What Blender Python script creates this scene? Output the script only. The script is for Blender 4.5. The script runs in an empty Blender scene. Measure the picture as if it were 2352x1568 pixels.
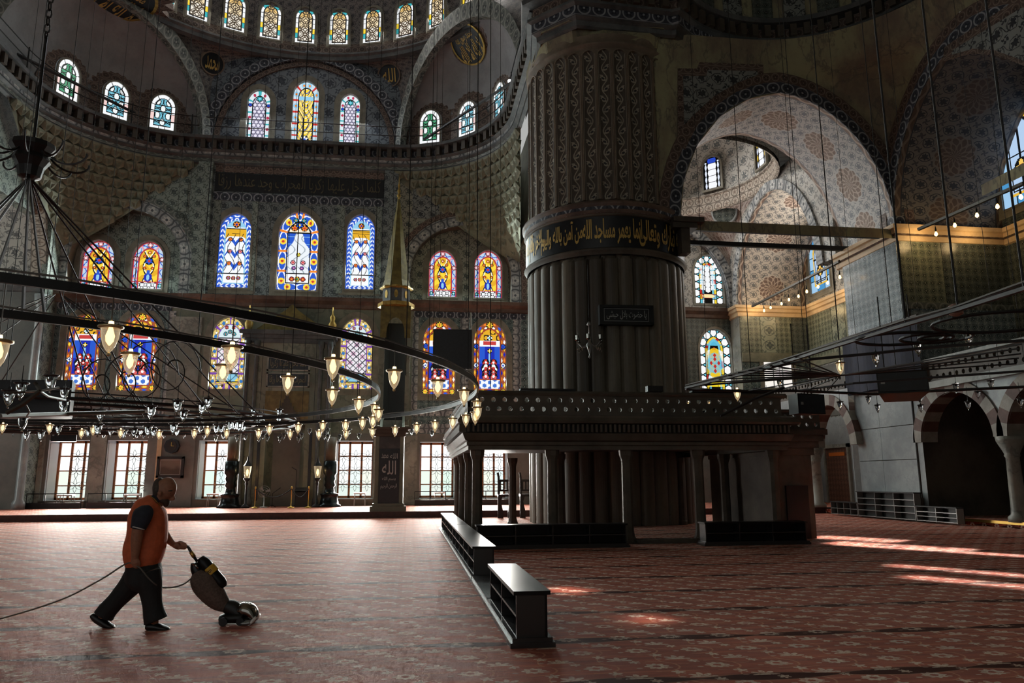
import bpy, math, random
import numpy as np
from mathutils import Vector, Matrix
random.seed(7)
S = bpy.context.scene
COL = S.collection
PI = math.pi

# ---------------------------------------------------------------- camera
F, YAW, PITCH, ROLL, EYE = 1711.16, math.radians(7.7524), math.radians(10.4698), math.radians(-.24425), 1.66
_f = Vector((math.sin(YAW)*math.cos(PITCH), math.cos(YAW)*math.cos(PITCH), math.sin(PITCH)))
_r0 = Vector((math.cos(YAW), -math.sin(YAW), 0)); _u0 = _r0.cross(_f)
_r = _r0*math.cos(ROLL)+_u0*math.sin(ROLL); _u = -_r0*math.sin(ROLL)+_u0*math.cos(ROLL)
cam = bpy.data.objects.new('camera', bpy.data.cameras.new('camera')); COL.objects.link(cam)
cam.data.sensor_width = 36; cam.data.lens = F/2352*36; cam.data.clip_end = 300
cam.matrix_world = Matrix(((_r.x, _u.x, -_f.x, 0), (_r.y, _u.y, -_f.y, 0), (_r.z, _u.z, -_f.z, EYE), (0, 0, 0, 1)))
S.camera = cam
def at(x, y, X=None, Y=None, Z=None):
    """the real point seen at photo pixel x, y that lies on the given upright plane or level"""
    d = _f+_r*((x-1176)/F)+_u*((784-y)/F)
    t = X/d.x if X is not None else Y/d.y if Y is not None else (Z-EYE)/d.z
    return Vector((0, 0, EYE))+d*t

# ---------------------------------------------------------------- light of the place
S.view_settings.view_transform = 'Standard'; S.view_settings.look = 'None'
S.view_settings.gamma = 1; S.view_settings.exposure = .18
S.cycles.use_denoising = True
S.cycles.max_bounces = 4; S.cycles.diffuse_bounces = 2; S.cycles.glossy_bounces = 2; S.cycles.transmission_bounces = 3; S.cycles.transparent_max_bounces = 6
S.cycles.use_adaptive_sampling = True; S.cycles.adaptive_threshold = .12; S.cycles.adaptive_min_samples = 14
S.cycles.caustics_reflective = False; S.cycles.caustics_refractive = False
S.cycles.sample_clamp_indirect = 3
W = bpy.data.worlds.new('sky'); S.world = W; W.use_nodes = True
W.node_tree.nodes['Background'].inputs[0].default_value = (.73, .74, .72, 1)
W.node_tree.nodes['Background'].inputs[1].default_value = .52
def area(name, loc, look, sx, sy, power, col=(1, 1, 1), spread=180):
    l = bpy.data.lights.new(name, 'AREA'); l.shape = 'RECTANGLE'; l.size = sx; l.size_y = sy; l.energy = power; l.color = col
    l.spread = math.radians(spread)
    o = bpy.data.objects.new(name, l); COL.objects.link(o); o.location = loc
    o.rotation_euler = (Vector(look)-Vector(loc)).to_track_quat('-Z', 'Y').to_euler(); return o
YQ = 42.5            # plane of the qibla wall
def window_lights():
    day = (1, .96, .89)
    for x in (-17.4, -14.6, -9.9, -2.9, 1.5, 4.5):                # clear windows at floor level
        area('window_daylight', (x, YQ-.15, 2.3), (x*.7+1.0, 18, -.6), 1.8, 3.0, 400, day, 105)
    for x in (-17.7, -14.9, -10.2, -3.1, 1.5, 4.5):               # second row
        area('window_daylight', (x, YQ-.3, 8.6), (x*.6, 20, 0), 1.7, 4.0, 300, (.82, .97, .94), 130)
    for x in (-17.7, -15, -10.2, -6.6, -3.1, 1.7, 4.4):
        area('window_daylight', (x, YQ-.3, 14.5), (x*.5, 14, 0), 1.7, 4.0, 230, (.86, .98, .94))
    for x in (-9.5, -6.6, -3.6):
        area('window_daylight', (x, YQ-.3, 23), (x*.5, 20, 3), 1.5, 4.0, 100, (.9, .95, 1))
    for a in range(25, 160, 15):                                  # windows of the half dome
        p = Vector((-6.4+11.3*math.cos(math.radians(a)), 30.3+11.3*math.sin(math.radians(a)), 28.6))
        area('window_daylight', p, (-6.4, 26, 20), 1.2, 2.2, 60, (1, .96, .9))
    area('window_daylight', (-33, 33, 9), (-19, 42, 13), 5, 6, 900, (.9, .97, .92))   # fill light added to brighten the left soffit; aisle windows assumed, none built
    # the aisle bay right of the great pier has tall clear windows on two sides
    area('window_daylight', (14.3, YQ-.6, 14.5), (15.5, 30, 15), 2.0, 4.0, 330, (1, .97, .93))
    area('window_daylight', (14.3, YQ-.6, 8.6), (14, 25, 3), 2.0, 4.0, 300, (1, .97, .93))
    area('window_daylight', (23.2, 36.5, 14.5), (14, 35, 15), 2.0, 4.0, 280, (1, .97, .93))
    area('window_daylight', (13.5, 38, 21), (14.5, 33, 14), 5, 3, 420, (1, .96, .92))
window_lights()
def added_sun_lights():
    """narrow area lights added above the carpet for sun patches; no windows built there"""
    for (px, py, sx, sy, e) in ((1965, 1237, 2.4, .7, 26), (2060, 1254, 3.2, .6, 30), (2200, 1267, 5.5, .22, 22), (2215, 1311, 2.6, .18, 8), (2280, 1341, 2.6, .22, 9), (1300, 1356, .7, .3, 2.2), (1490, 1421, .5, .2, .8)):
        p = at(px, py, Z=0); l = p+Vector((6.2, 4.0, 6.5))
        area('added_sun_light', l, p, sx, sy*1.1, e, (1, .93, .84), 3)  # light added near its carpet patch in place of sun
added_sun_lights()

# ---------------------------------------------------------------- helpers
def lin(r, g, b, k=1.):
    f = lambda c: (c/12.92 if c <= .04045 else ((c+.055)/1.055)**2.4)
    return (f(r/255)*k, f(g/255)*k, f(b/255)*k)
def link(o, parent=None):
    COL.objects.link(o)
    if parent is not None:
        o.parent = parent; o.matrix_parent_inverse = WM(parent).inverted()
    return o
def WM(o):
    m = Matrix.LocRotScale(o.location, o.rotation_euler, o.scale)
    return (WM(o.parent) @ o.matrix_parent_inverse @ m) if o.parent else m
def tag(o, label=None, cat=None, group=None, kind=None):
    if label: o['label'] = label
    if cat: o['category'] = cat
    if group: o['group'] = group
    if kind: o['kind'] = kind
    return o
def thing(name, label, cat, loc=(0, 0, 0), rz=0, group=None, kind=None):
    o = bpy.data.objects.new(name, None); o.empty_display_size = .2; o.location = loc; o.rotation_euler = (0, 0, rz)
    link(o); return tag(o, label, cat, group, kind)
def copy_tree(o, parent=None):
    c = o.copy(); COL.objects.link(c)
    if parent is not None: c.parent = parent
    for ch in o.children: copy_tree(ch, c)
    return c
class MB:
    """collects faces, each with its own flat uv in metres unless given"""
    def __init__(s): s.v = []; s.f = []; s.uv = []; s.mi = []; s.m = 0
    def add(s, vs): i = len(s.v); s.v += [tuple(p) for p in vs]; return i
    def face(s, ids, uv=None):
        s.f.append(tuple(ids)); s.mi.append(s.m)
        if uv is None:
            P = [Vector(s.v[i]) for i in ids]; n = Vector((0, 0, 0))
            for a in range(len(P)): n += (P[a]-P[0]).cross(P[(a+1) % len(P)]-P[0])
            a = [abs(t) for t in n]
            if a[2] >= a[0] and a[2] >= a[1]: uv = [(p.x, p.y) for p in P]
            elif a[1] >= a[0]: uv = [(p.x, p.z) for p in P]
            else: uv = [(p.y, p.z) for p in P]
        s.uv += list(uv)
    def quad(s, a, b, c, d, uv=None): i = s.add((a, b, c, d)); s.face((i, i+1, i+2, i+3), uv)
    def poly(s, pts, uv=None): i = s.add(pts); s.face(range(i, i+len(pts)), uv)
    def box(s, x0, x1, y0, y1, z0, z1, M=None):
        c = [Vector((x, y, z)) for z in (z0, z1) for y in (y0, y1) for x in (x0, x1)]
        if M is not None: c = [M @ p for p in c]
        i = s.add(c)
        for q in ((0, 2, 3, 1), (4, 5, 7, 6), (0, 1, 5, 4), (2, 6, 7, 3), (0, 4, 6, 2), (1, 3, 7, 5)): s.face([i+k for k in q])
        return s
    def loft(s, rings, closed=True, caps=False, uvs=None):
        n = len(rings[0]); b = [s.add(r) for r in rings]
        for k in range(len(rings)-1):
            for j in range(n if closed else n-1):
                j2 = (j+1) % n
                u = None
                if uvs is not None: u = (uvs(k, j), uvs(k, j+1), uvs(k+1, j+1), uvs(k+1, j))
                s.face((b[k]+j, b[k]+j2, b[k+1]+j2, b[k+1]+j), u)
        if caps:
            s.face([b[0]+j for j in reversed(range(n))]); s.face([b[-1]+j for j in range(n)])
        return s
    def tube(s, pts, r, n=6, caps=True, closed=False):
        pts = [Vector(p) for p in pts]; rs = r if isinstance(r, (list, tuple)) else [r]*len(pts); rings = []
        prev = None
        for k, p in enumerate(pts):
            a = pts[k-1] if (k > 0 or closed) else p; b = pts[(k+1) % len(pts)] if (k < len(pts)-1 or closed) else p
            t = (b-a).normalized()
            if prev is None: prev = t.orthogonal().normalized()
            x = (prev-t*prev.dot(t)); x = x.normalized() if x.length > 1e-6 else t.orthogonal().normalized(); prev = x; y = t.cross(x)
            rings.append([p+(x*math.cos(2*PI*j/n)+y*math.sin(2*PI*j/n))*rs[k] for j in range(n)])
        if closed: rings.append(rings[0]); caps = False
        return s.loft(rings, True, caps)
    def lathe(s, prof, n=16, c=(0, 0, 0), caps=True, M=None, a0=0, a1=2*PI):
        full = abs(a1-a0-2*PI) < 1e-6; m = n if full else n+1; rings = []
        for (r, z) in prof:
            R = [Vector((c[0]+r*math.cos(a0+(a1-a0)*j/n), c[1]+r*math.sin(a0+(a1-a0)*j/n), c[2]+z)) for j in range(m)]
            rings.append([M @ p for p in R] if M is not None else R)
        rr = max(p[0] for p in prof)
        return s.loft(rings, full, caps and full, lambda k, j: (rr*(a1-a0)*j/n, prof[k][1]))
    def grid(s, fn, nu, nv, uv=None):
        rows = [[fn(i/nu, j/nv) for i in range(nu+1)] for j in range(nv+1)]
        return s.loft(rows, False, False, None if uv is None else (lambda k, j: uv(j/nu, k/nv)))
    def sweep(s, path, prof, closed=False):
        """prof of (out, up) carried along a level path; out points to the left of travel"""
        path = [Vector(p) for p in path]; rings = []; n = len(path); L = 0; Ls = []
        for k, p in enumerate(path):
            a = path[k-1] if (k > 0 or closed) else p; b = path[(k+1) % n] if (k < n-1 or closed) else p
            d1 = (p-a); d2 = (b-p); L += d1.length if k else 0; Ls.append(L)
            n1 = Vector((-d1.y, d1.x, 0)); n2 = Vector((-d2.y, d2.x, 0))
            n1 = n1.normalized() if n1.length > 1e-6 else n2.normalized(); n2 = n2.normalized() if n2.length > 1e-6 else n1
            o = (n1+n2); o = o/max(.3, o.length_squared)*2
            rings.append([p+o*q[0]+Vector((0, 0, q[1])) for q in prof])
        if closed: rings.append(rings[0]); Ls.append(L+(path[0]-path[-1]).length)
        pl = [0]
        for a, b in zip(prof, prof[1:]): pl.append(pl[-1]+math.hypot(b[0]-a[0], b[1]-a[1]))
        return s.loft(rings, False, False, lambda k, j: (Ls[k], pl[j]))
    def mesh(s, name, mats, smooth=False):
        me = bpy.data.meshes.new(name); me.from_pydata(s.v, [], s.f)
        uvl = me.uv_layers.new(name='UVMap'); uvl.data.foreach_set('uv', [c for p in s.uv for c in p])
        for m in (mats if isinstance(mats, (list, tuple)) else [mats]):
            if m is not None: me.materials.append(m)
        me.polygons.foreach_set('material_index', s.mi)
        if smooth: me.polygons.foreach_set('use_smooth', [True]*len(s.f))
        me.update(); return me
    def build(s, name, mat, parent=None, smooth=False, **k):
        o = bpy.data.objects.new(name, s.mesh(name, mat, smooth)); link(o, parent); return tag(o, **k)
def child(name, me, parent, loc=(0, 0, 0), rot=None, sc=None):
    """a part that shares mesh data, placed in world space under its thing"""
    o = bpy.data.objects.new(name, me); o.location = loc
    if rot is not None: o.rotation_euler = rot
    if sc is not None: o.scale = sc
    return link(o, parent)

# ---------------------------------------------------------------- node materials
class G:
    def __init__(s, name):
        s.m = bpy.data.materials.new(name); s.m.use_nodes = True; s.t = s.m.node_tree; s.t.nodes.clear()
        s.out = s.t.nodes.new('ShaderNodeOutputMaterial')
    def n(s, typ, **k):
        o = s.t.nodes.new(typ)
        for a, b in k.items(): setattr(o, a, b)
        return o
    def put(s, sock, v):
        if isinstance(v, E): s.t.links.new(v.s, sock)
        elif isinstance(v, bpy.types.NodeSocket): s.t.links.new(v, sock)
        elif isinstance(v, (tuple, list)) and len(v) == 3 and sock.type == 'RGBA': sock.default_value = (*v, 1)
        else: sock.default_value = v
    def math(s, op, a, b=None, c=None):
        o = s.n('ShaderNodeMath', operation=op)
        for i, x in enumerate((a, b, c)):
            if x is not None: s.put(o.inputs[i], x)
        return E(s, o.outputs[0])
    def uv(s): 
        sep = s.n('ShaderNodeSeparateXYZ'); s.t.links.new(s.n('ShaderNodeUVMap').outputs[0], sep.inputs[0]); return E(s, sep.outputs[0]), E(s, sep.outputs[1])
    def pos(s, kind='Object'):
        return s.n('ShaderNodeTexCoord').outputs[kind]
    def xyz(s, v):
        sep = s.n('ShaderNodeSeparateXYZ'); s.t.links.new(v, sep.inputs[0]); return [E(s, o) for o in sep.outputs]
    def vec(s, x, y, z=0.):
        o = s.n('ShaderNodeCombineXYZ')
        for i, q in enumerate((x, y, z)): s.put(o.inputs[i], q)
        return o.outputs[0]
    def noise(s, vec, scale, detail=3, rough=.6):
        o = s.n('ShaderNodeTexNoise'); s.put(o.inputs['Vector'], vec); o.inputs['Scale'].default_value = scale; o.inputs['Detail'].default_value = detail; o.inputs['Roughness'].default_value = rough
        return E(s, o.outputs[0])
    def step(s, x, a, b):
        o = s.n('ShaderNodeMapRange', interpolation_type='SMOOTHSTEP'); s.put(o.inputs[0], x); s.put(o.inputs[1], a); s.put(o.inputs[2], b); return E(s, o.outputs[0])
    def mix(s, fac, a, b):
        o = s.n('ShaderNodeMix', data_type='RGBA'); s.put(o.inputs[0], fac); s.put(o.inputs[6], a); s.put(o.inputs[7], b); return E(s, o.outputs[2])
    def bsdf(s, col, rough=.6, metal=0., spec=.5, bump=None, bs=.3, bd=.02, **k):
        p = s.n('ShaderNodeBsdfPrincipled'); s.put(p.inputs['Base Color'], col); s.put(p.inputs['Roughness'], rough); s.put(p.inputs['Metallic'], metal)
        s.put(p.inputs['Specular IOR Level'], spec)
        for a, b in k.items(): s.put(p.inputs[a.replace('_', ' ')], b)
        if bump is not None:
            b = s.n('ShaderNodeBump'); b.inputs['Strength'].default_value = bs; b.inputs['Distance'].default_value = bd; s.put(b.inputs['Height'], bump); s.t.links.new(b.outputs[0], p.inputs['Normal'])
        s.t.links.new(p.outputs[0], s.out.inputs[0]); return s.m
class E:
    def __init__(s, g, k): s.g = g; s.s = k
    def __add__(s, o): return s.g.math('ADD', s, o)
    __radd__ = __add__
    def __sub__(s, o): return s.g.math('SUBTRACT', s, o)
    def __rsub__(s, o): return s.g.math('SUBTRACT', o, s)
    def __mul__(s, o): return s.g.math('MULTIPLY', s, o)
    __rmul__ = __mul__
    def __truediv__(s, o): return s.g.math('DIVIDE', s, o)
    def fract(s): return s.g.math('FRACT', s)
    def floor(s): return s.g.math('FLOOR', s)
    def abs(s): return s.g.math('ABSOLUTE', s)
    def sin(s): return s.g.math('SINE', s)
    def cos(s): return s.g.math('COSINE', s)
    def sqrt(s): return s.g.math('SQRT', s)
    def lt(s, o): return s.g.math('LESS_THAN', s, o)
    def gt(s, o): return s.g.math('GREATER_THAN', s, o)
    def mn(s, o): return s.g.math('MINIMUM', s, o)
    def mx(s, o): return s.g.math('MAXIMUM', s, o)
    def atan(s, o): return s.g.math('ARCTAN2', s, o)
# ---------------------------------------------------------------- materials
def simple(name, col, rough=.5, metal=0., spec=.5, grain=.0, gs=8.):
    g = G(name)
    if grain:
        n = g.noise(g.pos(), gs, 4); c = g.mix(g.step(n, .3, .7), tuple(x*(1-grain) for x in col), tuple(x*(1+grain) for x in col))
        return g.bsdf(c, rough, metal, spec, n, .15, .01)
    return g.bsdf(col, rough, metal, spec)
def stone(name, a, b, scale=.6, rough=.55, vein=None, bs=.25, streak=1.):
    g = G(name); p = g.pos(); x, y, z = g.xyz(p)
    q = g.vec(x, y, z*streak)
    n = g.noise(q, scale, 6, .65); m = g.noise(p, scale*9, 4, .7)
    c = g.mix(g.step(n, .36, .66), a, b)
    c = g.mix(g.step(m, .5, .8)*.35, c, tuple(t*.55 for t in a))
    if vein: c = g.mix(g.step((g.noise(q, scale*1.7, 5)-.5).abs(), .03, .0)*.6, c, vein)
    return g.bsdf(c, rough, 0, .4, m+n*.6, bs, .02)
def flower_fields(g, u, v, petals=6):
    """two interleaved lattices of blossoms and leaves and a winding stem, on 0..1 cells"""
    a, b = u.fract()-.5, v.fract()-.5; r = (a*a+b*b).sqrt(); t = a.atan(b)
    a2, b2 = (u+.5).fract()-.5, (v+.5).fract()-.5; r2 = (a2*a2+b2*b2).sqrt(); t2 = a2.atan(b2)
    blossom = r.lt((t*petals).cos()*.055+.21); core = r.lt(.085); ring = (r-.335).abs().lt(.028)
    leaf = r2.lt((t2*4.+r2*9.).cos()*.09+.16); lcore = r2.lt(.06)
    stem = ((u*2*PI).sin()*.23-(v.fract()-.5)).abs().lt(.035)
    return blossom, core, ring, leaf, lcore, stem
def mute(c, k=.38):
    l = .3*c[0]+.55*c[1]+.15*c[2]; return tuple(x*(1-k)+l*k for x in c)
def arabesque(name, bg, fg, fg2, cell=.8, rough=.5, lattice=.0, petals=6, warp=.10, patch=.35, relief=.25, aspect=1.):
    """painted or glazed floral cover; cell is the size of one blossom repeat in metres"""
    bg, fg, fg2 = mute(bg), mute(fg), mute(fg2)
    g = G(name); u, v = g.uv(); P = g.vec(u, v); n = g.noise(P, 2.2/cell, 2); n2 = g.noise(P, .35, 4)
    u = u/cell+(n-.5)*warp*4; v = v/(cell*aspect)+(g.noise(g.vec(v, u, 3.), 2.2/cell, 2)-.5)*warp*4
    bl, co, ri, le, lc, st = flower_fields(g, u, v, petals)
    c = g.mix(st, bg, fg2); c = g.mix(ri*.8, c, fg); c = g.mix(le, c, fg2); c = g.mix(lc, c, bg); c = g.mix(bl, c, fg); c = g.mix(co, c, fg2)
    c = g.mix(g.step(n2, .35, .7)*patch, c, tuple(x*.45 for x in bg))
    h = bl+le*.6+ri*.5
    if lattice:
        uu, vv = g.uv(); j = ((uu/lattice).fract()-.5).abs().mx(((vv/lattice).fract()-.5).abs()).gt(.485)
        c = g.mix(j*.7, c, tuple(x*.3 for x in bg)); h = h-j
    return g.bsdf(c, rough, 0, .5, h, relief, .012)
def medallions(name, bg, fg, med, medline, pu, pv, off=0., cell=.55, rough=.55):
    """arch soffit paint: rows of round medallions on a floral ground; pu, pv repeat in metres"""
    bg, fg, med, medline = mute(bg), mute(fg), mute(med, .35), mute(medline, .35)
    g = G(name); u, v = g.uv(); P = g.vec(u, v); n = g.noise(P, 3., 2)
    bl, co, ri, le, lc, st = flower_fields(g, u/cell+(n-.5)*.4, v/cell, 6)
    c = g.mix(bl.mx(ri).mx(le*.8), bg, fg); c = g.mix(co.mx(st*.6), c, fg)
    a = (u/pu).fract()*pu-pu/2; b = (v/pv+off).fract()*pv-pv/2; r = (a*a+b*b*.72).sqrt(); t = a.atan(b)
    R = (t*12).cos()*.03+pu*.18
    inn = r.lt(R); line = ((r*16.).sin()+(t*12.+r*7).sin()).abs().lt(.55)
    c = g.mix((r-R).abs().lt(.07), c, bg); c = g.mix(inn, c, g.mix(line, med, medline))
    edge = (u/pu).fract(); e = (edge-.5).abs()
    c = g.mix(e.gt(.44), c, g.mix(((v*7.).sin()*.02+e-.47).abs().lt(.012), med, medline)); c = g.mix((e-.44).abs().lt(.006), c, fg)
    return g.bsdf(c, rough, 0, .4, line*inn+bl*.4, .2, .01)
def scrollband(name, bg, fg, fg2, w, cell=.5, rough=.5, petals=5):
    """running border: chain of rings with blossoms; v spans 0..w across the band"""
    bg, fg, fg2 = mute(bg), mute(fg), mute(fg2)
    g = G(name); u, v = g.uv(); x = (u/cell).fract()-.5; y = (v/w).fract()-.5
    r = (x*x+y*y*(w/cell)**2).sqrt(); t = x.atan(y)
    ring = (r-.40).abs().lt(.05); bl = r.lt((t*petals).cos()*.08+.2); co = r.lt(.08)
    c = g.mix(ring, bg, fg); c = g.mix(bl, c, fg2); c = g.mix(co, c, fg); c = g.mix(y.abs().gt(.45), c, fg)
    n = g.noise(g.vec(u, v), 1.2, 4); c = g.mix(g.step(n, .4, .75)*.4, c, tuple(q*.4 for q in bg))
    return g.bsdf(c, rough, 0, .4, ring+bl, .25, .012)
def leafscroll(name, bg, fg, fg2, fw, rep=1.1):
    """one climbing acanthus stem; u spans 0..fw across, v climbs"""
    g = G(name); u, v = g.uv(); x = u/fw-.5; y = v/rep; n = g.noise(g.vec(u, v), 3., 3)
    s = (y*2*PI).sin()*.2; d = (x-s).abs()
    yy = (y*2).fract()-.5; sg = ((y*2).floor()*.5).fract().gt(.25)*2-1.
    lx = x*sg-.12; le = (lx*lx*1.5+(yy-lx*.9)*(yy-lx*.9)*1.3).sqrt(); leaf = le.lt((yy*26).sin()*.05+.28); vein = le.lt((yy*20).cos()*.05+.14)
    c = g.mix(leaf, bg, fg); c = g.mix(vein, c, fg2); c = g.mix(d.lt(.05), c, fg); c = g.mix((x.abs()-.44).abs().lt(.015), c, fg)
    c = g.mix(g.step(g.noise(g.vec(u, v), .6, 4), .4, .7)*.45, c, tuple(q*.5 for q in bg))
    return g.bsdf(c, .6, 0, .4, leaf-vein*.5, .3, .015)
def carpet(name):
    g = G(name); u, v = g.uv(); P = g.vec(u, v); n = g.noise(P, 1.3, 3); wv = g.noise(g.vec(u*.35, v*.35), 1., 2)
    v0 = v+(wv-.5)*.22
    red = g.mix(g.step(g.noise(g.vec(u*.6, v*5), 1.6, 4), .35, .68), lin(124, 38, 25), lin(174, 77, 50))
    # palmettes and rosettes on two lattices, thin tendrils between
    def cell(du, dv, su, sv):
        a = (u/su+du).fract()-.5; b = (v0/sv+dv).fract()-.5; return a*su, b*sv
    a, b = cell(0, 0, .56, .62); r = (a*a+b*b).sqrt(); t = a.atan(b)
    palm = r.lt(((t*3.5).cos().abs()*.075+.05))*b.gt(-.03)
    a2, b2 = cell(.5, .42, .56, .62); r2 = (a2*a2*.7+b2*b2).sqrt(); t2 = a2.atan(b2)
    ros = r2.lt((t2*8).cos()*.012+.085)*(r2.gt(.03)); 
    a3, b3 = cell(.27, .75, .56, .62); r3 = (a3*a3+b3*b3).sqrt(); t3 = a3.atan(b3); bud = r3.lt((t3*5).cos()*.018+.05)
    a4, b4 = cell(.78, .16, .56, .62); r4 = (a4*a4+b4*b4).sqrt(); bud2 = r4.lt((a4.atan(b4)*6).cos()*.014+.045); a5, b5 = cell(.12, .5, .28, .31); bud3 = ((a5*a5*.35+b5*b5).sqrt()).lt(.017)
    ten = ((r2-.17).abs().lt(.008)*a2.gt(-.06)).mx((r-.2).abs().lt(.007)*a.lt(.05))
    frag = g.noise(g.vec(u*1.0, v*.8), 34, 2, .7).gt(.44); mot = palm.mx(ros).mx(bud).mx(bud2)*(frag*.55+.45); mot = mot.mx(bud3*.6)
    wear = g.step(g.noise(P, 9, 3), .25, .6)
    c = g.mix(ten*.7*wear, red, lin(206, 140, 108)); c = g.mix(mot*(wear*.5+.5), c, g.mix(g.step(n, .35, .7), lin(224, 200, 180), lin(196, 182, 172)))
    # dark scalloped lines between the prayer rows
    y = ((v0-6.43)/1.615+.5).fract()-.5; x = (u/1.24).fract()-.5
    half = (x*PI).cos().abs()*.095+.02
    lens = (y*1.615).abs().lt(half); rim = ((y*1.615).abs()-half).abs().lt(.012)
    c = g.mix(lens*(1-mot*.75), c, lin(62, 22, 15)); c = g.mix(rim*.5, c, lin(130, 90, 72))
    h = g.noise(P, 160, 2)+mot*.5-lens*1.5+wv*3+(((v0-6.43)/1.615)*2*PI).cos()*.9
    return g.bsdf(c, .62, 0, .05, h, .3, .012, Specular_Tint=(1., .82, .72, 1.), Sheen_Weight=.22-lens*.2, Sheen_Roughness=.4, Sheen_Tint=(1., .72, .58, 1.))
M = {}
M['carpet'] = carpet('red_carpet')
M['step'] = simple('dark_step', lin(70, 40, 34), .5, grain=.3)
M['marble'] = stone('grey_marble', lin(122, 124, 116), lin(168, 168, 158), .35, .42, lin(96, 98, 96))
M['marble_pale'] = stone('pale_marble', lin(132, 138, 140), lin(164, 170, 170), .5, .35, lin(140, 146, 148))
M['marble_pink'] = stone('pinkish_marble', lin(96, 98, 95), lin(124, 122, 116), .3, .45)
M['marble_green'] = stone('greenish_marble', lin(104, 112, 98), lin(142, 146, 130), .25, .4, lin(84, 90, 80))
M['dark_stone'] = stone('dark_weathered_stone', lin(70, 64, 57), lin(102, 93, 82), .5, .6)
M['pier_stone'] = stone('pier_marble', lin(74, 68, 60), lin(128, 120, 106), .55, .5, None, .25, .12)
M['plaster'] = stone('grey_plaster', lin(134, 136, 138), lin(150, 152, 154), .8, .8, None, .1)
M['stain'] = stone('stained_painted_plaster', lin(122, 108, 94), lin(162, 158, 124), .55, .75, lin(96, 90, 82), .2, .45)
M['muq'] = stone('muqarnas_stone', lin(106, 108, 92), lin(142, 142, 120), .8, .65)
M['cornice'] = stone('cornice_stone', lin(72, 76, 78), lin(102, 104, 104), 1.2, .5)
M['cornice_red'] = stone('reddish_cornice', lin(84, 68, 60), lin(116, 96, 84), 1.2, .5)
M['cornice_cream'] = stone('cream_cornice', lin(206, 176, 138), lin(226, 200, 160), 1.0, .5)
M['wall_green'] = arabesque('green_grey_wall_paint', lin(138, 156, 142), lin(58, 78, 78), lin(82, 98, 86), .7, patch=.25)
M['wall_blue'] = arabesque('blue_grey_wall_paint', lin(124, 138, 138), lin(48, 62, 70), lin(70, 84, 86), .7, patch=.25)
M['wall_olive'] = arabesque('olive_wall_paint', lin(164, 164, 138), lin(62, 78, 74), lin(96, 100, 82), .7, patch=.25)
M['lunette'] = arabesque('lunette_blue_paint', lin(116, 130, 142), lin(46, 58, 76), lin(62, 74, 92), .95, patch=.25)
M['dome'] = arabesque('dome_paint', lin(126, 118, 112), lin(52, 52, 62), lin(76, 70, 72), .5, warp=.12)
M['tile_teal'] = arabesque('teal_glazed_tile', lin(92, 122, 120), lin(40, 60, 66), lin(140, 158, 150), .42, .25, lattice=.26)
M['tile_grey'] = arabesque('grey_blue_glazed_tile', lin(124, 148, 156), lin(56, 82, 92), lin(176, 192, 196), .34, .25, lattice=.25)
M['tile_green'] = arabesque('green_glazed_tile', lin(116, 128, 102), lin(48, 62, 56), lin(150, 154, 122), .32, .25, lattice=.3)
M['tile_dark'] = arabesque('dark_green_glazed_tile', lin(84, 98, 92), lin(36, 46, 46), lin(116, 124, 108), .34, .25, lattice=.3)
M['tile_lozenge'] = arabesque('lozenge_glazed_tile', lin(150, 160, 128), lin(70, 86, 80), lin(96, 112, 96), .9, .3, petals=4, warp=.02)
M['spandrel'] = arabesque('spandrel_paint', lin(140, 146, 140), lin(40, 44, 54), lin(46, 52, 60), .7, .5, warp=.1)
M['soffit'] = medallions('soffit_medallion_paint', lin(206, 204, 200), lin(128, 136, 146), lin(150, 118, 96), lin(206, 180, 158), 3.7, 2.15, .3)
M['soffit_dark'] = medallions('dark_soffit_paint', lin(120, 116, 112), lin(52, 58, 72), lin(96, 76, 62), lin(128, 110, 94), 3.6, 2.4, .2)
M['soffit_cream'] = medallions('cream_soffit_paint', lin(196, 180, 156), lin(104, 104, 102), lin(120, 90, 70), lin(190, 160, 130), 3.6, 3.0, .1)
M['bay'] = arabesque('aisle_wall_paint', lin(190, 186, 174), lin(96, 104, 106), lin(130, 126, 116), .8)
M['bay_red'] = arabesque('aisle_red_paint', lin(196, 176, 158), lin(126, 84, 66), lin(150, 112, 90), .6, warp=.2)
M['jamb_panel'] = arabesque('cream_jamb_paint', lin(176, 172, 158), lin(70, 72, 72), lin(108, 104, 98), 1.0, warp=.2)
M['band_blue'] = scrollband('blue_scroll_band', lin(60, 66, 82), lin(150, 156, 164), lin(36, 42, 58), .6, .62)
M['band_green'] = scrollband('green_scroll_band', lin(98, 108, 100), lin(140, 146, 134), lin(56, 68, 68), .62, .62)
M['band_brown'] = scrollband('brown_scroll_band', lin(104, 78, 64), lin(140, 116, 98), lin(70, 52, 46), .45, .4)
M['band_cream'] = scrollband('cream_scroll_band', lin(186, 170, 146), lin(112, 96, 80), lin(150, 126, 104), .55, .6)
M['band_grey'] = scrollband('grey_scroll_band', lin(148, 152, 152), lin(80, 88, 94), lin(190, 190, 184), .5, .9)
M['flute_paint'] = leafscroll('painted_flute', lin(84, 76, 68), lin(168, 160, 144), lin(50, 50, 56), .52, .9)
M['rib'] = stone('painted_rib', lin(112, 98, 84), lin(138, 124, 108), 1.0, .6)
M['black_panel'] = simple('black_blue_panel', lin(26, 28, 34), .35, grain=.25)
M['gold'] = simple('gilt', lin(176, 146, 78), .42, .7, grain=.25, gs=5)
M['gold_paint'] = simple('gold_lettering', lin(206, 172, 96), .5, .3)
M['silver_paint'] = simple('pale_lettering', lin(186, 188, 186), .5, .2)
M['gilt_spire'] = simple('gilt_spire_panels', lin(112, 100, 50), .5, .2, grain=.3, gs=3)
M['iron'] = simple('black_iron', lin(26, 26, 28), .5, .15)
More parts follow.
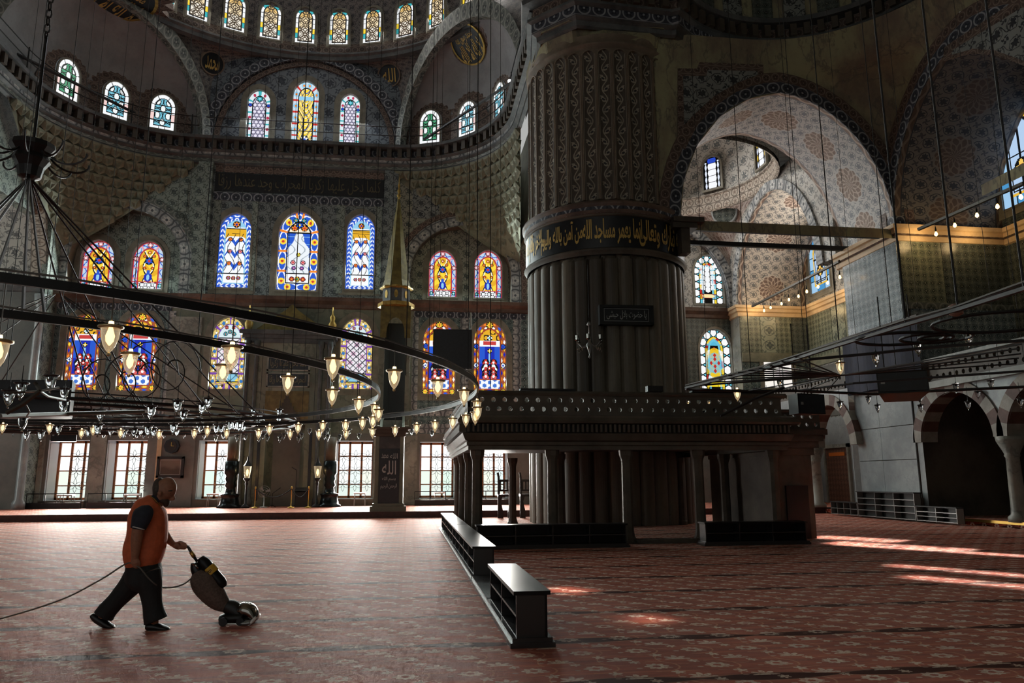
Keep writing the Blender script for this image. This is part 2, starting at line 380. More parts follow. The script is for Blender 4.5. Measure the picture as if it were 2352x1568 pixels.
M['iron_grey'] = simple('grey_iron', lin(88, 84, 78), .4, .6)
M['rope'] = simple('black_cable', lin(22, 22, 24), .6)
M['cable_grey'] = simple('grey_flex', lin(96, 92, 86), .6)
M['black'] = simple('matt_black', lin(16, 16, 18), .5)
M['blackwood'] = simple('black_lacquered_wood', lin(22, 21, 22), .3, 0, .2)
M['blackwood_edge'] = simple('black_wood_edge', lin(44, 43, 44), .25, 0, .6)
M['wood'] = simple('brown_window_wood', lin(176, 104, 58), .45, grain=.3, gs=12)
M['wood_dark'] = simple('dark_carved_wood', lin(34, 26, 22), .45, grain=.3)
M['wood_door'] = arabesque('carved_inlaid_door', lin(120, 70, 44), lin(70, 36, 24), lin(150, 100, 66), .28, .4)
M['red_stone'] = stone('red_brown_voussoir', lin(84, 58, 50), lin(106, 76, 66), 2., .6)
M['white_stone'] = stone('pale_voussoir', lin(132, 128, 118), lin(156, 150, 140), 2., .55)
M['navy'] = simple('navy_cloth', lin(26, 31, 52), .8, grain=.25, gs=2)
M['grey_metal'] = simple('satin_grey_metal', lin(150, 150, 148), .3, .5)
M['brass'] = simple('brass', lin(196, 160, 84), .3, .9)
M['skin'] = simple('skin', lin(150, 104, 82), .55, 0, .4, grain=.12, gs=30)
M['hair'] = simple('short_dark_hair', lin(66, 55, 50), .7, grain=.3, gs=60)
M['vest'] = simple('orange_vest', lin(200, 98, 60), .75, grain=.12, gs=20)
M['navy_shirt'] = simple('navy_shirt', lin(36, 40, 52), .8, grain=.2, gs=20)
M['trousers'] = simple('black_trousers', lin(26, 27, 29), .8, grain=.25, gs=14)
M['shoe'] = simple('black_shoe', lin(18, 18, 19), .4)
M['bag'] = simple('brown_grey_bag_cloth', lin(92, 76, 68), .8, grain=.3, gs=40)
M['yellow'] = simple('yellow_label', lin(206, 160, 44), .5)
M['chrome'] = simple('chrome', lin(150, 148, 142), .15, 1.)
M['white'] = simple('white_paint', lin(214, 214, 212), .5)
M['outlet'] = simple('dark_slot', lin(8, 8, 8), .9)
def emit(name, col, k):
    g = G(name); e = g.n('ShaderNodeEmission'); g.put(e.inputs[0], col); e.inputs[1].default_value = k; g.t.links.new(e.outputs[0], g.out.inputs[0]); g.m.cycles.emission_sampling = 'NONE'; return g.m
def stained(name, k):
    """lit window glass: daylight through the coloured pieces, colour per piece"""
    g = G(name); a = g.n('ShaderNodeAttribute'); a.attribute_name = 'glass'; e = g.n('ShaderNodeEmission'); g.t.links.new(a.outputs[0], e.inputs[0]); e.inputs[1].default_value = k
    gl = g.n('ShaderNodeBsdfGlossy'); gl.inputs[1].default_value = .3; gl.inputs[0].default_value = (.05, .05, .05, 1); ad = g.n('ShaderNodeAddShader')
    g.t.links.new(e.outputs[0], ad.inputs[0]); g.t.links.new(gl.outputs[0], ad.inputs[1]); g.t.links.new(ad.outputs[0], g.out.inputs[0]); g.m.cycles.emission_sampling = 'NONE'; return g.m
M['glass_lit'] = stained('daylit_stained_glass', 1.0)
PANE = {}
def pane_mat(rgb, k=1.0):
    if (rgb, k) not in PANE: PANE[(rgb, k)] = emit('daylit_pane', lin(*rgb), k)
    return PANE[(rgb, k)]
def lampglass(name, tint, tr):
    g = G(name); t = g.n('ShaderNodeBsdfTransparent'); g.put(t.inputs[0], tint); gl = g.n('ShaderNodeBsdfGlossy'); gl.inputs[1].default_value = .08; gl.inputs[0].default_value = (.9, .92, .95, 1)
    fr = g.n('ShaderNodeLayerWeight'); fr.inputs[0].default_value = .5; mx = g.n('ShaderNodeMixShader'); f = E(g, fr.outputs[1])*(1-tr)+tr*.2
    g.put(mx.inputs[0], f); g.t.links.new(t.outputs[0], mx.inputs[1]); g.t.links.new(gl.outputs[0], mx.inputs[2]); g.t.links.new(mx.outputs[0], g.out.inputs[0]); return g.m
def clearglass(name):
    g = G(name); t = g.n('ShaderNodeBsdfGlass'); t.inputs['Roughness'].default_value = 0; t.inputs['IOR'].default_value = 1.45; t.inputs[0].default_value = (.97, .98, 1, 1); g.t.links.new(t.outputs[0], g.out.inputs[0]); return g.m
M['lamp_clear'] = clearglass('clear_lamp_glass')
def litglass(name):
    g = G(name); t = g.n('ShaderNodeBsdfTransparent'); g.put(t.inputs[0], (.95, .85, .7)); e = g.n('ShaderNodeEmission'); g.put(e.inputs[0], lin(255, 230, 190)); e.inputs[1].default_value = .6
    gl = g.n('ShaderNodeBsdfGlossy'); gl.inputs[1].default_value = .1
    fr = g.n('ShaderNodeLayerWeight'); fr.inputs[0].default_value = .45; mx = g.n('ShaderNodeMixShader'); g.put(mx.inputs[0], E(g, fr.outputs[1])*.62+.2)
    ad = g.n('ShaderNodeAddShader'); g.t.links.new(e.outputs[0], ad.inputs[0]); g.t.links.new(gl.outputs[0], ad.inputs[1])
    m2 = g.n('ShaderNodeMixShader'); m2.inputs[0].default_value = .25; g.t.links.new(e.outputs[0], m2.inputs[1]); g.t.links.new(gl.outputs[0], m2.inputs[2])
    g.t.links.new(t.outputs[0], mx.inputs[1]); g.t.links.new(m2.outputs[0], mx.inputs[2]); g.t.links.new(mx.outputs[0], g.out.inputs[0]); g.m.cycles.emission_sampling = 'NONE'; return g.m
M['lamp_lit'] = litglass('glowing_lamp_glass')
M['bulb'] = emit('glowing_bulb', lin(255, 214, 150), 3.2)
M['bulb_string'] = emit('warm_festoon_bulb', lin(255, 200, 120), 6.0)
M['lamp_rim'] = simple('lamp_rim_metal', lin(190, 170, 130), .3, .6)
M['lamp_rim_dark'] = simple('lamp_rim_iron', lin(60, 60, 62), .35, .5)

# ---------------------------------------------------------------- lettering
AR = {c: (k, n) for c, k, n in (('ا', 0xFE8D, 2), ('أ', 0xFE83, 2), ('إ', 0xFE87, 2), ('آ', 0xFE81, 2), ('ب', 0xFE8F, 4), ('ة', 0xFE93, 2), ('ت', 0xFE95, 4), ('ث', 0xFE99, 4), ('ج', 0xFE9D, 4), ('ح', 0xFEA1, 4), ('خ', 0xFEA5, 4), ('د', 0xFEA9, 2), ('ذ', 0xFEAB, 2), ('ر', 0xFEAD, 2), ('ز', 0xFEAF, 2), ('س', 0xFEB1, 4), ('ش', 0xFEB5, 4), ('ص', 0xFEB9, 4), ('ض', 0xFEBD, 4), ('ط', 0xFEC1, 4), ('ع', 0xFEC9, 4), ('غ', 0xFECD, 4), ('ف', 0xFED1, 4), ('ق', 0xFED5, 4), ('ك', 0xFED9, 4), ('ل', 0xFEDD, 4), ('م', 0xFEE1, 4), ('ن', 0xFEE5, 4), ('ه', 0xFEE9, 4), ('و', 0xFEED, 2), ('ى', 0xFEEF, 2), ('ي', 0xFEF1, 4))}
def shape_ar(t):
    t = t.replace('لا', '\u0001').replace('لآ', '\u0001'); o = []
    for i, c in enumerate(t):
        pj = i > 0 and t[i-1] in AR and AR[t[i-1]][1] == 4
        if c == '\u0001': o.append(chr(0xFEFC if pj else 0xFEFB)); continue
        if c not in AR: o.append(c); continue
        k, n = AR[c]; nj = n == 4 and i+1 < len(t) and (t[i+1] in AR or t[i+1] == '\u0001')
        o.append(chr(k+(3 if pj and nj else 1 if pj else 2 if nj else 0)))
    return ''.join(reversed(o))
def letters(text, w, h, bold=.0):
    """flat outlines of a line of writing, fitted to w x h and centred; vertices (x, z) and faces"""
    cu = bpy.data.curves.new('lettering', 'FONT'); cu.body = shape_ar(text); cu.resolution_u = 2; cu.offset = bold
    o = bpy.data.objects.new('lettering', cu); COL.objects.link(o); bpy.context.view_layer.update()
    me = bpy.data.meshes.new_from_object(o.evaluated_get(bpy.context.evaluated_depsgraph_get()))
    v = np.array([tuple(p.co)[:2] for p in me.vertices]); f = [tuple(p.vertices) for p in me.polygons]
    bpy.data.objects.remove(o); bpy.data.curves.remove(cu); bpy.data.meshes.remove(me)
    a, b = v.min(0), v.max(0); v = (v-(a+b)/2)/(b-a)*np.array([w, h]); return v, f
def write(name, text, w, h, place, mat, parent, bold=.0):
    """lettering laid on a surface; place(x, z) gives the point on it"""
    v, f = letters(text, w, h, bold); b = MB(); i = b.add([place(x, z) for x, z in v])
    for q in f: b.face([i+k for k in q])
    return b.build(name, mat, parent)
# ---------------------------------------------------------------- stained glass designs (colour of each small piece of glass)
WHT, CRM, YEL, GLD, ORG, RED, BLU, DBL, LBL, TEA, GRN, PNK, PUR, LEAD = (236, 238, 240), (238, 226, 200), (244, 208, 60), (222, 168, 40), (232, 130, 40), (196, 52, 44), (36, 84, 196), (22, 40, 168), (140, 196, 226), (56, 168, 176), (40, 140, 90), (226, 150, 160), (110, 60, 160), (14, 16, 20)
class Pic:
    def __init__(s, w, h, rise, nu):
        s.nu = nu; s.H = 2*h/w; s.nv = int(nu*h/w); s.rise = 2*rise/w; s.vs = s.H-s.rise
        U, V = np.meshgrid((np.arange(nu)+.5)/nu*2-1, (np.arange(s.nv)+.5)/s.nv*s.H); s.u, s.v = U, V
        q = (np.abs(U)**1.9+(np.clip(V-s.vs, 0, None)/s.rise)**1.9)**(1/1.9)
        s.e = np.minimum(np.where(V < s.vs, 1-np.abs(U), 1-q), V); s.inside = s.e > 0
        s.s = np.where(V < s.vs, V, s.vs+np.arctan2((V-s.vs)/s.rise, np.abs(U)+1e-6)*.9)
        s.s = np.where((V < 1-np.abs(U)) & (V < .5), np.abs(U)*1.0-1, s.s)
        s.c = np.zeros(U.shape+(3,))
    def put(s, m, c): s.c[m & s.inside] = lin(*c)
    def fl(s, x, y, r, n, a, b, sq=1., mir=True):
        for k in ((-1, 1) if mir and x else (1,)):
            dx, dy = s.u-k*x, (s.v-y)*sq; R = np.hypot(dx, dy); T = np.arctan2(dx, dy)
            s.put(R < r*1.12, LEAD); s.put(R < r*(.78+.24*np.cos(n*T)), a); s.put(R < r*.36, b)
    def line(s, f, w=.05, c=LEAD, m=True): s.put((np.abs(f) < w) & m, c)
def fr(x): return x-np.floor(x)
def d_braid(p):
    b = .36; t = p.e/b; B = p.e < b
    p.put(p.inside, WHT); p.put(B, BLU); ch = fr(p.s*3.2+np.abs(t-.5)*1.5); p.put(B & (np.abs(t-.5) < .36) & (ch < .42) & (np.abs(t-.5) > .05), WHT); p.line(p.e-b, .04, LBL)
    c = p.e > b; H = p.H
    p.put(c & (p.v > H*.82), LBL); p.put(c & (p.v > H*.70) & (p.v < H*.80), GLD); p.line(fr(p.v*6)-.5, .05, LEAD, c & (p.v > H*.70) & (p.v < H*.8)); p.fl(0, H*.86, .2, 6, ORG, DBL)
    f = c & (p.v > H*.2) & (p.v < H*.74); w = np.abs(p.u)
    for k in range(3):
        y = H*(.27+.16*k); p.put(f & (np.abs((p.v-y)-.35*np.sin(w*5)) < .16*(1-w)) , BLU); p.fl(.32, y+.32, .13, 5, PNK if k % 2 else ORG, RED)
    p.put(f & (p.v > H*.66) & (p.v-H*.66 > (.64-w)*.9), GLD)
    p.put(c & (p.v < H*.19), WHT)
    for x in (0, .3): p.fl(x, H*.14, .12, 4, (210, 110, 60), BLU)
    p.line(p.v-H*.2, .03); p.line(p.v-H*.8, .03, LEAD, c); p.line(fr(p.u*2.2+.5*np.sin(p.v*3))-.5, .05, LEAD, f)
def d_medal(p):
    b = .42; B = p.e < b; p.put(p.inside, WHT); p.put(B, BLU)
    t = fr(p.s*.95)-.5; x = (p.e/b-.5)*b
    p.put(B & (np.hypot(x*1.6, t*.62) < .34) & (np.hypot(x*1.6, t*.62) > .27), WHT); p.put(B & (np.hypot(x, t/.95) < .17), YEL); p.put(B & (np.hypot(x, t/.95) < .07), RED); p.put(B & (np.abs(t) > .45), ORG)
    c = p.e >= b; H = p.H; w = np.abs(p.u)
    p.put(c & (p.v > H*.74), CRM); p.fl(.25, H*.80, .16, 5, ORG, RED); p.fl(0, H*.84, .17, 6, BLU, YEL); p.fl(.2, H*.90, .12, 5, TEA, ORG)
    nz = c & (p.v < H*.74) & (p.v > H*.22); p.put(nz, BLU); p.line(fr(p.v*5)-.5, .06, LBL, nz)
    lim = .56-.42*np.clip((p.v-H*.5)/(H*.22), 0, 1)+.04*np.sin(p.v*9); p.put(nz & (w < lim), (226, 232, 238))
    p.line(np.sin(p.u*7+2*np.sin(p.v*5))-.2, .22, (158, 170, 180), nz & (w < lim)); p.fl(.25, H*.36, .12, 5, PNK, RED); p.fl(0, H*.46, .1, 6, YEL, GRN); p.fl(.2, H*.29, .1, 5, PUR, PNK)
    p.put(c & (p.v < H*.22), WHT); p.fl(.28, H*.15, .12, 5, RED, GLD); p.fl(0, H*.15, .13, 6, GLD, GRN); p.line(p.v-H*.22, .03, LEAD, c); p.line(p.v-H*.74, .035, LEAD, c); p.line(p.e-b, .03)
def d_vase(p):
    b = .36; H = p.H; B = p.e < b; p.put(p.inside, GLD); p.put(p.inside & (fr(p.v*1.3+np.sin(p.u*5)*.3) < .5), YEL)
    p.put(B, (186, 206, 222)); p.line(np.sin(p.s*9)*.1+(p.e-b*.5), .035, BLU, B); p.put(B & (fr(p.s*1.4) < .16), PNK)
    p.line(p.e-.03, .035, (176, 50, 60)); p.line(p.e-b, .045, (176, 50, 60))
    for y in (H*.64, p.v.max()-.2): p.fl(.82 if y < H*.9 else 0, y, .17, 8, PNK, WHT)
    c = p.e > b+.05
    p.line(np.abs(p.u)-.12-.22*np.abs(np.sin((p.v-H*.3)*2.6)), .045, LEAD, c); p.line(np.abs(p.u)-.3*np.abs(np.sin((p.v-H*.3)*2.6)), .035, (250, 246, 220), c)
    p.fl(0, H*.60, .24, 6, BLU, RED); p.fl(.28, H*.70, .11, 5, ORG, RED); p.fl(.25, H*.45, .1, 5, RED, YEL); p.fl(0, H*.78, .12, 5, ORG, WHT)
    p.put(c & (np.hypot(p.u*1.1, (p.v-H*.26)) < .29), DBL); p.put(c & (np.hypot(p.u*2.6, (p.v-H*.26)) < .24), LBL); p.put(c & (np.abs(p.u) < .1) & (np.abs(p.v-H*.36) < .16), BLU)
    q = (p.v < H*.15) & (np.abs(p.u) < .55) & (p.v > .05); p.put(q, WHT); p.line(np.sin(p.u*14)*np.sin(p.v*14)-.25, .25, LEAD, q); p.line(p.v-H*.16, .035, (176, 50, 60)); p.line(np.abs(p.u)-.58, .03, (176, 50, 60), p.v < H*.16)
    p.fl(.8, H*.09, .13, 4, TEA, WHT)
def d_tulip(p):
    b = .34; H = p.H; B = p.e < b; p.put(p.inside, DBL); p.put(B, (150, 74, 40))
    i = np.floor(p.s*2.6)+3*np.floor(p.e/b*2); di = (np.abs(fr(p.s*2.6)-.5)+np.abs(fr(p.e/b*2)-.5)) < .42; cols = (DBL, YEL, WHT, GLD, BLU, ORG)
    for k in range(6): p.put(B & di & (np.mod(i, 6) == k), cols[k])
    for y in (H*.40, H*.66): p.fl(.83, y, .16, 8, WHT if y < H*.5 else BLU, BLU if y < H*.5 else DBL)
    p.fl(.83, .18, .16, 8, YEL, ORG); p.fl(0, H-.2, .2, 8, YEL, ORG); p.line(p.e-b, .04, (150, 60, 40))
    c = p.e > b+.04
    t = c & (p.v > H*.74); p.put(t, GLD); p.line(np.sin(p.u*8)*np.cos(p.v*8)-.3, .2, LEAD, t); p.fl(0, H*.78, .16, 4, WHT, TEA); p.put(c & (p.v > H*.66) & (p.v < H*.74), WHT); p.put(c & (p.v > H*.68) & (p.v < H*.73) & (np.abs(p.u) < .4), (190, 60, 60))
    p.put(c & (np.abs(p.u) > .3) & (p.v > H*.42) & (p.v < H*.66), BLU); p.fl(0, H*.60, .13, 4, YEL, WHT); p.put(c & (np.abs(p.u) < .08) & (p.v > H*.42) & (p.v < H*.56), LBL)
    for y, r, a in ((H*.44, .20, RED), (H*.36, .26, WHT), (H*.30, .2, RED), (H*.25, .22, (210, 90, 90))): p.fl(.24, y, r, 3, a, RED if a == WHT else WHT); 
    p.fl(0, H*.36, .14, 5, RED, WHT)
    q = c & (p.v < H*.20) & (p.v > H*.07); p.put(q, (60, 110, 200)); 
    for a in (0, PI/3, 2*PI/3): p.line(fr((p.u*math.cos(a)+p.v*math.sin(a))*3.1)-.5, .14, WHT, q)
    p.line(p.v-H*.21, .03, (150, 60, 40), c)
def d_lattice(p):
    b = .36; H = p.H; B = p.e < b; p.put(p.inside, (226, 222, 228)); p.put(B, (214, 190, 110)); p.line(np.sin(p.s*8)+np.sin(p.e*22)-.3, .35, (120, 96, 60), B); p.put(B & (fr(p.s*1.1) < .14), PUR)
    p.put(B & (np.hypot((fr(p.s*1.1)-.55)/1.1, p.e-b*.5) < .10), (40, 110, 180)); p.put(B & (np.hypot((fr(p.s*2.2)-.55)/2.2, p.e-b*.5) < .06), WHT)
    c = p.e > b; p.line(p.e-b, .04, PUR)
    la = c & (p.v > H*.22) & (p.v < H*.70); i = np.mod(np.floor((p.u+p.v)*2.6)+np.floor((p.u-p.v)*2.6)*2, 5); p.put(la & (i == 1), (214, 170, 196))
    p.line(fr((p.u+p.v)*2.6)-.5, .1, (60, 56, 70), la); p.line(fr((p.u-p.v)*2.6)-.5, .1, (60, 56, 70), la)
    t = c & (p.v > H*.72); p.put(t, (206, 224, 228)); p.fl(.25, H*.77, .12, 5, TEA, RED); p.fl(0, H*.80, .12, 5, TEA, RED); p.fl(.2, H*.86, .1, 5, RED, TEA); p.line(p.v-H*.71, .04, LEAD, c)
    q = c & (p.v < H*.22); p.put(q, YEL); p.put(q & (np.abs(p.u)+np.abs(p.v-H*.165)*.8 < .62) & (np.abs(p.v-H*.165) < .3), (130, 190, 214)); p.line(np.sin(p.u*9)+np.sin(p.v*9), .2, (60, 100, 120), q); p.line(p.v-H*.22, .04, LEAD, c); p.line(p.v-H*.105, .03, LEAD, c)
def d_lun(p, side=False):
    b = .42; H = p.H; B = p.e < b
    if side:
        p.put(p.inside, (222, 218, 232)); p.put(B, (214, 224, 230)); p.put(B & (np.hypot((fr(p.s*.9)-.5)/.9, p.e-b*.5) < .14), (176, 50, 80)); p.put(B & (np.abs(fr(p.s*.9)-.95) < .08), TEA)
        c = p.e > b
        for a in (PI/6, -PI/6, PI/2): p.line(fr((p.u*math.cos(a)+p.v*math.sin(a))*3)-.5, .1, (96, 92, 120), c)
        for y in (.2, H*.74): p.fl(.8, y, .16, 6, BLU, DBL)
        p.fl(0, H*.86, .28, 6, TEA, LBL); p.line(p.e-b, .04)
    else:
        p.put(p.inside, (196, 214, 226)); p.put(B & (np.hypot((fr(p.s)-.5), p.e-b*.5) < .2), LBL); p.put(B & (np.hypot((fr(p.s)-.5), p.e-b*.5) < .09), ORG); p.put(B & (np.abs(fr(p.s)-.5) > .42), RED)
        c = p.e > b; p.put(c, YEL); p.line(np.sin(p.u*8+2.2*np.sin(p.v*2.2)), .28, LEAD, c); p.line(np.sin(p.v*5+2*np.cos(p.u*5)), .2, BLU, c); p.line(np.sin(p.v*5+2*np.cos(p.u*5)+1.4), .16, WHT, c)
        p.fl(0, H*.12, .3, 6, WHT, BLU); p.line(p.e-b, .04); p.put((p.v < H*.08) & c, (200, 190, 210)); p.put(c & (p.v > H*.72) & (p.v < H*.78), LBL)
def d_dome(p):
    b = .30; H = p.H; B = p.e < b; p.put(p.inside, (236, 216, 176)); p.put(p.inside & (p.v < H*.45), (230, 224, 212)); p.put(p.inside & (p.v > H*.74) & (p.e > b), (232, 194, 120))
    p.put(B, WHT); k = np.mod(np.floor(p.s*1.7), 5); p.put(B & (k == 1), TEA); p.put(B & (k == 2), YEL); p.line(fr(p.s*1.7)-.02, .06, LEAD, B); p.line(p.e-b, .06)
    c = p.e > b
    R = np.hypot(fr(p.u*.9+.5)-.5, fr(p.v*.9)-.5); R2 = np.hypot(fr(p.u*.9)-.5, fr(p.v*.9+.5)-.5); p.line(R-.38, .05, (70, 56, 40), c); p.line(R2-.38, .05, (70, 56, 40), c); p.line(R-.16, .04, (70, 56, 40), c); p.line(fr((p.u+p.v)*1.8)-.5, .07, (80, 66, 48), c); p.line(fr((p.u-p.v)*1.8)-.5, .07, (80, 66, 48), c)
def d_exedra(p, col):
    b = .34; B = p.e < b; p.put(p.inside, (230, 236, 236)); p.put(B, WHT); k = np.mod(np.floor(p.s*1.3), 4); p.put(B & (k == 1), (232, 200, 196)); p.put(B & (p.s > p.vs+.9) & (k == 2), YEL); p.line(fr(p.s*1.3)-.02, .05, LEAD, B); p.line(p.e-b, .06)
    c = p.e > b
    for du, dv in ((.5, 0), (0, .5)):
        R = np.hypot(fr(p.u*1.1+du)-.5, fr(p.v*.75+dv)-.5); p.put(c & (np.abs(R-.36) < .11), col); p.line(R-.47, .03, LEAD, c); p.line(R-.25, .03, LEAD, c)
    p.line(fr(p.v*1.5)-.5, .04, LEAD, c)
def d_blue(p):
    b = .4; B = p.e < b; p.put(p.inside, (170, 196, 226)); p.put(B, (150, 190, 222)); k = np.mod(np.floor(p.s*1.5), 3); p.put(B & (k == 1), (70, 140, 190)); p.line(fr(p.s*1.5)-.02, .06, LEAD, B); p.line(p.e-b, .07, (222, 176, 60)); p.line(p.e-b-.12, .03, LEAD); p.line(p.u, .03, LEAD, p.e > b); p.line(fr(p.v*.8)-.5, .03, LEAD, p.e > b); p.fl(0, p.H*.35, .3, 4, (232, 190, 90), (120, 60, 40))
DESIGN = {'braid': d_braid, 'medal': d_medal, 'vase': d_vase, 'tulip': d_tulip, 'lattice': d_lattice, 'lun': d_lun, 'lunside': lambda p: d_lun(p, True), 'dome': d_dome,
          'exgreen': lambda p: d_exedra(p, (70, 150, 110)), 'exteal': lambda p: d_exedra(p, (110, 180, 200)), 'blue': d_blue}
GC = {}
def glass_mesh(design, w, h, rise, nu=60):
    key = (design, round(w, 2), round(h, 2))
    if key in GC: return GC[key]
    p = Pic(w, h, rise, nu); DESIGN[design](p); nu, nv = p.nu, p.nv
    xs = (np.arange(nu+1)/nu-.5)*w; zs = np.arange(nv+1)/nv*h
    vx = np.array([(x, 0, z) for z in zs for x in xs]); fs = []; cs = []
    for j in range(nv):
        for i in range(nu):
            if p.inside[j, i]: a = j*(nu+1)+i; fs.append((a, a+1, a+nu+2, a+nu+1)); cs.append(p.c[j, i])
    me = bpy.data.meshes.new('stained_glass'); me.from_pydata(vx.tolist(), [], fs)
    at_ = me.attributes.new('glass', 'FLOAT_COLOR', 'FACE'); at_.data.foreach_set('color', np.c_[np.array(cs), np.ones(len(cs))].ravel())
    me.materials.append(M['glass_lit']); GC[key] = me; return me

# ---------------------------------------------------------------- walls with openings
class Frame:
    """an upright surface: u runs along it, z up, n out of it towards the room"""
    def __init__(s, o, u, n): s.o = Vector(o); s.u = Vector(u).normalized(); s.n = Vector(n).normalized()
    def p(s, u, z, n=0.): return s.o+s.u*u+s.n*n+Vector((0, 0, z))
    def rz(s): return math.atan2(s.u.y, s.u.x)
QF = Frame((0, YQ, 0), (1, 0, 0), (0, -1, 0))
def arch_h(t): t = min(1., abs(t)); return .94*math.sqrt(1-t*t)+.06*(1-t)
def top_of(h, u):
    x0, x1, zb, zt, rise = h
    return zt if not rise else zt-rise+rise*arch_h((u-(x0+x1)/2)/((x1-x0)/2))
def wall_part(mb, fr_, u0, u1, z0, z1, holes, n=0., depth=.0, seg=10):
    """a flat stretch of wall with openings cut (hole = u0, u1, sill, crown, rise), their reveals running back by depth"""
    hs = [h for h in holes if h[1] > u0+1e-4 and h[0] < u1-1e-4 and h[3] > z0 and h[2] < z1]
    xs = {u0, u1}
    for h in hs:
        k = seg if h[4] else 1
        for i in range(k+1):
            t = -math.cos(PI*i/k) if h[4] else -1+2*i/k
            x = (h[0]+h[1])/2+(h[1]-h[0])/2*t
            if u0 < x < u1: xs.add(round(x, 5))
    xs = sorted(xs)
    for a, b in zip(xs, xs[1:]):
        if b-a < 1e-4: continue
        m = (a+b)/2; cut = sorted([h for h in hs if h[0] < m < h[1]], key=lambda h: h[2]); lo = (z0, z0)
        for h in cut:
            if h[2] > lo[0]: mb.quad(fr_.p(a, lo[0], n), fr_.p(b, lo[1], n), fr_.p(b, h[2], n), fr_.p(a, h[2], n), ((a, lo[0]), (b, lo[1]), (b, h[2]), (a, h[2])))
            lo = (min(z1, top_of(h, a)), min(z1, top_of(h, b)))
        if lo[0] < z1-1e-5 or lo[1] < z1-1e-5: mb.quad(fr_.p(a, lo[0], n), fr_.p(b, lo[1], n), fr_.p(b, z1, n), fr_.p(a, z1, n), ((a, lo[0]), (b, lo[1]), (b, z1), (a, z1)))
def outline(h, seg=14):
    x0, x1, zb, zt, rise = h; m, w = (x0+x1)/2, (x1-x0)/2; P = [(x0, zb)]
    if rise: P += [(m-w*math.cos(PI*i/seg), zt-rise+rise*arch_h(math.cos(PI*i/seg))) for i in range(seg+1)]
    else: P += [(x0, zt), (x1, zt)]
    return P+[(x1, zb)]
def reveal(mb, fr_, h, n0, n1, sill=True):
    P = outline(h); P = P+[P[0]] if sill else P
    for (a, b), (c, d) in zip(P, P[1:]): mb.quad(fr_.p(a, b, n0), fr_.p(c, d, n0), fr_.p(c, d, n1), fr_.p(a, b, n1))
def grow(h, d, dz=None): dz = d if dz is None else dz; return (h[0]-d, h[1]+d, h[2]-dz, h[3]+d, h[4]+(d if h[4] else 0))
def archband(mb, fr_, h, d, n0, n1, foot=False, uvw=None):
    """flat or raised band following an opening, width d, from depth n0 out to n1; v runs 0..uvw across"""
    A = outline(h, 24); B = outline(grow(h, d, 0 if foot else d), 24); L = 0; w = uvw or d
    if not foot: A.append(A[0]); B.append(B[0])
    for i in range(len(A)-1):
        l = math.hypot(A[i+1][0]-A[i][0], A[i+1][1]-A[i][1])
        mb.quad(fr_.p(*A[i], n1), fr_.p(*A[i+1], n1), fr_.p(*B[i+1], n1), fr_.p(*B[i], n1), ((L, .02), (L+l, .02), (L+l, w-.02), (L, w-.02))); L += l
        if n0 != n1:
            mb.quad(fr_.p(*A[i], n0), fr_.p(*A[i+1], n0), fr_.p(*A[i+1], n1), fr_.p(*A[i], n1)); mb.quad(fr_.p(*B[i], n1), fr_.p(*B[i+1], n1), fr_.p(*B[i+1], n0), fr_.p(*B[i], n0))
WN = [0]
M['frame_stone'] = stone('window_surround_stone', lin(120, 116, 104), lin(144, 140, 126), 1.5, .5)
def stained_window(fr_, h, design, label, n=-.28, nu=60, margin=.26):
    """arched stained glass window set back in its opening: moulded stone surround, glass of many small pieces"""
    WN[0] += 1; b = MB(); reveal(b, fr_, h, .0, n-.05); archband(b, fr_, h, .10, 0, .05)
    if margin: archband(b, fr_, grow(h, .10), margin, -.01, .02)
    o = b.build('window_%d' % WN[0], M['frame_stone']); tag(o, label, None, None, 'structure')
    me = glass_mesh(design, h[1]-h[0], h[3]-h[2], h[4] or .01, nu)
    gl = child('stained_glass', me, o, fr_.p((h[0]+h[1])/2, h[2], n), (0, 0, fr_.rz())); gl['kind'] = 'stuff'; return o
def px_hole(x0, x1, y0, y1, Y=YQ, k=.62):
    """opening on the qibla wall from the photo's pixel box"""
    a = at(x0, y1, Y=Y); b = at(x1, y1, Y=Y); t = at((x0+x1)/2, y0, Y=Y); w = b.x-a.x; return (a.x, b.x, (a.z+b.z)/2, t.z, w*k)
# ---------------------------------------------------------------- floor and platform
def proj(P):
    d = Vector(P)-Vector((0, 0, EYE)); a = d.dot(_f); return 1176+F*d.dot(_r)/a, 784-F*d.dot(_u)/a
b = MB(); b.quad((-42, -30, -.1), (-42, YQ, -.1), (-42, YQ, 31), (-42, -30, 31)); b.build('wall_left_blocker', M['marble'], label='unseen outer wall at the far left, added to hold off ambient light', kind='structure')  # added out of view so less ambient light enters from the left
b = MB(); b.quad((1.5, -7, -.1), (24.5, -7, -.1), (24.5, -7, 31), (1.5, -7, 31)); b.build('wall_back_blocker', M['marble'], label='unseen partial wall behind the viewer, added to shade the right side', kind='structure')  # added out of view to darken the right-hand floor, tribune and arches
b = MB(); b.box(-42, 34, -30, 29.6, 31, 31.5); b.build('ceiling_blocker', M['stain'], label='unseen flat slab over the hall, added to keep sky light off the floor', kind='structure')  # flat slab added out of view to cut the sky light from above
STEP_Y, PLAT = 34.2, .28
b = MB(); b.grid(lambda s, t: Vector((-42+76*s, -8+42.4*t, 0)), 38, 22, lambda s, t: (-42+76*s, -8+42.4*t))
b.build('floor', M['carpet'], label='red carpet with palmettes and dark scalloped row lines', kind='structure')
b = MB(); b.quad((-42, STEP_Y, PLAT), (34, STEP_Y, PLAT), (34, YQ, PLAT), (-42, YQ, PLAT), ((-42, STEP_Y), (34, STEP_Y), (34, YQ), (-42, YQ)))
pf = b.build('floor_platform', M['carpet'], label='raised carpeted platform in front of the prayer niche', kind='structure')
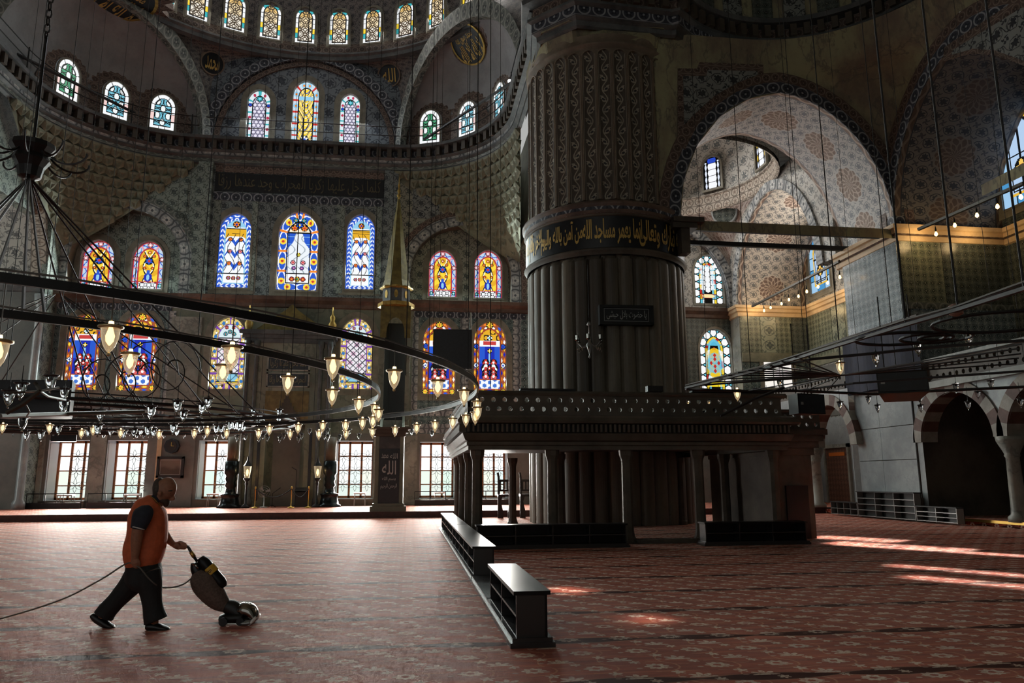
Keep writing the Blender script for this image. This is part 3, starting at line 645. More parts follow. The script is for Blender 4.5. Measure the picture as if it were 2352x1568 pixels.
b = MB(); b.box(-42, 34, STEP_Y-.04, STEP_Y+.02, 0, PLAT-.004); b.build('step_edge', M['step'], pf)
b = MB(); b.box(19.75, 34, 2, STEP_Y-.05, 0, .2); ps = b.build('floor_gallery', M['carpet'], label='low carpeted floor under the right-hand gallery', kind='structure')
b = MB(); b.box(19.7, 19.76, 2, 25.5, .12, .215); b.build('brass_edge', M['brass'], ps)

# ---------------------------------------------------------------- qibla wall
R1 = [(-18.85, -16.85, .66, 3.8, 0), (-15.95, -13.95, .66, 3.8, 0), (-11.3, -9.35, .68, 3.8, 0), (-4.05, -2.05, .66, 3.8, 0), (.55, 2.5, .64, 3.75, 0), (3.55, 5.5, .62, 3.75, 0)]
R2 = [px_hole(*q) for q in ((140, 220, 720, 895), (265, 352, 718, 897), (477, 557, 727, 893), (778, 852, 730, 893), (970, 1045, 737, 905), (1088, 1163, 738, 905))]
R3 = [px_hole(*q) for q in ((165, 243, 540, 655), (285, 360, 543, 655), (493, 570, 488, 660), (633, 726, 485, 666), (792, 857, 492, 664), (985, 1050, 565, 674), (1092, 1157, 565, 677))]
RL = [px_hole(*q) for q in ((562, 615, 205, 332), (667, 727, 185, 335), (778, 823, 215, 342))]
BL, BR = (-18.9, -13.0, 11.9, 16.75, 2.95), (-.2, 5.75, 11.9, 16.55, 2.95)
wq = MB(); wall_part(wq, QF, -42, -19.3, -.2, 4.2, R1); wall_part(wq, QF, -19.3, 34, -.2, 4.2, R1)
wq = wq.build('wall_qibla', M['marble_pink'], label='marble faced lower zone of the far wall with tall clear windows', kind='structure')
def zone(name, mat, u0, u1, z0, z1, holes=(), n=0., parent=wq):
    m = MB(); wall_part(m, QF, u0, u1, z0, z1, holes, n)
    return m.build(name, mat, parent)
zone('marble_facing', M['marble_pink'], -42, -19.2, 4.2, 11.35); zone('tile_revetment', M['tile_teal'], -19.2, -13.25, 4.2, 11.35, R2)
zone('marble_facing', M['marble_green'], -13.25, .05, 4.2, 11.35, R2); zone('tile_revetment', M['tile_teal'], .05, 7.2, 4.2, 11.35, R2)
zone('painted_wall', M['wall_green'], -19.3, -12.3, 11.35, 20.2, [BL]); zone('painted_wall', M['wall_blue'], -12.3, -1.2, 11.35, 20.2, R3); zone('painted_wall', M['wall_olive'], -1.2, 7.2, 11.35, 20.2, [BR])
zone('painted_wall', M['wall_green'], -42, -19.3, 11.35, 22)
for h, mt, bm in ((BL, 'wall_green', 'band_grey'), (BR, 'wall_olive', 'band_grey')):
    zone('blind_arch_back', M[mt], h[0], h[1], h[2], h[3], R3, -.75)
    m = MB(); reveal(m, QF, h, 0, -.75, False); m.build('blind_arch_soffit', M['dark_stone'], wq)  # shade of the recess put into a darker soffit colour
    m = MB(); archband(m, QF, h, .6, 0, .06, True, .62); m.build('blind_arch_band', M[bm], wq)
    m = MB(); archband(m, QF, grow(h, .62, 0), .3, 0, .09, True, .45); m.build('blind_arch_border', M['band_brown' if h is BR else 'band_green'], wq)
zone('lunette_wall', M['lunette'], -12.6, -.6, 20.2, 27.2, RL)
LF = (-11.75, -1.25, 21.0, 26.55, 5.25)
m = MB(); archband(m, QF, LF, .55, 0, .3, True, .6); m.build('lunette_arch_band', M['band_blue'], wq)
m = MB(); archband(m, QF, grow(LF, -.35, 0), .3, 0, .12, True, .45); m.build('lunette_inner_band', M['band_brown'], wq)
# painted panel above the right arch, frieze, dark borders
def panel(name, mat, u0, u1, z0, z1, n=.04, t=.04, parent=wq, fr_=QF):
    m = MB(); o = [fr_.p(u, z, k) for k in (n-t, n) for u, z in ((u0, z0), (u1, z0), (u1, z1), (u0, z1))]; i = m.add(o)
    for q in ((4, 5, 6, 7), (0, 4, 7, 3), (1, 2, 6, 5), (3, 7, 6, 2), (0, 1, 5, 4)): m.face([i+k for k in q])
    return m.build(name, mat, parent)
panel('painted_spandrel', M['spandrel'], -.15, 2.1, 16.9, 18.7, .05); panel('painted_spandrel', M['wall_green'], -15.2, -12.9, 16.7, 18.5, .05)
for u0, u1 in ((-12.35, -11.55), (-1.8, -1.0)): panel('painted_pilaster', M['wall_green' if u0 < -5 else 'wall_blue'], u0, u1, 11.9, 19.7, .28, .28)
for (u0, u1) in ((-11.5, -10.95), (-9.35, -8.9), (-4.6, -4.0), (-2.35, -1.85)): panel('painted_strip', M['wall_green'], u0+.06, u1-.06, 12.2, 17.6, .03, .03)
ins = panel('inscription_band', M['black_panel'], -11.45, -1.85, 18.05, 19.15, .06, .06)
write('lettering', 'كلما دخل عليها زكريا المحراب وجد عندها رزقا', 9.2, .95, lambda x, z: QF.p(-6.65+x, 18.6+z, .075), simple('dim_gold_lettering', lin(92, 84, 62), .6), ins)
panel('painted_frieze', M['band_blue'], -11.45, -1.85, 17.5, 17.98, .05); panel('painted_frieze', M['band_brown'], -11.45, -1.85, 19.2, 19.6, .05)
for u0, u1 in ((-19.2, -13.25), (.05, 6.6)):
    for z0, z1, mt in ((10.9, 11.3, 'band_blue'), (4.25, 4.75, 'band_grey'), (5.2, 5.6, 'band_grey')): panel('tile_border', M[mt], u0, u1, z0, z1, .03, .03)
for u0, u1 in ((-13.4, -13.0), (.0, .35), (2.75, 3.25), (5.85, 6.3)): panel('tile_border', M['band_grey'], u0, u1, 5.6, 10.9, .03, .03)
# moulded cornice between the window rows
m = MB(); m.sweep([(34, YQ, 11.35), (-42, YQ, 11.35)], [(0, -.1), (.12, -.06), (.15, .12), (.38, .3), (.42, .5), (.2, .55), (0, .6)]); m.build('trim_1', M['cornice_red'], label='reddish moulded stone cornice across the far wall', kind='structure')
# marble slabs and ribs of the lower zone
for (u0, u1, z0, z1, mt) in ((-13.2, -11.6, 4.6, 10.6, 'marble'), (-13.6, -11.5, .3, 4.1, 'marble_pink'), (-1.75, .0, 5., 11.1, 'marble_green'), (-2.0, .4, .3, 4.1, 'marble'), (2.6, 3.5, .3, 4.1, 'marble'), (-16.8, -16.0, .3, 4.1, 'marble'), (-25, -21.5, .3, 6, 'marble_pink'), (-21.4, -19.2, .3, 5, 'marble')):
    panel('marble_slab', M[mt], u0, u1, z0, z1, .05, .05)
for u, mt in ((-13.3, 'cornice_cream'), (-19.15, 'marble'), (-1.25, 'marble')):
    panel('corner_rib', M[mt], u-.12, u+.12, .3, 4.4, .12, .12)
# clear windows at floor level: deep pale reveals, wooden casements, panes, iron star lattice
def petals(mb, F_, cx, cz, r, n=.0):
    for k in range(6):
        a = PI/6+k*PI/3; d = Vector((math.cos(a), math.sin(a))); q = Vector((-d.y, d.x))
        for s in (-1, 1):
            pts = [Vector((cx, cz))+d*(r*t)+q*(s*.2*r*math.sin(PI*t)) for t in (0, .25, .5, .75, 1)]
            mb.tube([F_.p(p.x, p.y, n) for p in pts], .011, 4, False)
M['reveal'] = stone('pale_window_reveal', lin(196, 204, 210), lin(216, 222, 226), 1., .5)
def clear_window(h, label, seed):
    rnd = random.Random(seed); WN[0] += 1; x0, x1, z0, z1, _ = h; D = -1.25
    m = MB(); reveal(m, QF, h, 0, D-.05); o = m.build('window_%d' % WN[0], M['reveal']); tag(o, label, None, None, 'structure')
    m = MB(); nb = 3; wd = (x1-x0)/nb
    for x in (x0+.05, x0+wd, x1-wd, x1-.05): m.box(x-.055, x+.055, YQ-D-.06, YQ-D+.05, z0, z1)
    for z in (z0+.06, z1-.06): m.box(x0, x1, YQ-D-.06, YQ-D+.05, z-.06, z+.06)
    rows = [z0+(z1-z0)*t for t in (0, .24, .49, .74, 1)]
    for z in rows[1:4]: m.box(x0, x1, YQ-D-.045, YQ-D+.04, z-.03, z+.03)
    m.build('casement', M['wood'], o)
    for i in range(nb):
        for k in range(4):
            c = (232, 234, 234) if k > 1 else (204+rnd.randint(-8, 10), 218, 210+rnd.randint(-6, 6)) if k == 1 else (196+rnd.randint(-6, 14), 210, 202)
            q = MB(); q.box(x0+wd*i+.05, x0+wd*(i+1)-.05, YQ-D+.02, YQ-D+.03, rows[k]+.03, rows[k+1]-.03); q.build('pane', pane_mat(c, 1.3), o)
    m = MB(); n = -D*-1+.10; r = (rows[2]-rows[1])/2*.98
    for i in (1, 2) if seed != 3 else (0, 1, 2):
        for zc in (rows[1], rows[1]+2*r, rows[1]+4*r):
            if zc > z1-.1 or zc < z0+.1: continue
            petals(m, QF, x0+wd*(i+.5), zc, min(r, wd*.62), D+.09)
    m.build('iron_star_lattice', M['iron'], o)
    m = MB(); m.box(x0-.1, x1+.1, YQ-.35, YQ, z0-.38, z0-.02); m.build('sill', M['dark_stone'], o)
    # pierced white grille panel lining the left reveal
    m = MB(); m.box(x0+.005, x0+.03, YQ+.15, YQ+1.1, z0+.1, z1-.15); g_ = m.build('reveal_grille', M['white'], o)
for i, (h, l) in enumerate(zip(R1, ('clear floor-level window at the far left of the far wall', 'clear floor-level window left of the framed picture', 'clear floor-level window left of the prayer niche', 'clear floor-level window right of the prayer niche', 'clear floor-level window right of the tall pulpit', 'clear window seen through the tribune'))): clear_window(h, l, i)
for h, l in zip(R2, ('leftmost', 'second from left', 'pale lattice left of the niche', 'pale lattice right of the niche', 'half behind the black screen', 'right of the black screen')):
    stained_window(QF, h, 'lattice' if 'pale' in l else 'tulip', ('pale diagonal lattice stained glass window, ' if 'pale' in l else 'deep blue tulip stained glass window, ')+(l.replace('pale lattice ', '')+' of the prayer niche' if 'pale' in l else l), -.25)
QB = Frame((0, YQ+.75, 0), (1, 0, 0), (0, -1, 0))
for h, d, l in zip(R3, ('vase', 'vase', 'braid', 'medal', 'braid', 'vase', 'vase'), ('yellow vase stained glass window, left of the left pair', 'yellow vase stained glass window, right of the left pair', 'blue braid-bordered window left of the tall middle one', 'tall middle window with blue flower border', 'blue braid-bordered window beside the gilt spire', 'yellow vase stained glass window just right of the gilt spire', 'yellow vase stained glass window beside the great pier')):
    stained_window(QB if d == 'vase' else QF, h, d, l, -.25, 76 if d == 'medal' else 64)
for h, d, l in zip(RL, ('lunside', 'lun', 'lunside'), ('pale lilac window at the left in the high arch', 'tall yellow floral window in the middle of the high arch', 'pale lilac window at the right in the high arch')): stained_window(QF, h, d, l, -.2)

# ---------------------------------------------------------------- ring cornice, muqarnas corners
def arc(cx, cy, r, a0, a1, n): return [Vector((cx+r*math.cos(math.radians(a0+(a1-a0)*i/n)), cy+r*math.sin(math.radians(a0+(a1-a0)*i/n)), 0)) for i in range(n+1)]
def ring_path(d=0., z=0.):
    P = [Vector((5.35-d, 27.9, 0))]+arc(-1.5, 35.6, 6.85-d, 0, 90, 18)+arc(-12.4, 35.6, 6.9-d, 90, 180, 18)+[Vector((-19.4+d, 22, 0))]
    return [p+Vector((0, 0, z)) for p in P]
def along(path, step, off=0.):
    out = []; acc = off
    for a, b in zip(path, path[1:]):
        L = (b-a).length; t = (b-a).normalized() if L else None
        while acc < L: out.append((a+t*acc, t)); acc += step
        acc -= L
    return out
m = MB(); m.sweep(ring_path(0, 19.7), [(-.05, -.1), (.1, 0), (.12, .25), (.28, .36), (.3, .58), (.5, .66), (.5, .70), (.22, .72), (.22, 1.2), (.75, 1.24), (.78, 1.4), (-.1, 1.42)])
rc = m.build('trim_2', M['cornice'], label='high ring cornice with corbels round the bay of the prayer niche', kind='structure')
m = MB(); m.sweep(ring_path(.235, 20.45), [(0, 0), (0, .44)]); m.build('painted_frieze', M['band_blue'], rc)
m = MB(); m.sweep(ring_path(.135, 19.8), [(0, 0), (.0, .22)]); m.build('painted_frieze', M['band_green'], rc)
m = MB(); m.sweep(ring_path(.305, 20.1), [(0, 0), (.0, .2)]); m.build('painted_frieze', M['band_grey'], rc)
cb = MB(); cb.box(-.13, .13, -.02, .42, -.36, .16); cb.poly([(-.13, .42, -.1), (.13, .42, -.1), (.13, .1, -.36), (-.13, .1, -.36)]); cm = cb.mesh('corbel', M['dark_stone'])
for p, t in along(ring_path(.22, 20.76), .62, .2):
    if p.y > 29 or p.x > 0: child('corbel', cm, rc, p, (0, 0, math.atan2(t.y, t.x)))
def muq_cell():
    b = MB(); w, h, d = .5, .5, .5          # hooded cell: two cheeks, pointed hood, hollow back
    P = [(-w, 0, h), (w, 0, h), (w, d, h), (-w, d, h), (-w, .08, -h*.2), (w, .08, -h*.2), (0, .16, -h), (0, .62*d, h*.25), (-w*.55, d*.9, h*.45), (w*.55, d*.9, h*.45)]
    i = b.add(P)
    for q in ((0, 1, 2, 3), (3, 2, 9, 8), (3, 8, 4), (0, 3, 4), (2, 5, 9), (1, 5, 2), (8, 7, 6, 4), (9, 5, 6, 7), (8, 9, 7), (0, 4, 6, 5, 1)): b.face([i+k for k in q])
    return b.mesh('muqarnas_cell', M['muq'])
MC = muq_cell()
def muqarnas(corner, sx, label, z0=14.7, z1=19.65, R=6.9, tiers=10, top=5.35):
    """corner of small hooded cells that carries the round cornice over a square angle; sx = +1 for the right corner"""
    root = MB(); rows = []
    def path(r):
        x = corner[0]+(top-corner[0])*min(1., r/R); return arc(x-sx*r, corner[1]-r, r, 0, 90, 16) if sx > 0 else arc(x+r, corner[1]-r, r, 90, 180, 16)
    rad = lambda t: .25+(R-.25)*t**.85
    for k in range(21):
        t = k/20; rows.append([p+Vector((0, 0, z0-.3+(z1-z0+.3)*t)) for p in path(rad(t)-.02)])
    root.loft(rows, False); o = root.build('wall_squinch', M['muq'], label=label, kind='structure')
    th = (z1-z0)/tiers
    for k in range(tiers):
        r = rad((k+.55)/tiers); pts = path(r); L = r*PI/2; n = max(2, int(L/.54)); st = L/n
        for j, (p, t) in enumerate(along(pts, st, st*(.5 if k % 2 else .02))):
            child('muqarnas_cell', MC, o, p+Vector((0, 0, z0+th*(k+.55))), (0, 0, math.atan2(t.y, t.x)), (st*.98, .62, th*1.02))
    return o
muqarnas((6.3, YQ), 1, 'muqarnas corner of hooded stone cells between the gilt spire and the great pier')
muqarnas((-19.3, YQ), -1, 'muqarnas corner of hooded stone cells above the left pair of windows', top=-19.3)
b = MB(); b.box(-20.4, -19.9, 26, YQ, 15.5, 21.2); b.build('wall_left_side', M['wall_green'], label='upper side wall of the niche bay at the left', kind='structure')
b = MB(); b.box(6.35, 6.6, 31.5, YQ, 15.5, 21.2); b.build('wall_bay_side', M['muq'], label='upper side wall of the niche bay beside the great pier', kind='structure')
# side arch into the left aisle: its painted far jamb and soffit, wall below
b = MB(); b.box(-19.6, -19.3, 41.2, YQ, -.2, 20); b.build('wall_left_return', M['wall_green'], label='narrow painted return of the far wall at the left', kind='structure')
b = MB(); JX0, JX1 = -27.5, -19.35
def jamb(s, t):
    a = t*1.25; return Vector((JX0+(JX1-JX0)*s, 41.3-4.6*(1-math.cos(a)), 12.1+6.6*math.sin(a)))
b.grid(jamb, 4, 14, lambda s, t: ((JX1-JX0)*s, 8.3*t)); jo = b.build('wall_left_soffit', M['jamb_panel'], smooth=True, label='cream painted arch soffit at the far left', kind='structure')
for (s0, s1, mt) in ((.90, .995, 'band_cream'),):
    b = MB(); b.grid(lambda s, t: jamb(s0+(s1-s0)*s, t)+Vector((0, -.05, 0)), 2, 14, lambda s, t: (8.3*t, .55*s)); b.build('soffit_border', M[mt], jo)
b = MB(); b.box(JX0, JX1, 41.2, YQ, -.2, 11.5); b.build('wall_left_pier', M['marble_pink'], label='pinkish marble wall at the far left', kind='structure')
b = MB(); b.lathe([(.3, PLAT), (.3, .6), (.2, .75), (.19, 10.6), (.3, 10.9), (.34, 11.3)], 14, (-19.35, 41.05, 0)); b.build('trim_7', M['marble_pale'], smooth=True, label='slim pale corner column at the far left', kind='structure')
b = MB(); b.sweep([(-19.3, 41.2, 11.45), (-28, 41.2, 11.45)], [(0, 0), (.12, .05), (.3, .3), (.34, .5), (0, .6)]); b.build('trim_3', M['cornice'], label='stone cornice at the far left', kind='structure')

# ---------------------------------------------------------------- half dome, its side shells and pendentives
DC = Vector((-6.4, 30.3, 26.75)); DR = 12.1
b = MB()
def dome(s, t):
    a = PI*(s*1.1-.05); e = t*1.25; return DC+Vector((DR*math.cos(a)*math.cos(e), DR*math.sin(a)*math.cos(e), DR*.95*math.sin(e)))
b.grid(dome, 48, 16, lambda s, t: (s*38, t*15)); hd = b.build('ceiling', M['dome'], smooth=True, label='painted half dome above the prayer niche', kind='structure')
b = MB(); b.sweep([p+Vector((0, 0, 26.6)) for p in arc(DC.x, DC.y, DR-.05, -8, 188, 56)], [(-.1, -.18), (.18, -.12), (.2, .1), (.32, .2), (.32, .3), (.1, .42), (0, .5)]); b.build('ring_moulding', M['cornice'], hd)
b = MB(); b.grid(lambda s, t: dome(s, .02+.04*t)*1+((DC-dome(s, .03)).normalized()*.06), 48, 1, lambda s, t: (s*38, .6*t)); b.build('painted_band', M['band_brown'], hd)
b = MB(); b.grid(lambda s, t: dome(s, .25+.025*t)+((DC-dome(s, .26)).normalized()*.05), 48, 1, lambda s, t: (s*38, .45*t)); b.build('painted_band', M['band_brown'], hd)
for (x, y) in ((365, 20), (440, 60), (530, 91), (618, 113), (704, 123), (785, 120), (861, 108), (933, 88), (997, 56), (1060, 12)):
    p = at(x, y, Z=27.45); a = math.atan2(p.y-DC.y, p.x-DC.x); e = math.asin(.7/(DR*.95)); n = Vector((-math.cos(a), -math.sin(a), 0))
    base = DC+Vector((math.cos(a), math.sin(a), 0))*(DR*math.cos(e)-.42); base.z = 27.4
    fr_ = Frame((base.x, base.y, 0), (math.sin(a), -math.cos(a), 0), n)
    stained_window(fr_, (-.56, .56, 27.4, 29.75, .66), 'dome', 'honey coloured lattice window of the half dome, %s' % ('first from left' if x < 400 else 'second from left' if x < 500 else 'third from left' if x < 600 else 'fourth from left' if x < 700 else 'above the tall yellow floral window' if x < 760 else 'sixth from left' if x < 840 else 'seventh from left' if x < 900 else 'third from right' if x < 960 else 'second from right' if x < 1030 else 'rightmost, cut by the frame'), -.06, 44, .08)
def arch3(F1, F2, ph, z0, rise):
    m_ = (F1+F2)/2; h_ = (F1-F2)/2; q = m_+h_*math.cos(ph); return Vector((q.x, q.y, z0+rise*math.sin(ph)))
def lun_pt(ph, sx):
    mx_, w = -6.5, 5.6; return Vector((mx_+sx*w*math.cos(ph), YQ-.12, 21.0+5.75*math.sin(ph)))
SHELL = {}
def shell(sx, F1, F2, rc_, label, labelp):
    """side half dome over a muqarnas corner, its arch and the pendentive up to the half dome"""
    RISE = 5.95
    def Q(s):
        a = (90-90*s) if sx > 0 else (90+90*s); cx = -1.5 if sx > 0 else -12.4
        p = Vector((cx+6.87*math.cos(math.radians(a)), 35.6+6.87*math.sin(math.radians(a)), 21.0))
        if s > .999: p = Vector((F2.x, F2.y, 21.0))
        return p
    def srf(s, t):
        A = arch3(F1, F2, PI*s, 21.0, RISE); P0 = Q(s); P1 = Vector((P0.x, P0.y, 21.0+(A.z-21.0)*.95)); return P0*(1-t)**2+P1*(2*t*(1-t))+A*t*t
    b = MB(); b.grid(srf, 40, 14, lambda s, t: (s*11, t*8)); o = b.build('ceiling_shell', M['plaster'], smooth=True, label=label, kind='structure')
    pts = [arch3(F1, F2, PI*k/32, 21.0, RISE) for k in range(33)]; nrm = Vector((-(F2-F1).y, (F2-F1).x, 0)).normalized(); nrm = nrm if nrm.dot(Vector((-6.5, 25, 0))-F1) > 0 else -nrm
    b = MB(); up = [(arch3(F1, F2, PI*k/32, 21.0, RISE+.5)+((p-(F1+F2)/2)*Vector((1, 1, 0)).length*0) ) for k, p in enumerate(pts)]
    inn = [arch3(F1+(F2-F1)*.045, F2-(F2-F1)*.045, PI*k/32, 21.0, RISE-.5) for k in range(33)]
    b.loft([[p+nrm*.12 for p in inn], [p+nrm*.12 for p in up]], False, False, lambda k, j: (j*.55, .02+k*.56)); b.loft([[p-nrm*.3 for p in inn], [p+nrm*.12 for p in inn]], False); b.build('arch_band', M['band_green'], o)
    def pend(t, q):
        ph = q*PI/2; A = lun_pt(ph, sx); B_ = arch3(F1, F2, ph, 21.0, RISE); p = A.lerp(B_, t); out = Vector((p.x-DC.x, p.y-DC.y, 0)).normalized(); return p+out*(1.45*math.sin(ph)**1.5*4*t*(1-t))
    b = MB(); b.grid(pend, 14, 20, lambda s, t: (s*9*t, t*7)); po = b.build('ceiling_pendentive', M['dome'], smooth=True, label=labelp, kind='structure')
    def pend3(t, q):
        ph = PI/2+q*PI/2; A = arch3(F1, F2, ph, 21.0, RISE); p = A.lerp(Vector((F2.x+sx*.3, 30.0, A.z)), t); out = Vector((p.x-DC.x, p.y-DC.y, 0)).normalized(); return p+out*(1.2*math.sin(ph)**1.5*4*t*(1-t))
    b = MB(); b.grid(pend3, 12, 16, lambda s, t: (s*9*t, t*7)); b.build('ceiling_pendentive', M['dome'], smooth=True, label=labelp.replace('pendentive', 'outer pendentive'), kind='structure')
    SHELL[sx] = (srf, pend, o, po)
shell(1, Vector((-1.15, 42.3, 0)), Vector((5.35, 33., 0)), None, 'plain grey half dome right of the high arch', 'painted pendentive right of the high arch')
shell(-1, Vector((-11.9, 42.3, 0)), Vector((-19.4, 33., 0)), None, 'plain grey half dome left of the high arch', 'painted pendentive left of the high arch')
def on_surface(srf, x, y):
    """the surface point that the photo shows at pixel x, y, with its tangents"""
    best = min(((srf(i/40, j/40), i/40, j/40) for i in range(41) for j in range(41)), key=lambda q: math.dist(proj(q[0]), (x, y)))
    p, s, t = best; s, t = min(.97, max(.03, s)), min(.97, max(.03, t))
    n = (srf(s+.02, t)-srf(s-.02, t)).cross(srf(s, t+.02)-srf(s, t-.02)).normalized()
    if n.dot(Vector((0, 0, EYE))-p) < 0: n = -n
    ux = Vector((0, 0, 1)).cross(n).normalized(); return p, ux, n.cross(ux), n
def disc(b, c, ux, uy, n, r, d, seg=28, r0=0., teeth=0, td=.0):
    O = [c+n*d+(ux*math.cos(2*PI*k/seg)+uy*math.sin(2*PI*k/seg))*(r+(td*(1 if k % 2 else 0) if teeth else 0)) for k in range(seg)]
    if r0: 
        I_ = [c+n*d+(ux*math.cos(2*PI*k/seg)+uy*math.sin(2*PI*k/seg))*r0 for k in range(seg)]
        for k in range(seg): j = (k+1) % seg; b.quad(I_[k], O[k], O[j], I_[j])
    else: b.poly(O)
    W_ = [p-n*(d+.25) for p in O]
    for k in range(seg): j = (k+1) % seg; b.quad(O[k], W_[k], W_[j], O[j])
for x, y, sx, r, txt, l in ((485, 145, -1, .62, 'محمد', 'left'), (897, 172, 1, .66, 'الله', 'right')):
    p, ux, uy, n = on_surface(SHELL[sx][1], x, y); ro = thing('roundel', 'round black gilt-lettered roundel %s of the high arch' % l, 'roundel', p)
    b = MB(); disc(b, p, ux, uy, n, r, .14); b.build('disc', M['black_panel'], ro)
    b = MB(); disc(b, p, ux, uy, n, r*1.1, .18, r0=r*.97); disc(b, p, ux, uy, n, r*1.6, .08, r0=r*1.1); b.build('ring', M['rib'], ro)
    write('lettering', txt, r*1.25, r*1.25, lambda a, c, p=p, ux=ux, uy=uy, n=n: p+ux*a+uy*c+n*.16, M['gold_paint'], ro, .01)
for x, y, sx, r, l in ((265, -25, -1, 1.75, 'left'), (1078, 98, 1, 1.15, 'right')):
    p, ux, uy, n = on_surface(SHELL[sx][0], x, y); ro = thing('cartouche', 'dark gilt-lettered medallion with pointed border in the %s shell' % l, 'medallion', p)
    b = MB(); disc(b, p, ux, uy, n, r, .30); b.build('disc', M['black_panel'], ro)
    b = MB(); disc(b, p, ux, uy, n, r*1.06, .33, r0=r*.97); b.build('ring', M['gold'], ro)
    b = MB(); disc(b, p, ux, uy, n, r*1.22, .22, 48, r*1.0, 1, r*.3); b.build('pointed_border', M['band_brown'], ro)
    write('lettering', 'لا اله الا الله', r*1.5, r*.9, lambda a, c, p=p, ux=ux, uy=uy, n=n, r=r: p+ux*a+uy*(c-r*.35)+n*.32, M['gold_paint'], ro, .01)
    write('lettering', 'محمد رسول الله', r*1.2, r*.5, lambda a, c, p=p, ux=ux, uy=uy, n=n, r=r: p+ux*a+uy*(c+r*.35)+n*.32, M['gold_paint'], ro, .01)
for x, y, sx, d, l in ((133, 222, -1, 'exgreen', 'leftmost'), (248, 278, -1, 'exteal', 'middle'), (371, 300, -1, 'exteal', 'right'), (992, 330, 1, 'exgreen', 'left'), (1092, 316, 1, 'exteal', 'middle'), (1172, 272, 1, 'exteal', 'right')):
    p = at(x, y, Z=21.45); cx = -1.5 if sx > 0 else -12.4; a = math.atan2(p.y-35.6, p.x-cx); q = Vector((cx+6.45*math.cos(a), 35.6+6.45*math.sin(a), 0))
    fr_ = Frame(q, (math.sin(a), -math.cos(a), 0), (-math.cos(a), -math.sin(a), 0)); h = (-.62, .62, 21.3, 23.4, .75)
    o = stained_window(fr_, h, d, '%s of the three small windows of the %s grey half dome' % (l, 'right' if sx > 0 else 'left'), -.02, 44, 0)
    b = MB(); A = outline(grow(h, .12, 0), 22); B_ = outline(grow(h, .62, 0), 22)
    B_ = [(u, z) if k % 2 else (u*1.22, z+(.22 if z > 22.6 else 0)) for k, (u, z) in enumerate(B_)]
    A = [A[0]]+[(A[0][0], 21.3+(A[1][1]-21.3)*t) for t in (.33, .66)]+A[1:-1]+[(A[-1][0], 21.3+(A[1][1]-21.3)*t) for t in (.66, .33)]+[A[-1]]
    B_ = [B_[0]]+[(B_[0][0]-(.15 if t < .5 else 0), 21.3+(A[3][1]-21.3)*t) for t in (.33, .66)]+B_[1:-1]+[(B_[-1][0]+(.15 if t < .5 else 0), 21.3+(A[3][1]-21.3)*t) for t in (.66, .33)]+[B_[-1]]
    for k in range(len(A)-1): b.quad(fr_.p(*A[k], -.04), fr_.p(*A[k+1], -.04), fr_.p(*B_[k+1], -.14), fr_.p(*B_[k], -.14))
    b.build('painted_border', M['band_brown'], o)
# railing on the ring cornice with small lights, straight tie bars across the corners
b = MB()
for z in (21.75, 22.3): b.tube(ring_path(.55, z), .028, 5)
rl = thing('cornice_railing', 'thin black iron railing on the high ring cornice', 'railing', (-6.5, YQ-.6, 21.1)); b.build('rail', M['iron'], rl)
pm = MB(); pm.tube([(0, 0, 0), (0, 0, 1.3)], .035, 5); pm = pm.mesh('post', M['iron'])
for p, t in along(ring_path(.55, 21.1), 3.1, 1.): child('post', pm, rl, p)
for (x0, y0, x1, y1, z, l) in ((30, 120, 398, 304, 22.0, 'left'), (958, 331, 1180, 186, 21.6, 'right')):
    a, c = at(x0, y0, Z=z), at(x1, y1, Z=z); b = MB(); b.tube([a, c], .085, 6); b.build('tie_bar', M['iron'], label='long dark tie bar slanting across the high %s half dome' % l, cat='tie bar')
# ---------------------------------------------------------------- great fluted pier
_a, _b = at(1213, 800, Y=1.), at(1579, 800, Y=1.)
_tL, _tR = math.atan2(_a.x, 1.), math.atan2(_b.x, 1.); PY = 29.5; PX = PY*math.tan((_tL+_tR)/2); PR = math.hypot(PX, PY)*math.sin((_tR-_tL)/2); PC = Vector((PX, PY, 0))
_front = PC-PC.normalized()*PR
def pz(y): return at(1395, y, Y=_front.y).z
Z_REED, Z_BAND0, Z_BAND1, Z_MOULD, Z_FL1 = pz(584), pz(570), pz(496), pz(463), pz(112)
FACE = math.atan2(-PC.y, -PC.x)          # direction from the pier to the viewer's side of the hall
pier = thing('great_pier', 'huge round fluted pier with inscription band and painted upper half', 'pier', PC)
NR = 34
def reed(s, t):
    a = 2*PI*s; x = ((s*NR) % 1)*2-1
    z = (Z_REED-.25)*t/.8 if t <= .8 else Z_REED-.25+.30*(t-.8)/.2
    dz = max(0., (z-(Z_REED-.25))/.29); d = math.sqrt(max(0., 1-x*x-dz*dz))*.17
    return PC+Vector((math.cos(a)*(PR-.17+d), math.sin(a)*(PR-.17+d), z))
b = MB(); b.grid(lambda s, t: reed(s, t), NR*8, 14, lambda s, t: (s*20, t*10)); b.build('reeded_shaft', M['pier_stone'], pier)
b = MB(); b.lathe([(PR+.02, Z_REED+.0), (PR+.05, Z_BAND0-.1), (PR+.14, Z_BAND0-.03), (PR+.05, Z_BAND0), (PR+.02, Z_BAND1), (PR+.06, Z_BAND1), (PR+.09, Z_BAND1+.08), (PR+.05, Z_BAND1+.1)], 72, PC, False); b.build('collar', M['dark_stone'], pier, True)
b = MB(); b.lathe([(PR+.07, Z_BAND0+.02), (PR+.045, Z_BAND1-.02)], 72, PC, False); bd = b.build('inscription_band', M['black_panel'], pier, True)
HB = Z_BAND1-Z_BAND0
def on_pier(r, zc): return lambda x, z: PC+Vector((math.cos(FACE+.0+x/PR)*r, math.sin(FACE+x/PR)*r, zc+z))
t1, t2 = 'انما يعمر مساجد الله من آمن بالله', 'واليوم الآخر واقام الصلاة'
g_ = M['gold_paint']
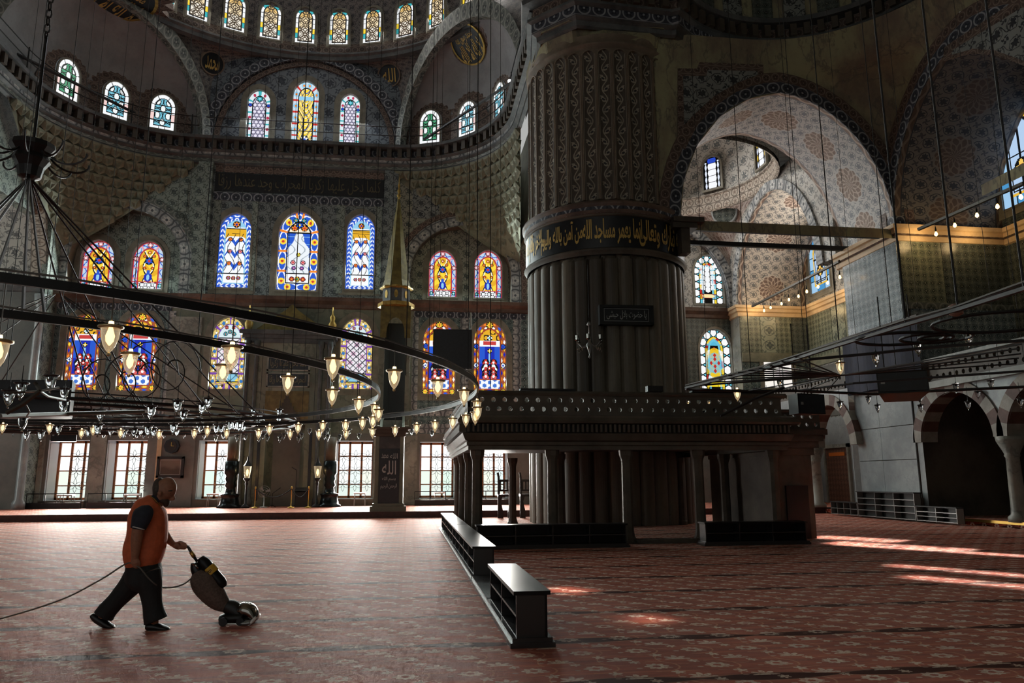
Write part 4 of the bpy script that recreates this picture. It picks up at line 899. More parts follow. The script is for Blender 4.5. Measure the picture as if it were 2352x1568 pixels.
write('lettering', 'الله تبارك وتعالى', 2.4, HB*.84, lambda x, z: on_pier(PR+.085, (Z_BAND0+Z_BAND1)/2-.02)(x+2.55, z), g_, bd, .022)
write('lettering', 'انما يعمر مساجد الله', 2.25, HB*.8, lambda x, z: on_pier(PR+.085, (Z_BAND0+Z_BAND1)/2)(x+.35, z), g_, bd, .022)
write('lettering', 'من آمن بالله واليوم', 1.95, HB*.84, lambda x, z: on_pier(PR+.085, (Z_BAND0+Z_BAND1)/2)(x-1.75, z), g_, bd, .022)
write('lettering', 'الآخر واقام الصلاة', 1.75, HB*.88, lambda x, z: on_pier(PR+.085, (Z_BAND0+Z_BAND1)/2)(x-3.55, z), g_, bd, .026)
b = MB(); b.lathe([(PR+.06, Z_BAND1+.05), (PR+.14, Z_BAND1+.12), (PR+.12, Z_BAND1+.34), (PR+.2, Z_BAND1+.42), (PR+.2, Z_BAND1+.54), (PR+.02, Z_MOULD), (PR-.15, Z_MOULD+.12)], 72, PC, False); b.build('moulding', M['cornice_red'], pier, True)
b = MB(); b.lathe([(PR+.125, Z_BAND1+.10), (PR+.135, Z_BAND1+.36)], 72, PC, False); b.build('leaf_border', M['band_blue'], pier, True)
RU = PR-.08
b = MB(); b.lathe([(RU-.12, Z_MOULD), (RU-.12, Z_FL1+.2)], 96, PC, False); b.build('upper_shaft', M['rib'], pier, True)
NF = 32; da = 2*PI/NF; fw = .84*da
def cyl(a, r, z): return Vector((math.cos(a)*r, math.sin(a)*r, z))
zf0, zf1 = Z_MOULD+.15, Z_FL1
def flute_out(w, ztop, rr):
    P = [(-w/2, zf0), (-w/2, ztop-rr)]+[(-w/2*math.cos(PI*k/10), ztop-rr+rr*math.sin(PI*k/10)) for k in range(1, 10)]+[(w/2, ztop-rr), (w/2, zf0)]; return P
P = flute_out(fw, zf1, fw*RU/2); b = MB()
for k in range(len(P)//2):      # hollow painted strip, three facets deep
    (a0, z0), (a1, z1) = P[k], P[k+1]
    r_ = P[len(P)-1-k]; r2 = P[len(P)-2-k]
    for q0, q1, d0, d1 in ((0, .3, -.03, -.10), (.3, .7, -.10, -.10), (.7, 1, -.10, -.03)):
        A = lambda f, zz, d, L, R_: cyl(L+(R_-L)*f, RU+d, zz)
        b.quad(A(q0, z0, d0, a0, r_[0]), A(q1, z0, d1, a0, r_[0]), A(q1, z1, d1, a1, r2[0]), A(q0, z1, d0, a1, r2[0]),
               [((.5+(x)/fw)*.52, zz) for x, zz in ((a0+(r_[0]-a0)*q0, z0), (a0+(r_[0]-a0)*q1, z0), (a1+(r2[0]-a1)*q1, z1), (a1+(r2[0]-a1)*q0, z1))])
fm = b.mesh('painted_flute', M['flute_paint'], True)
b = MB(); Po = flute_out(fw*1.17, zf1+.05, fw*RU/2+.04)
for k in range(len(P)-1):
    (a0, z0), (a1, z1), (c0, y0), (c1, y1) = P[k], P[k+1], Po[k], Po[k+1]
    b.quad(cyl(a0, RU+.0, z0), cyl(a1, RU+.0, z1), cyl(c1, RU+.0, y1), cyl(c0, RU+.0, y0)); b.quad(cyl(a0, RU-.05, z0), cyl(a1, RU-.05, z1), cyl(a1, RU, z1), cyl(a0, RU, z0)); b.quad(cyl(c0, RU, y0), cyl(c1, RU, y1), cyl(c1, RU-.12, y1), cyl(c0, RU-.12, y0))
rm = b.mesh('flute_rib', M['rib'])
for k in range(NF):
    a = k*da
    if math.cos(a-FACE) > -.35:
        child('painted_flute', fm, pier, PC, (0, 0, a)); child('flute_rib', rm, pier, PC, (0, 0, a))
b = MB(); b.lathe([(RU-.12, zf1+.1), (RU+.02, zf1+.25), (RU+.05, zf1+.3), (RU-.02, zf1+.36), (RU-.02, zf1+.7)], 72, PC, False); b.build('top_collar', M['rib'], pier, True)
# squared impost of the pier under the high cornice
zt = 19.75; x0, x1 = PC.x-3.25, PC.x+3.3
b = MB(); lo = [PC+Vector((math.cos(2*PI*k/16+PI/16)*RU, math.sin(2*PI*k/16+PI/16)*RU, zf1+.5)) for k in range(16)]
def sq(v, h, z): d = v-PC; s = h/max(abs(d.x), abs(d.y)); return Vector((PC.x+d.x*s, PC.y+d.y*s, z))
def oc(v, h, z): d = Vector((v.x-PC.x, v.y-PC.y)); a = math.atan2(d.y, d.x); m_ = min(1/max(abs(math.cos(a)), 1e-6), 1/max(abs(math.sin(a)), 1e-6), 1.22/abs(math.cos(a-PI/4)) if abs(math.cos(a-PI/4)) > .3 else 9, 1.22/abs(math.cos(a+PI/4)) if abs(math.cos(a+PI/4)) > .3 else 9); return Vector((PC.x+math.cos(a)*h*m_, PC.y+math.sin(a)*h*m_, z))
b.loft([lo, [oc(v, 2.75, zf1+1.3) for v in lo], [oc(v, 2.95, zt) for v in lo], [oc(v, 2.95, 32) for v in lo]]); b.build('impost', M['stain'], pier)
cpath = [Vector((20.3, 14, zt)), Vector((20.25, 22.6, zt))]+[p+Vector((0, 0, zt)) for p in arc(14.4, 22.3, 5.9, 3, 132, 20)]+[Vector((10.35, 26.75, zt)), Vector((6.3, 26.55, zt)), Vector((5.0, 27.9, zt)), Vector((5.3, 30, zt))]
b = MB(); b.sweep(cpath, [(-.05, -.25), (.1, -.2), (.12, .0), (.3, .1), (.32, .5), (.5, .58), (.5, .7), (.25, .74), (.25, 1.25), (.7, 1.3), (.74, 1.5), (-.2, 1.52)]); c4 = b.build('trim_4', M['cornice'], label='high cornice that runs over the pier and round the right-hand half dome', kind='structure')
b = MB(); b.sweep([p+Vector((0, 0, .78)) for p in cpath], [(.262, 0), (.262, .45)]); b.build('painted_frieze', M['band_brown'], c4)
b = MB(); b.sweep([p+Vector((0, 0, .12)) for p in cpath], [(.325, 0), (.335, .38)]); b.build('painted_frieze', M['band_blue'], c4)
for p, t in along([p+Vector((0, 0, 1.06)) for p in cpath], .62, .2): 
    if p.x > 6: child('corbel', cm, c4, p+Vector((-t.y, t.x, 0))*.24, (0, 0, math.atan2(t.y, t.x)))
b = MB(); b.sweep([p+Vector((0, 0, 1.4)) for p in cpath[:24]], [(-.5, 0), (-.5, 3.0), (-.2, 7)]); dr = b.build('wall_right_drum', M['stain'], label='dark painted drum above the right-hand cornice', kind='structure')
for k, (p, t) in enumerate(along([p+Vector((0, 0, 1.45)) for p in cpath[1:22]], 1.3, .3)):
    fr_ = Frame((p.x, p.y, 0), (t.x, t.y, 0), (-t.y, t.x, 0)); panel('painted_panel', M['spandrel' if k % 2 else 'tile_dark'], -.45, .45, p.z+.15, p.z+2.6, -.36, .08, dr, fr_)
b = MB(); b.quad((5.75, 26.8, 20.5), (5.75, 36.5, 20.5), (5.75, 36.5, 33), (5.75, 26.8, 33)); b.build('wall_right_upper', M['dark_stone'], label='dark upper wall behind the pier top', kind='structure')
# plaque on the pier
pq = at(1437, 725, Y=_front.y-.15); ax = math.atan2(pq.y-PC.y, pq.x-PC.x); rq = PR+.12; nq = Vector((math.cos(ax), math.sin(ax), 0)); uq = Vector((-nq.y, nq.x, 0))
pc_ = Vector((PC.x+nq.x*rq, PC.y+nq.y*rq, pq.z)); plq = thing('plaque', 'black lettered wall plaque in a dark frame on the great pier', 'plaque', pc_)
Mq = Matrix(((uq.x, -nq.x, 0, pc_.x), (uq.y, -nq.y, 0, pc_.y), (0, 0, 1, pc_.z), (0, 0, 0, 1)))
b = MB(); b.box(-.93, .93, -.06, .2, -.31, .31, Mq); b.build('board', M['black_panel'], plq)
b = MB()
for q in ((-1.0, 1.0, .27, .37), (-1.0, 1.0, -.37, -.27)): b.box(q[0], q[1], -.1, .2, q[2], q[3], Mq)
for q in ((-1.02, -.9), (.9, 1.02)): b.box(q[0], q[1], -.1, .2, -.37, .37, Mq)
b.build('frame', M['black'], plq)
b = MB()
for q in ((-.84, .84, .225, .235), (-.84, .84, -.235, -.225), (-.84, -.83, -.235, .235), (.83, .84, -.235, .235)): b.box(q[0], q[1], -.066, -.05, q[2], q[3], Mq)
b.build('pale_line', M['silver_paint'], plq)
write('lettering', 'يا حضرت بلال حبشى', 1.5, .34, lambda x, z: Mq @ Vector((x, -.068, z)), M['silver_paint'], plq)

# ---------------------------------------------------------------- tribune on posts round the pier
TB = thing('tribune', 'dark stone tribune on slender posts with pierced balustrade in front of the pier', 'tribune', (6, 20, 0))
pb = MB(); pr = [(.2, 0), (.2, .12), (.17, .16), (.145, .3), (.135, 2.1), (.15, 2.18), (.19, 2.28), (.2, 2.42)]
pb.lathe(pr, 8, (0, 0, 0)); pmesh = pb.mesh('post', M['dark_stone'])
TX = (1.75, 3.74, 5.77, 7.78, 9.95); TYs = (22.3, 24.9, 27.5)
for x in TX: child('post', pmesh, TB, (x, 19.7, 0), (0, 0, PI/8))
for y in TYs: child('post', pmesh, TB, (1.75, y, 0), (0, 0, PI/8))
for p in ((3.74, 27.5, 0), (4.6, 23.0, 0), (9.95, 23, 0), (9.95, 27.0, 0)): child('post', pmesh, TB, p, (0, 0, PI/8))
loop = [Vector((10.25, 28, 0)), Vector((1.5, 28, 0)), Vector((1.5, 19.5, 0)), Vector((10.25, 19.5, 0))]
loop = loop[::-1]     # front right -> front left -> back left: left of travel is outwards after the flip below
def tsweep(prof, name, mat, path=None):
    b = MB(); b.sweep([Vector((p.x, p.y, 0)) for p in (path or [Vector((1.55, 28, 0)), Vector((1.55, 19.5, 0)), Vector((10.2, 19.5, 0)), Vector((10.2, 28, 0))])], [(-o, z) for o, z in prof]); return b.build(name, mat, TB)
tsweep([(-.25, 2.42), (.06, 2.42), (.06, 2.52), (.1, 2.54), (.1, 2.62)], 'architrave', M['dark_stone'])
tsweep([(.05, 2.62), (.14, 2.66), (.2, 2.78), (.22, 2.84), (.16, 2.86)], 'bed_moulding', M['dark_stone'])
tsweep([(.12, 2.86), (.12, 3.08)], 'dentil_back', M['black'])
tsweep([(.12, 3.08), (.34, 3.1), (.36, 3.16), (.3, 3.24), (.3, 3.3), (.16, 3.32)], 'ledge', M['dark_stone'])
b = MB(); x = 1.45
while x < 10.3: b.box(x, x+.055, 19.20, 19.40, 2.87, 3.07); x += .125
y = 19.4
while y < 28: b.box(1.25, 1.45, y, y+.055, 2.87, 3.07); y += .125
b.build('dentils', M['dark_stone'], TB)
b = MB(); b.box(1.5, 10.2, 19.5, 28, 2.62, 2.9); b.build('deck', M['wood_dark'], TB)
b = MB(); b.box(1.5, 10.25, 19.42, 19.5, .0, .06); b.box(5.9, 7.7, 19.3, 19.6, 0, .1); b.build('threshold', M['dark_stone'], TB)
def pierced(name, fr_, u0, u1, z0, z1, t=.09, cw=.30, rows=2, parent=TB):
    """stone slab with rows of through-cut hexagonal holes, staggered"""
    b = MB(); n = max(1, round((u1-u0)/cw)); cw = (u1-u0)/n; ch = (z1-z0)/rows
    for r in range(rows):
        for k in range(n+(r % 2)):
            c = u0+cw*(k+.5-(.5 if r % 2 else 0)); lo, hi = max(u0, c-cw/2), min(u1, c+cw/2); zc = z0+ch*(r+.5)
            if hi-lo < cw*.9:
                b.quad(*[fr_.p(u, z, 0) for u, z in ((lo, zc-ch/2), (hi, zc-ch/2), (hi, zc+ch/2), (lo, zc+ch/2))]); continue
            O = [(lo, zc-ch/2), (c, zc-ch/2), (hi, zc-ch/2), (hi, zc), (hi, zc+ch/2), (c, zc+ch/2), (lo, zc+ch/2), (lo, zc)]; rr = min(cw, ch)*.25
            H_ = [(c+rr*math.cos(a), zc+rr*1.1*math.sin(a)) for a in (-3*PI/4, -PI/2, -PI/4, 0, PI/4, PI/2, 3*PI/4, PI)]
            for j in range(8):
                j2 = (j+1) % 8
                for nn in (0, -t): b.quad(fr_.p(*O[j], nn), fr_.p(*O[j2], nn), fr_.p(*H_[j2], nn), fr_.p(*H_[j], nn))
                b.quad(fr_.p(*H_[j], 0), fr_.p(*H_[j2], 0), fr_.p(*H_[j2], -t), fr_.p(*H_[j], -t))
    return b.build(name, M['dark_stone'], parent)
TF = Frame((0, 19.42, 0), (1, 0, 0), (0, -1, 0)); TL = Frame((1.47, 0, 0), (0, -1, 0), (-1, 0, 0))
pierced('balustrade_panel', TF, 1.55, 10.15, 3.36, 3.84); pierced('balustrade_panel', TL, -28, -19.45, 3.36, 3.84)
tsweep([(.02, 3.3), (.1, 3.31), (.1, 3.36), (.0, 3.37)], 'bottom_rail', M['dark_stone']); tsweep([(-.1, 3.83), (.1, 3.84), (.13, 3.9), (.1, 3.96), (-.12, 3.97)], 'top_rail', M['dark_stone'])
# lower stair block at its right end
b = MB(); b.box(10.3, 11.3, 20.1, 25, 0, 2.55); b.build('stair_block', M['dark_stone'], TB)
b = MB(); b.box(10.45, 11.1, 20.02, 20.12, .0, 1.45); 
b.build('stair_niche', M['black'], TB)
b = MB()
for q, z0, z1 in ((.08, 2.3, 2.5), (.2, 2.5, 2.68), (.32, 2.68, 2.86), (.42, 2.86, 3.02)): b.box(10.25, 11.3+q, 20.1-q*.6, 25, z0, z1)
b.build('stair_corbel', M['dark_stone'], TB)
pierced('balustrade_panel', Frame((0, 20.0, 0), (1, 0, 0), (0, -1, 0)), 10.3, 11.6, 3.05, 3.5, .09, .26)
b = MB(); b.box(10.25, 11.7, 19.95, 20.12, 3.5, 3.58); b.box(10.25, 11.7, 19.95, 20.12, 3.02, 3.06); b.build('stair_rail', M['dark_stone'], TB)
# ---------------------------------------------------------------- right-hand aisle: great arch, corner pier, domed bay
XS, YF, ZC, XR, XB, YB = 19.6, 26.9, 11.7, 24.5, 23.6, 41.3
AF = Frame((0, YF, 0), (1, 0, 0), (0, -1, 0)); SF = Frame((XS, 0, 0), (0, -1, 0), (-1, 0, 0))
H1 = (10.4, 19.6, ZC, 17.45, 5.75); H2 = (-YF, -17.5, ZC, 17.45, 5.75)
G1, G2 = grow(H1, .95, 0), grow(H2, .95, 0)
def xr(h, z, side=1):
    """where the outline of an arch stands at height z, right (1) or left (-1) half"""
    m_, w = (h[0]+h[1])/2, (h[1]-h[0])/2; t = min(1., max(0., (z-(h[3]-h[4]))/h[4])); lo, hi = 0., 1.
    for _ in range(24):
        q = (lo+hi)/2
        if arch_h(q) > t: lo = q
        else: hi = q
    return m_+side*w*lo
b = MB(); wall_part(b, AF, 7.5, 15.0, ZC-.4, 19.8, [H1]); wall_part(b, AF, 15.0, 19.55, ZC-.4, 19.2, [grow(H1, .9, 0)]); wf = b.build('wall_right_arch', M['stain'], label='stained plaster wall round the great arch right of the pier', kind='structure')
for h, f, l in ((H1, AF, 'a'), (H2, SF, 'b')):
    b = MB(); archband(b, f, h, .48, -.02, .03, True, .6); b.build('arch_band', M['band_blue'], wf); b = MB(); archband(b, f, grow(h, .48, 0), .42, -.02, .06, True, .45); b.build('arch_border', M['band_brown'], wf)
def pendentive(s, t):
    z = ZC+(19.8-ZC)*t
    r = max(.03, min(5.9, XS-xr(G1, z) if z < G1[3]-.02 else 4.9+(z-G1[3])/(19.8-G1[3])*1.0)); a = PI/2*s
    return Vector((XS-r+r*math.sin(a), YF-r+r*math.cos(a), z))
b = MB(); b.grid(pendentive, 18, 26, lambda s, t: (s*9*t, t*8)); b.build('wall_right_pendentive', M['stain'], smooth=True, label='concave stained plaster corner between the two great right-hand arches', kind='structure')
b = MB(); wall_part(b, SF, -22.2, -8, ZC-.4, 31, [G2]); wall_part(b, SF, -26.85, -22.2, 17.6, 19.8, [G2]); ws = b.build('wall_right', M['stain'], label='right-hand side wall round its great arch', kind='structure')
def polypanel(name, mat, pix, par, d=.04, **k):
    P = [at(x, y, **k) for x, y in pix]; n = Vector((0, -1, 0)) if 'Y' in k else Vector((-1, 0, 0)); b = MB(); F_ = [p+n*d for p in P]; b.poly(F_)
    for i in range(len(P)): j = (i+1) % len(P); b.quad(P[i]-n*.05, P[j]-n*.05, F_[j], F_[i])
    return b.build(name, mat, par)
polypanel('spandrel_border', M['band_brown'], [(1556, 330), (1556, 158), (1600, 159), (1606, 144), (1752, 150), (1753, 186), (1700, 206), (1640, 245), (1600, 290), (1572, 345)], wf, .05, Y=YF)
polypanel('spandrel_panel', M['spandrel'], [(1570, 288), (1568, 177), (1620, 177), (1624, 163), (1737, 166), (1738, 174), (1690, 193), (1640, 222), (1600, 258)], wf, .09, Y=YF)
polypanel('spandrel_border', M['band_brown'], [(2168, 140), (2172, 108), (2352, -10), (2420, -10), (2420, 190), (2352, 150), (2290, 128), (2230, 122)], ws, .05, X=XS)
polypanel('spandrel_panel', M['spandrel'], [(2190, 126), (2194, 115), (2352, 18), (2410, 18), (2410, 170), (2352, 138), (2290, 116), (2240, 112)], ws, .09, X=XS)
def soffit(f, h, n0, n1, mat, name, par, scale=1.):
    P = outline(h, 40)[1:-1]; b = MB(); L = 0; ls = [0]
    for p, q in zip(P, P[1:]): L += math.dist(p, q); ls.append(L)
    for i in range(len(P)-1):
        for k in range(3):
            a, c = n0+(n1-n0)*k/3, n0+(n1-n0)*(k+1)/3; ua, uc = abs(a-n0)/abs(n1-n0)*scale, abs(c-n0)/abs(n1-n0)*scale
            b.quad(f.p(*P[i], a), f.p(*P[i+1], a), f.p(*P[i+1], c), f.p(*P[i], c), ((ua, ls[i]), (ua, ls[i+1]), (uc, ls[i+1]), (uc, ls[i])))
    return b.build(name, mat, par, True)
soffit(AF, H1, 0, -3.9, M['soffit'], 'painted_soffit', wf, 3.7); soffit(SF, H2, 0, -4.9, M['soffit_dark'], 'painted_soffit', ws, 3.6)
# corner pier and its facings
b = MB(); b.box(XS, XR+.5, YF, 30.8, 0, 11.3); cp = b.build('wall_corner_pier', M['dark_stone'], label='corner pier faced with marble below and glazed tile above', kind='structure')
FA = Frame((XS, 0, 0), (0, -1, 0), (-1, 0, 0)); FB = AF
panel('tile_facing', M['tile_grey'], -30.75, -YF-.02, 7.9, 11.2, .05, .05, cp, FA)
for z0, z1 in ((.9, 2.35), (2.38, 3.7), (3.73, 5.6)):
    for a, c in ((-30.75, -29.1), (-29.07, -YF-.05)): panel('marble_slab', M['marble_pale'], a, c, z0, z1, .05+.01*((a > -30)+0), .05, cp, FA)
panel('plinth', M['dark_stone'], -30.8, -YF+.05, 0, .88, .12, .12, cp, FA)
panel('tile_facing', M['tile_green'], XS+.05, 21.5, 8.6, 11.2, .05, .05, cp, FB); panel('tile_facing', M['tile_dark'], 21.52, XR, 8.6, 11.2, .05, .05, cp, FB); panel('tile_facing', M['tile_grey'], XS+.3, XR, 5.0, 8.55, .05, .05, cp, FB)  # one facing in two tones: lamplit end painted lighter, shaded rest darker
panel('tile_border', M['band_green'], XS+.05, XR, 8.35, 8.62, .07, .05, cp, FB)
b = MB(); b.sweep([(XR, 8, 11.2), (XR, YF, 11.2), (XS, YF, 11.2), (XS, 31.2, 11.2)], [(0, -.05), (.08, .0), (.1, .2), (.2, .26), (.22, .42), (.32, .46), (.34, .62), (0, .66)]); t5 = b.build('trim_5', M['cornice_cream'], label='cream cornice round the corner pier, lit by warm bulbs', kind='structure')
b = MB(); b.sweep([(XR, 8, 11.36), (XR, YF, 11.36), (XS, YF, 11.36), (XS, 31.2, 11.36)], [(.115, .04), (.205, .1)]); b.build('leaf_border', M['band_brown'], t5)
b = MB(); b.quad((XR, -30, -.1), (XR, YF, -.1), (XR, YF, 31), (XR, -30, 31)); wo = b.build('wall_right_gallery', M['tile_dark'], label='dark tiled outer wall above the right-hand gallery', kind='structure')
GF = Frame((XR, 0, 0), (0, -1, 0), (-1, 0, 0))
pw = at(2310, 505, X=XR-.1); stained_window(Frame((XR-.12, 0, 0), (0, -1, 0), (-1, 0, 0)), (-pw.y, -pw.y+2.2, 12.6, 16.9, 1.3), 'blue', 'pale blue window with yellow lines at the right edge', -.05, 40)
# domed bay behind the great arch
RB = [px_hole(1613, 1686, 755, 905, YQ), px_hole(1598, 1665, 585, 697, YQ)]
zone('tile_revetment', M['tile_dark'], 7.2, 20, 4.2, 11.35, RB[:1]); zone('painted_wall', M['bay'], 7.2, 20, 11.35, 20.2, RB[1:])
b = MB(); b.box(19.3, XR+3, YB, YQ-.02, -.1, 11.3); wj = b.build('wall_aisle_respond', M['marble'], label='tiled respond at the far end of the aisle bay', kind='structure')
JF = Frame((0, YB, 0), (1, 0, 0), (0, -1, 0))
for u0, u1, mt in ((19.35, 20.6, 'tile_green'), (20.62, 21.6, 'tile_lozenge'), (21.62, 22.6, 'tile_green'), (22.62, XB, 'tile_dark')): panel('tile_facing', M[mt], u0, u1, 9.0, 11.2, .04, .04, wj, JF)
panel('tile_facing', M['tile_teal'], 19.35, XB, 5., 8.4, .04, .04, wj, JF); panel('fluted_band', M['muq'], 19.35, XB, 8.42, 8.98, .1, .1, wj, JF)
b = MB(); b.quad((XB, 30.8, -.1), (XB, YB, -.1), (XB, YB, 19), (XB, 30.8, 19)); wk = b.build('wall_aisle_right', M['bay'], label='outer wall of the aisle bay', kind='structure')
KF = Frame((XB, 0, 0), (0, -1, 0), (-1, 0, 0)); y = -YB+.05
for i, mt in enumerate(('tile_green', 'tile_green', 'tile_lozenge', 'tile_green', 'tile_dark', 'tile_green', 'tile_lozenge')): panel('tile_facing', M[mt], y, y+1.3, 8.6, 11.2, .04, .04, wk, KF); y += 1.34
panel('marble_slab', M['marble_pale'], -YB, -31, .3, 5., .04, .04, wk, KF); panel('fluted_band', M['muq'], -YB, -31, 8.1, 8.58, .1, .1, wk, KF); panel('tile_facing', M['marble_pink'], -YB, -31, 5.1, 8.0, .04, .04, wk, KF)
b = MB(); b.sweep([(XB, 30.8, 11.2), (XB, YB, 11.2), (19.3, YB, 11.2), (19.3, YQ, 11.2)], [(0, -.05), (.08, .0), (.1, .2), (.2, .26), (.22, .42), (.3, .46), (.32, .62), (0, .66)]); b.build('trim_6', M['cornice_cream'], label='cream cornice inside the aisle bay, lit by warm bulbs', kind='structure')
RF = Frame((19.3, 0, 0), (0, -1, 0), (-1, 0, 0)); H3 = (-YB, -32.3, ZC, 17.2, 5.5)
b = MB(); wall_part(b, RF, -YB-.9, -30.8, ZC, 18.0, [H3]); wr = b.build('wall_aisle_arch', M['bay'], label='painted wall round the arch on the right of the aisle bay', kind='structure')
b = MB(); archband(b, RF, H3, .55, -.02, .1, True, .5); b.build('arch_band', M['band_grey'], wr)
soffit(RF, H3, 0, -4.3, M['soffit_cream'], 'painted_soffit', wr, 3.6)
H4 = (10.2, 19.1, 11.9, 17.2, 4.6); b = MB(); archband(b, QF, H4, .5, 0, .5, True, .5); b.build('arch_band', M['band_grey'], wq)
def pend2(s, t):
    z = ZC+(17.75-ZC)*t; r = max(.05, 19.3-xr(grow(H4, .5, 0), z)) if z < 17.5 else 5.2; r = min(r, 5.2); a = PI/2*s
    return Vector((19.3-r+r*math.sin(a), YQ-.2-r+r*math.cos(a), z))
b = MB(); b.grid(pend2, 14, 20, lambda s, t: (s*8*t, t*6)); b.build('wall_aisle_pendentive', M['bay_red'], smooth=True, label='red and cream painted pendentive of the aisle bay', kind='structure')
DB = Vector((13.9, 36.9, 17.7)); rb = 5.55
b = MB(); b.lathe([(5.4, 18.3), (7.9, 18.3)], 40, (13.9, 36.9, 0), False); b.build('ceiling_aisle', M['bay'], label='flat corners of the aisle vault', kind='structure')
b = MB(); b.grid(lambda s, t: DB+Vector((rb*math.cos(2*PI*s)*math.cos(t*t*1.5), rb*math.sin(2*PI*s)*math.cos(t*t*1.5), 6.2*math.sin(t*1.5))), 40, 12, lambda s, t: (s*34, t*8)); bd2 = b.build('ceiling_aisle_dome', M['bay'], smooth=True, label='small painted dome over the aisle bay', kind='structure')
b = MB(); b.sweep([p+Vector((0, 0, 17.6)) for p in arc(DB.x, DB.y, rb-.02, 0, 360, 48)], [(0, -.1), (.15, 0), (.15, .8), (.25, .85), (.25, .95), (0, 1.0)]); b.build('ring_moulding', M['band_cream'], bd2)
for x, y in ((1600, 402), (1692, 372), (1775, 338)):
    p = at(x, y, Z=19.0); a = math.atan2(p.y-DB.y, p.x-DB.x); q = DB+Vector((math.cos(a), math.sin(a), 0))*(rb-.28)
    WN[0] += 1; fr_ = Frame((q.x, q.y, 0), (math.sin(a), -math.cos(a), 0), (-math.cos(a), -math.sin(a), 0)); h = (-.55, .55, 18.85, 20.9, .6)
    b = MB(); reveal(b, fr_, h, 0, -.2); archband(b, fr_, h, .12, -.1, .04); o = b.build('window_%d' % WN[0], M['frame_stone']); tag(o, 'small clear leaded window of the aisle dome, %s' % ('half hidden by the pier' if x < 1650 else 'in the middle' if x < 1750 else 'rightmost'), None, None, 'structure')
    b = MB(); b.poly([fr_.p(*q_, -.1) for q_ in outline(h, 12)]); b.build('lead_backing', M['outlet'], o)
    for i in range(3):
        for k in range(5):
            u0, u1 = (-.55+.06, -.3, .3, .55-.06)[i], (-.3, .3, .55-.06)[i]; z0, z1 = 18.9+.40*k, 18.9+.40*(k+1)-.03
            z1 = min(z1, top_of(h, u0+.02), top_of(h, u1-.02))
            if z1-z0 < .08: continue
            c = (226, 190, 70) if (i != 1 and k in (1, 3) and x == 1692) else (40, 70, 180) if (i == 1 and k == 4) else (214, 222, 238) if i != 1 else (236, 238, 242)
            b = MB(); m_ = (z0+z1)/2; b.poly([fr_.p(u0+.025, m_, -.06), fr_.p(u0+.07, z0, -.06), fr_.p(u1-.07, z0, -.06), fr_.p(u1-.025, m_, -.06), fr_.p(u1-.07, z1, -.06), fr_.p(u0+.07, z1, -.06)]); b.build('pane', pane_mat(c), o)
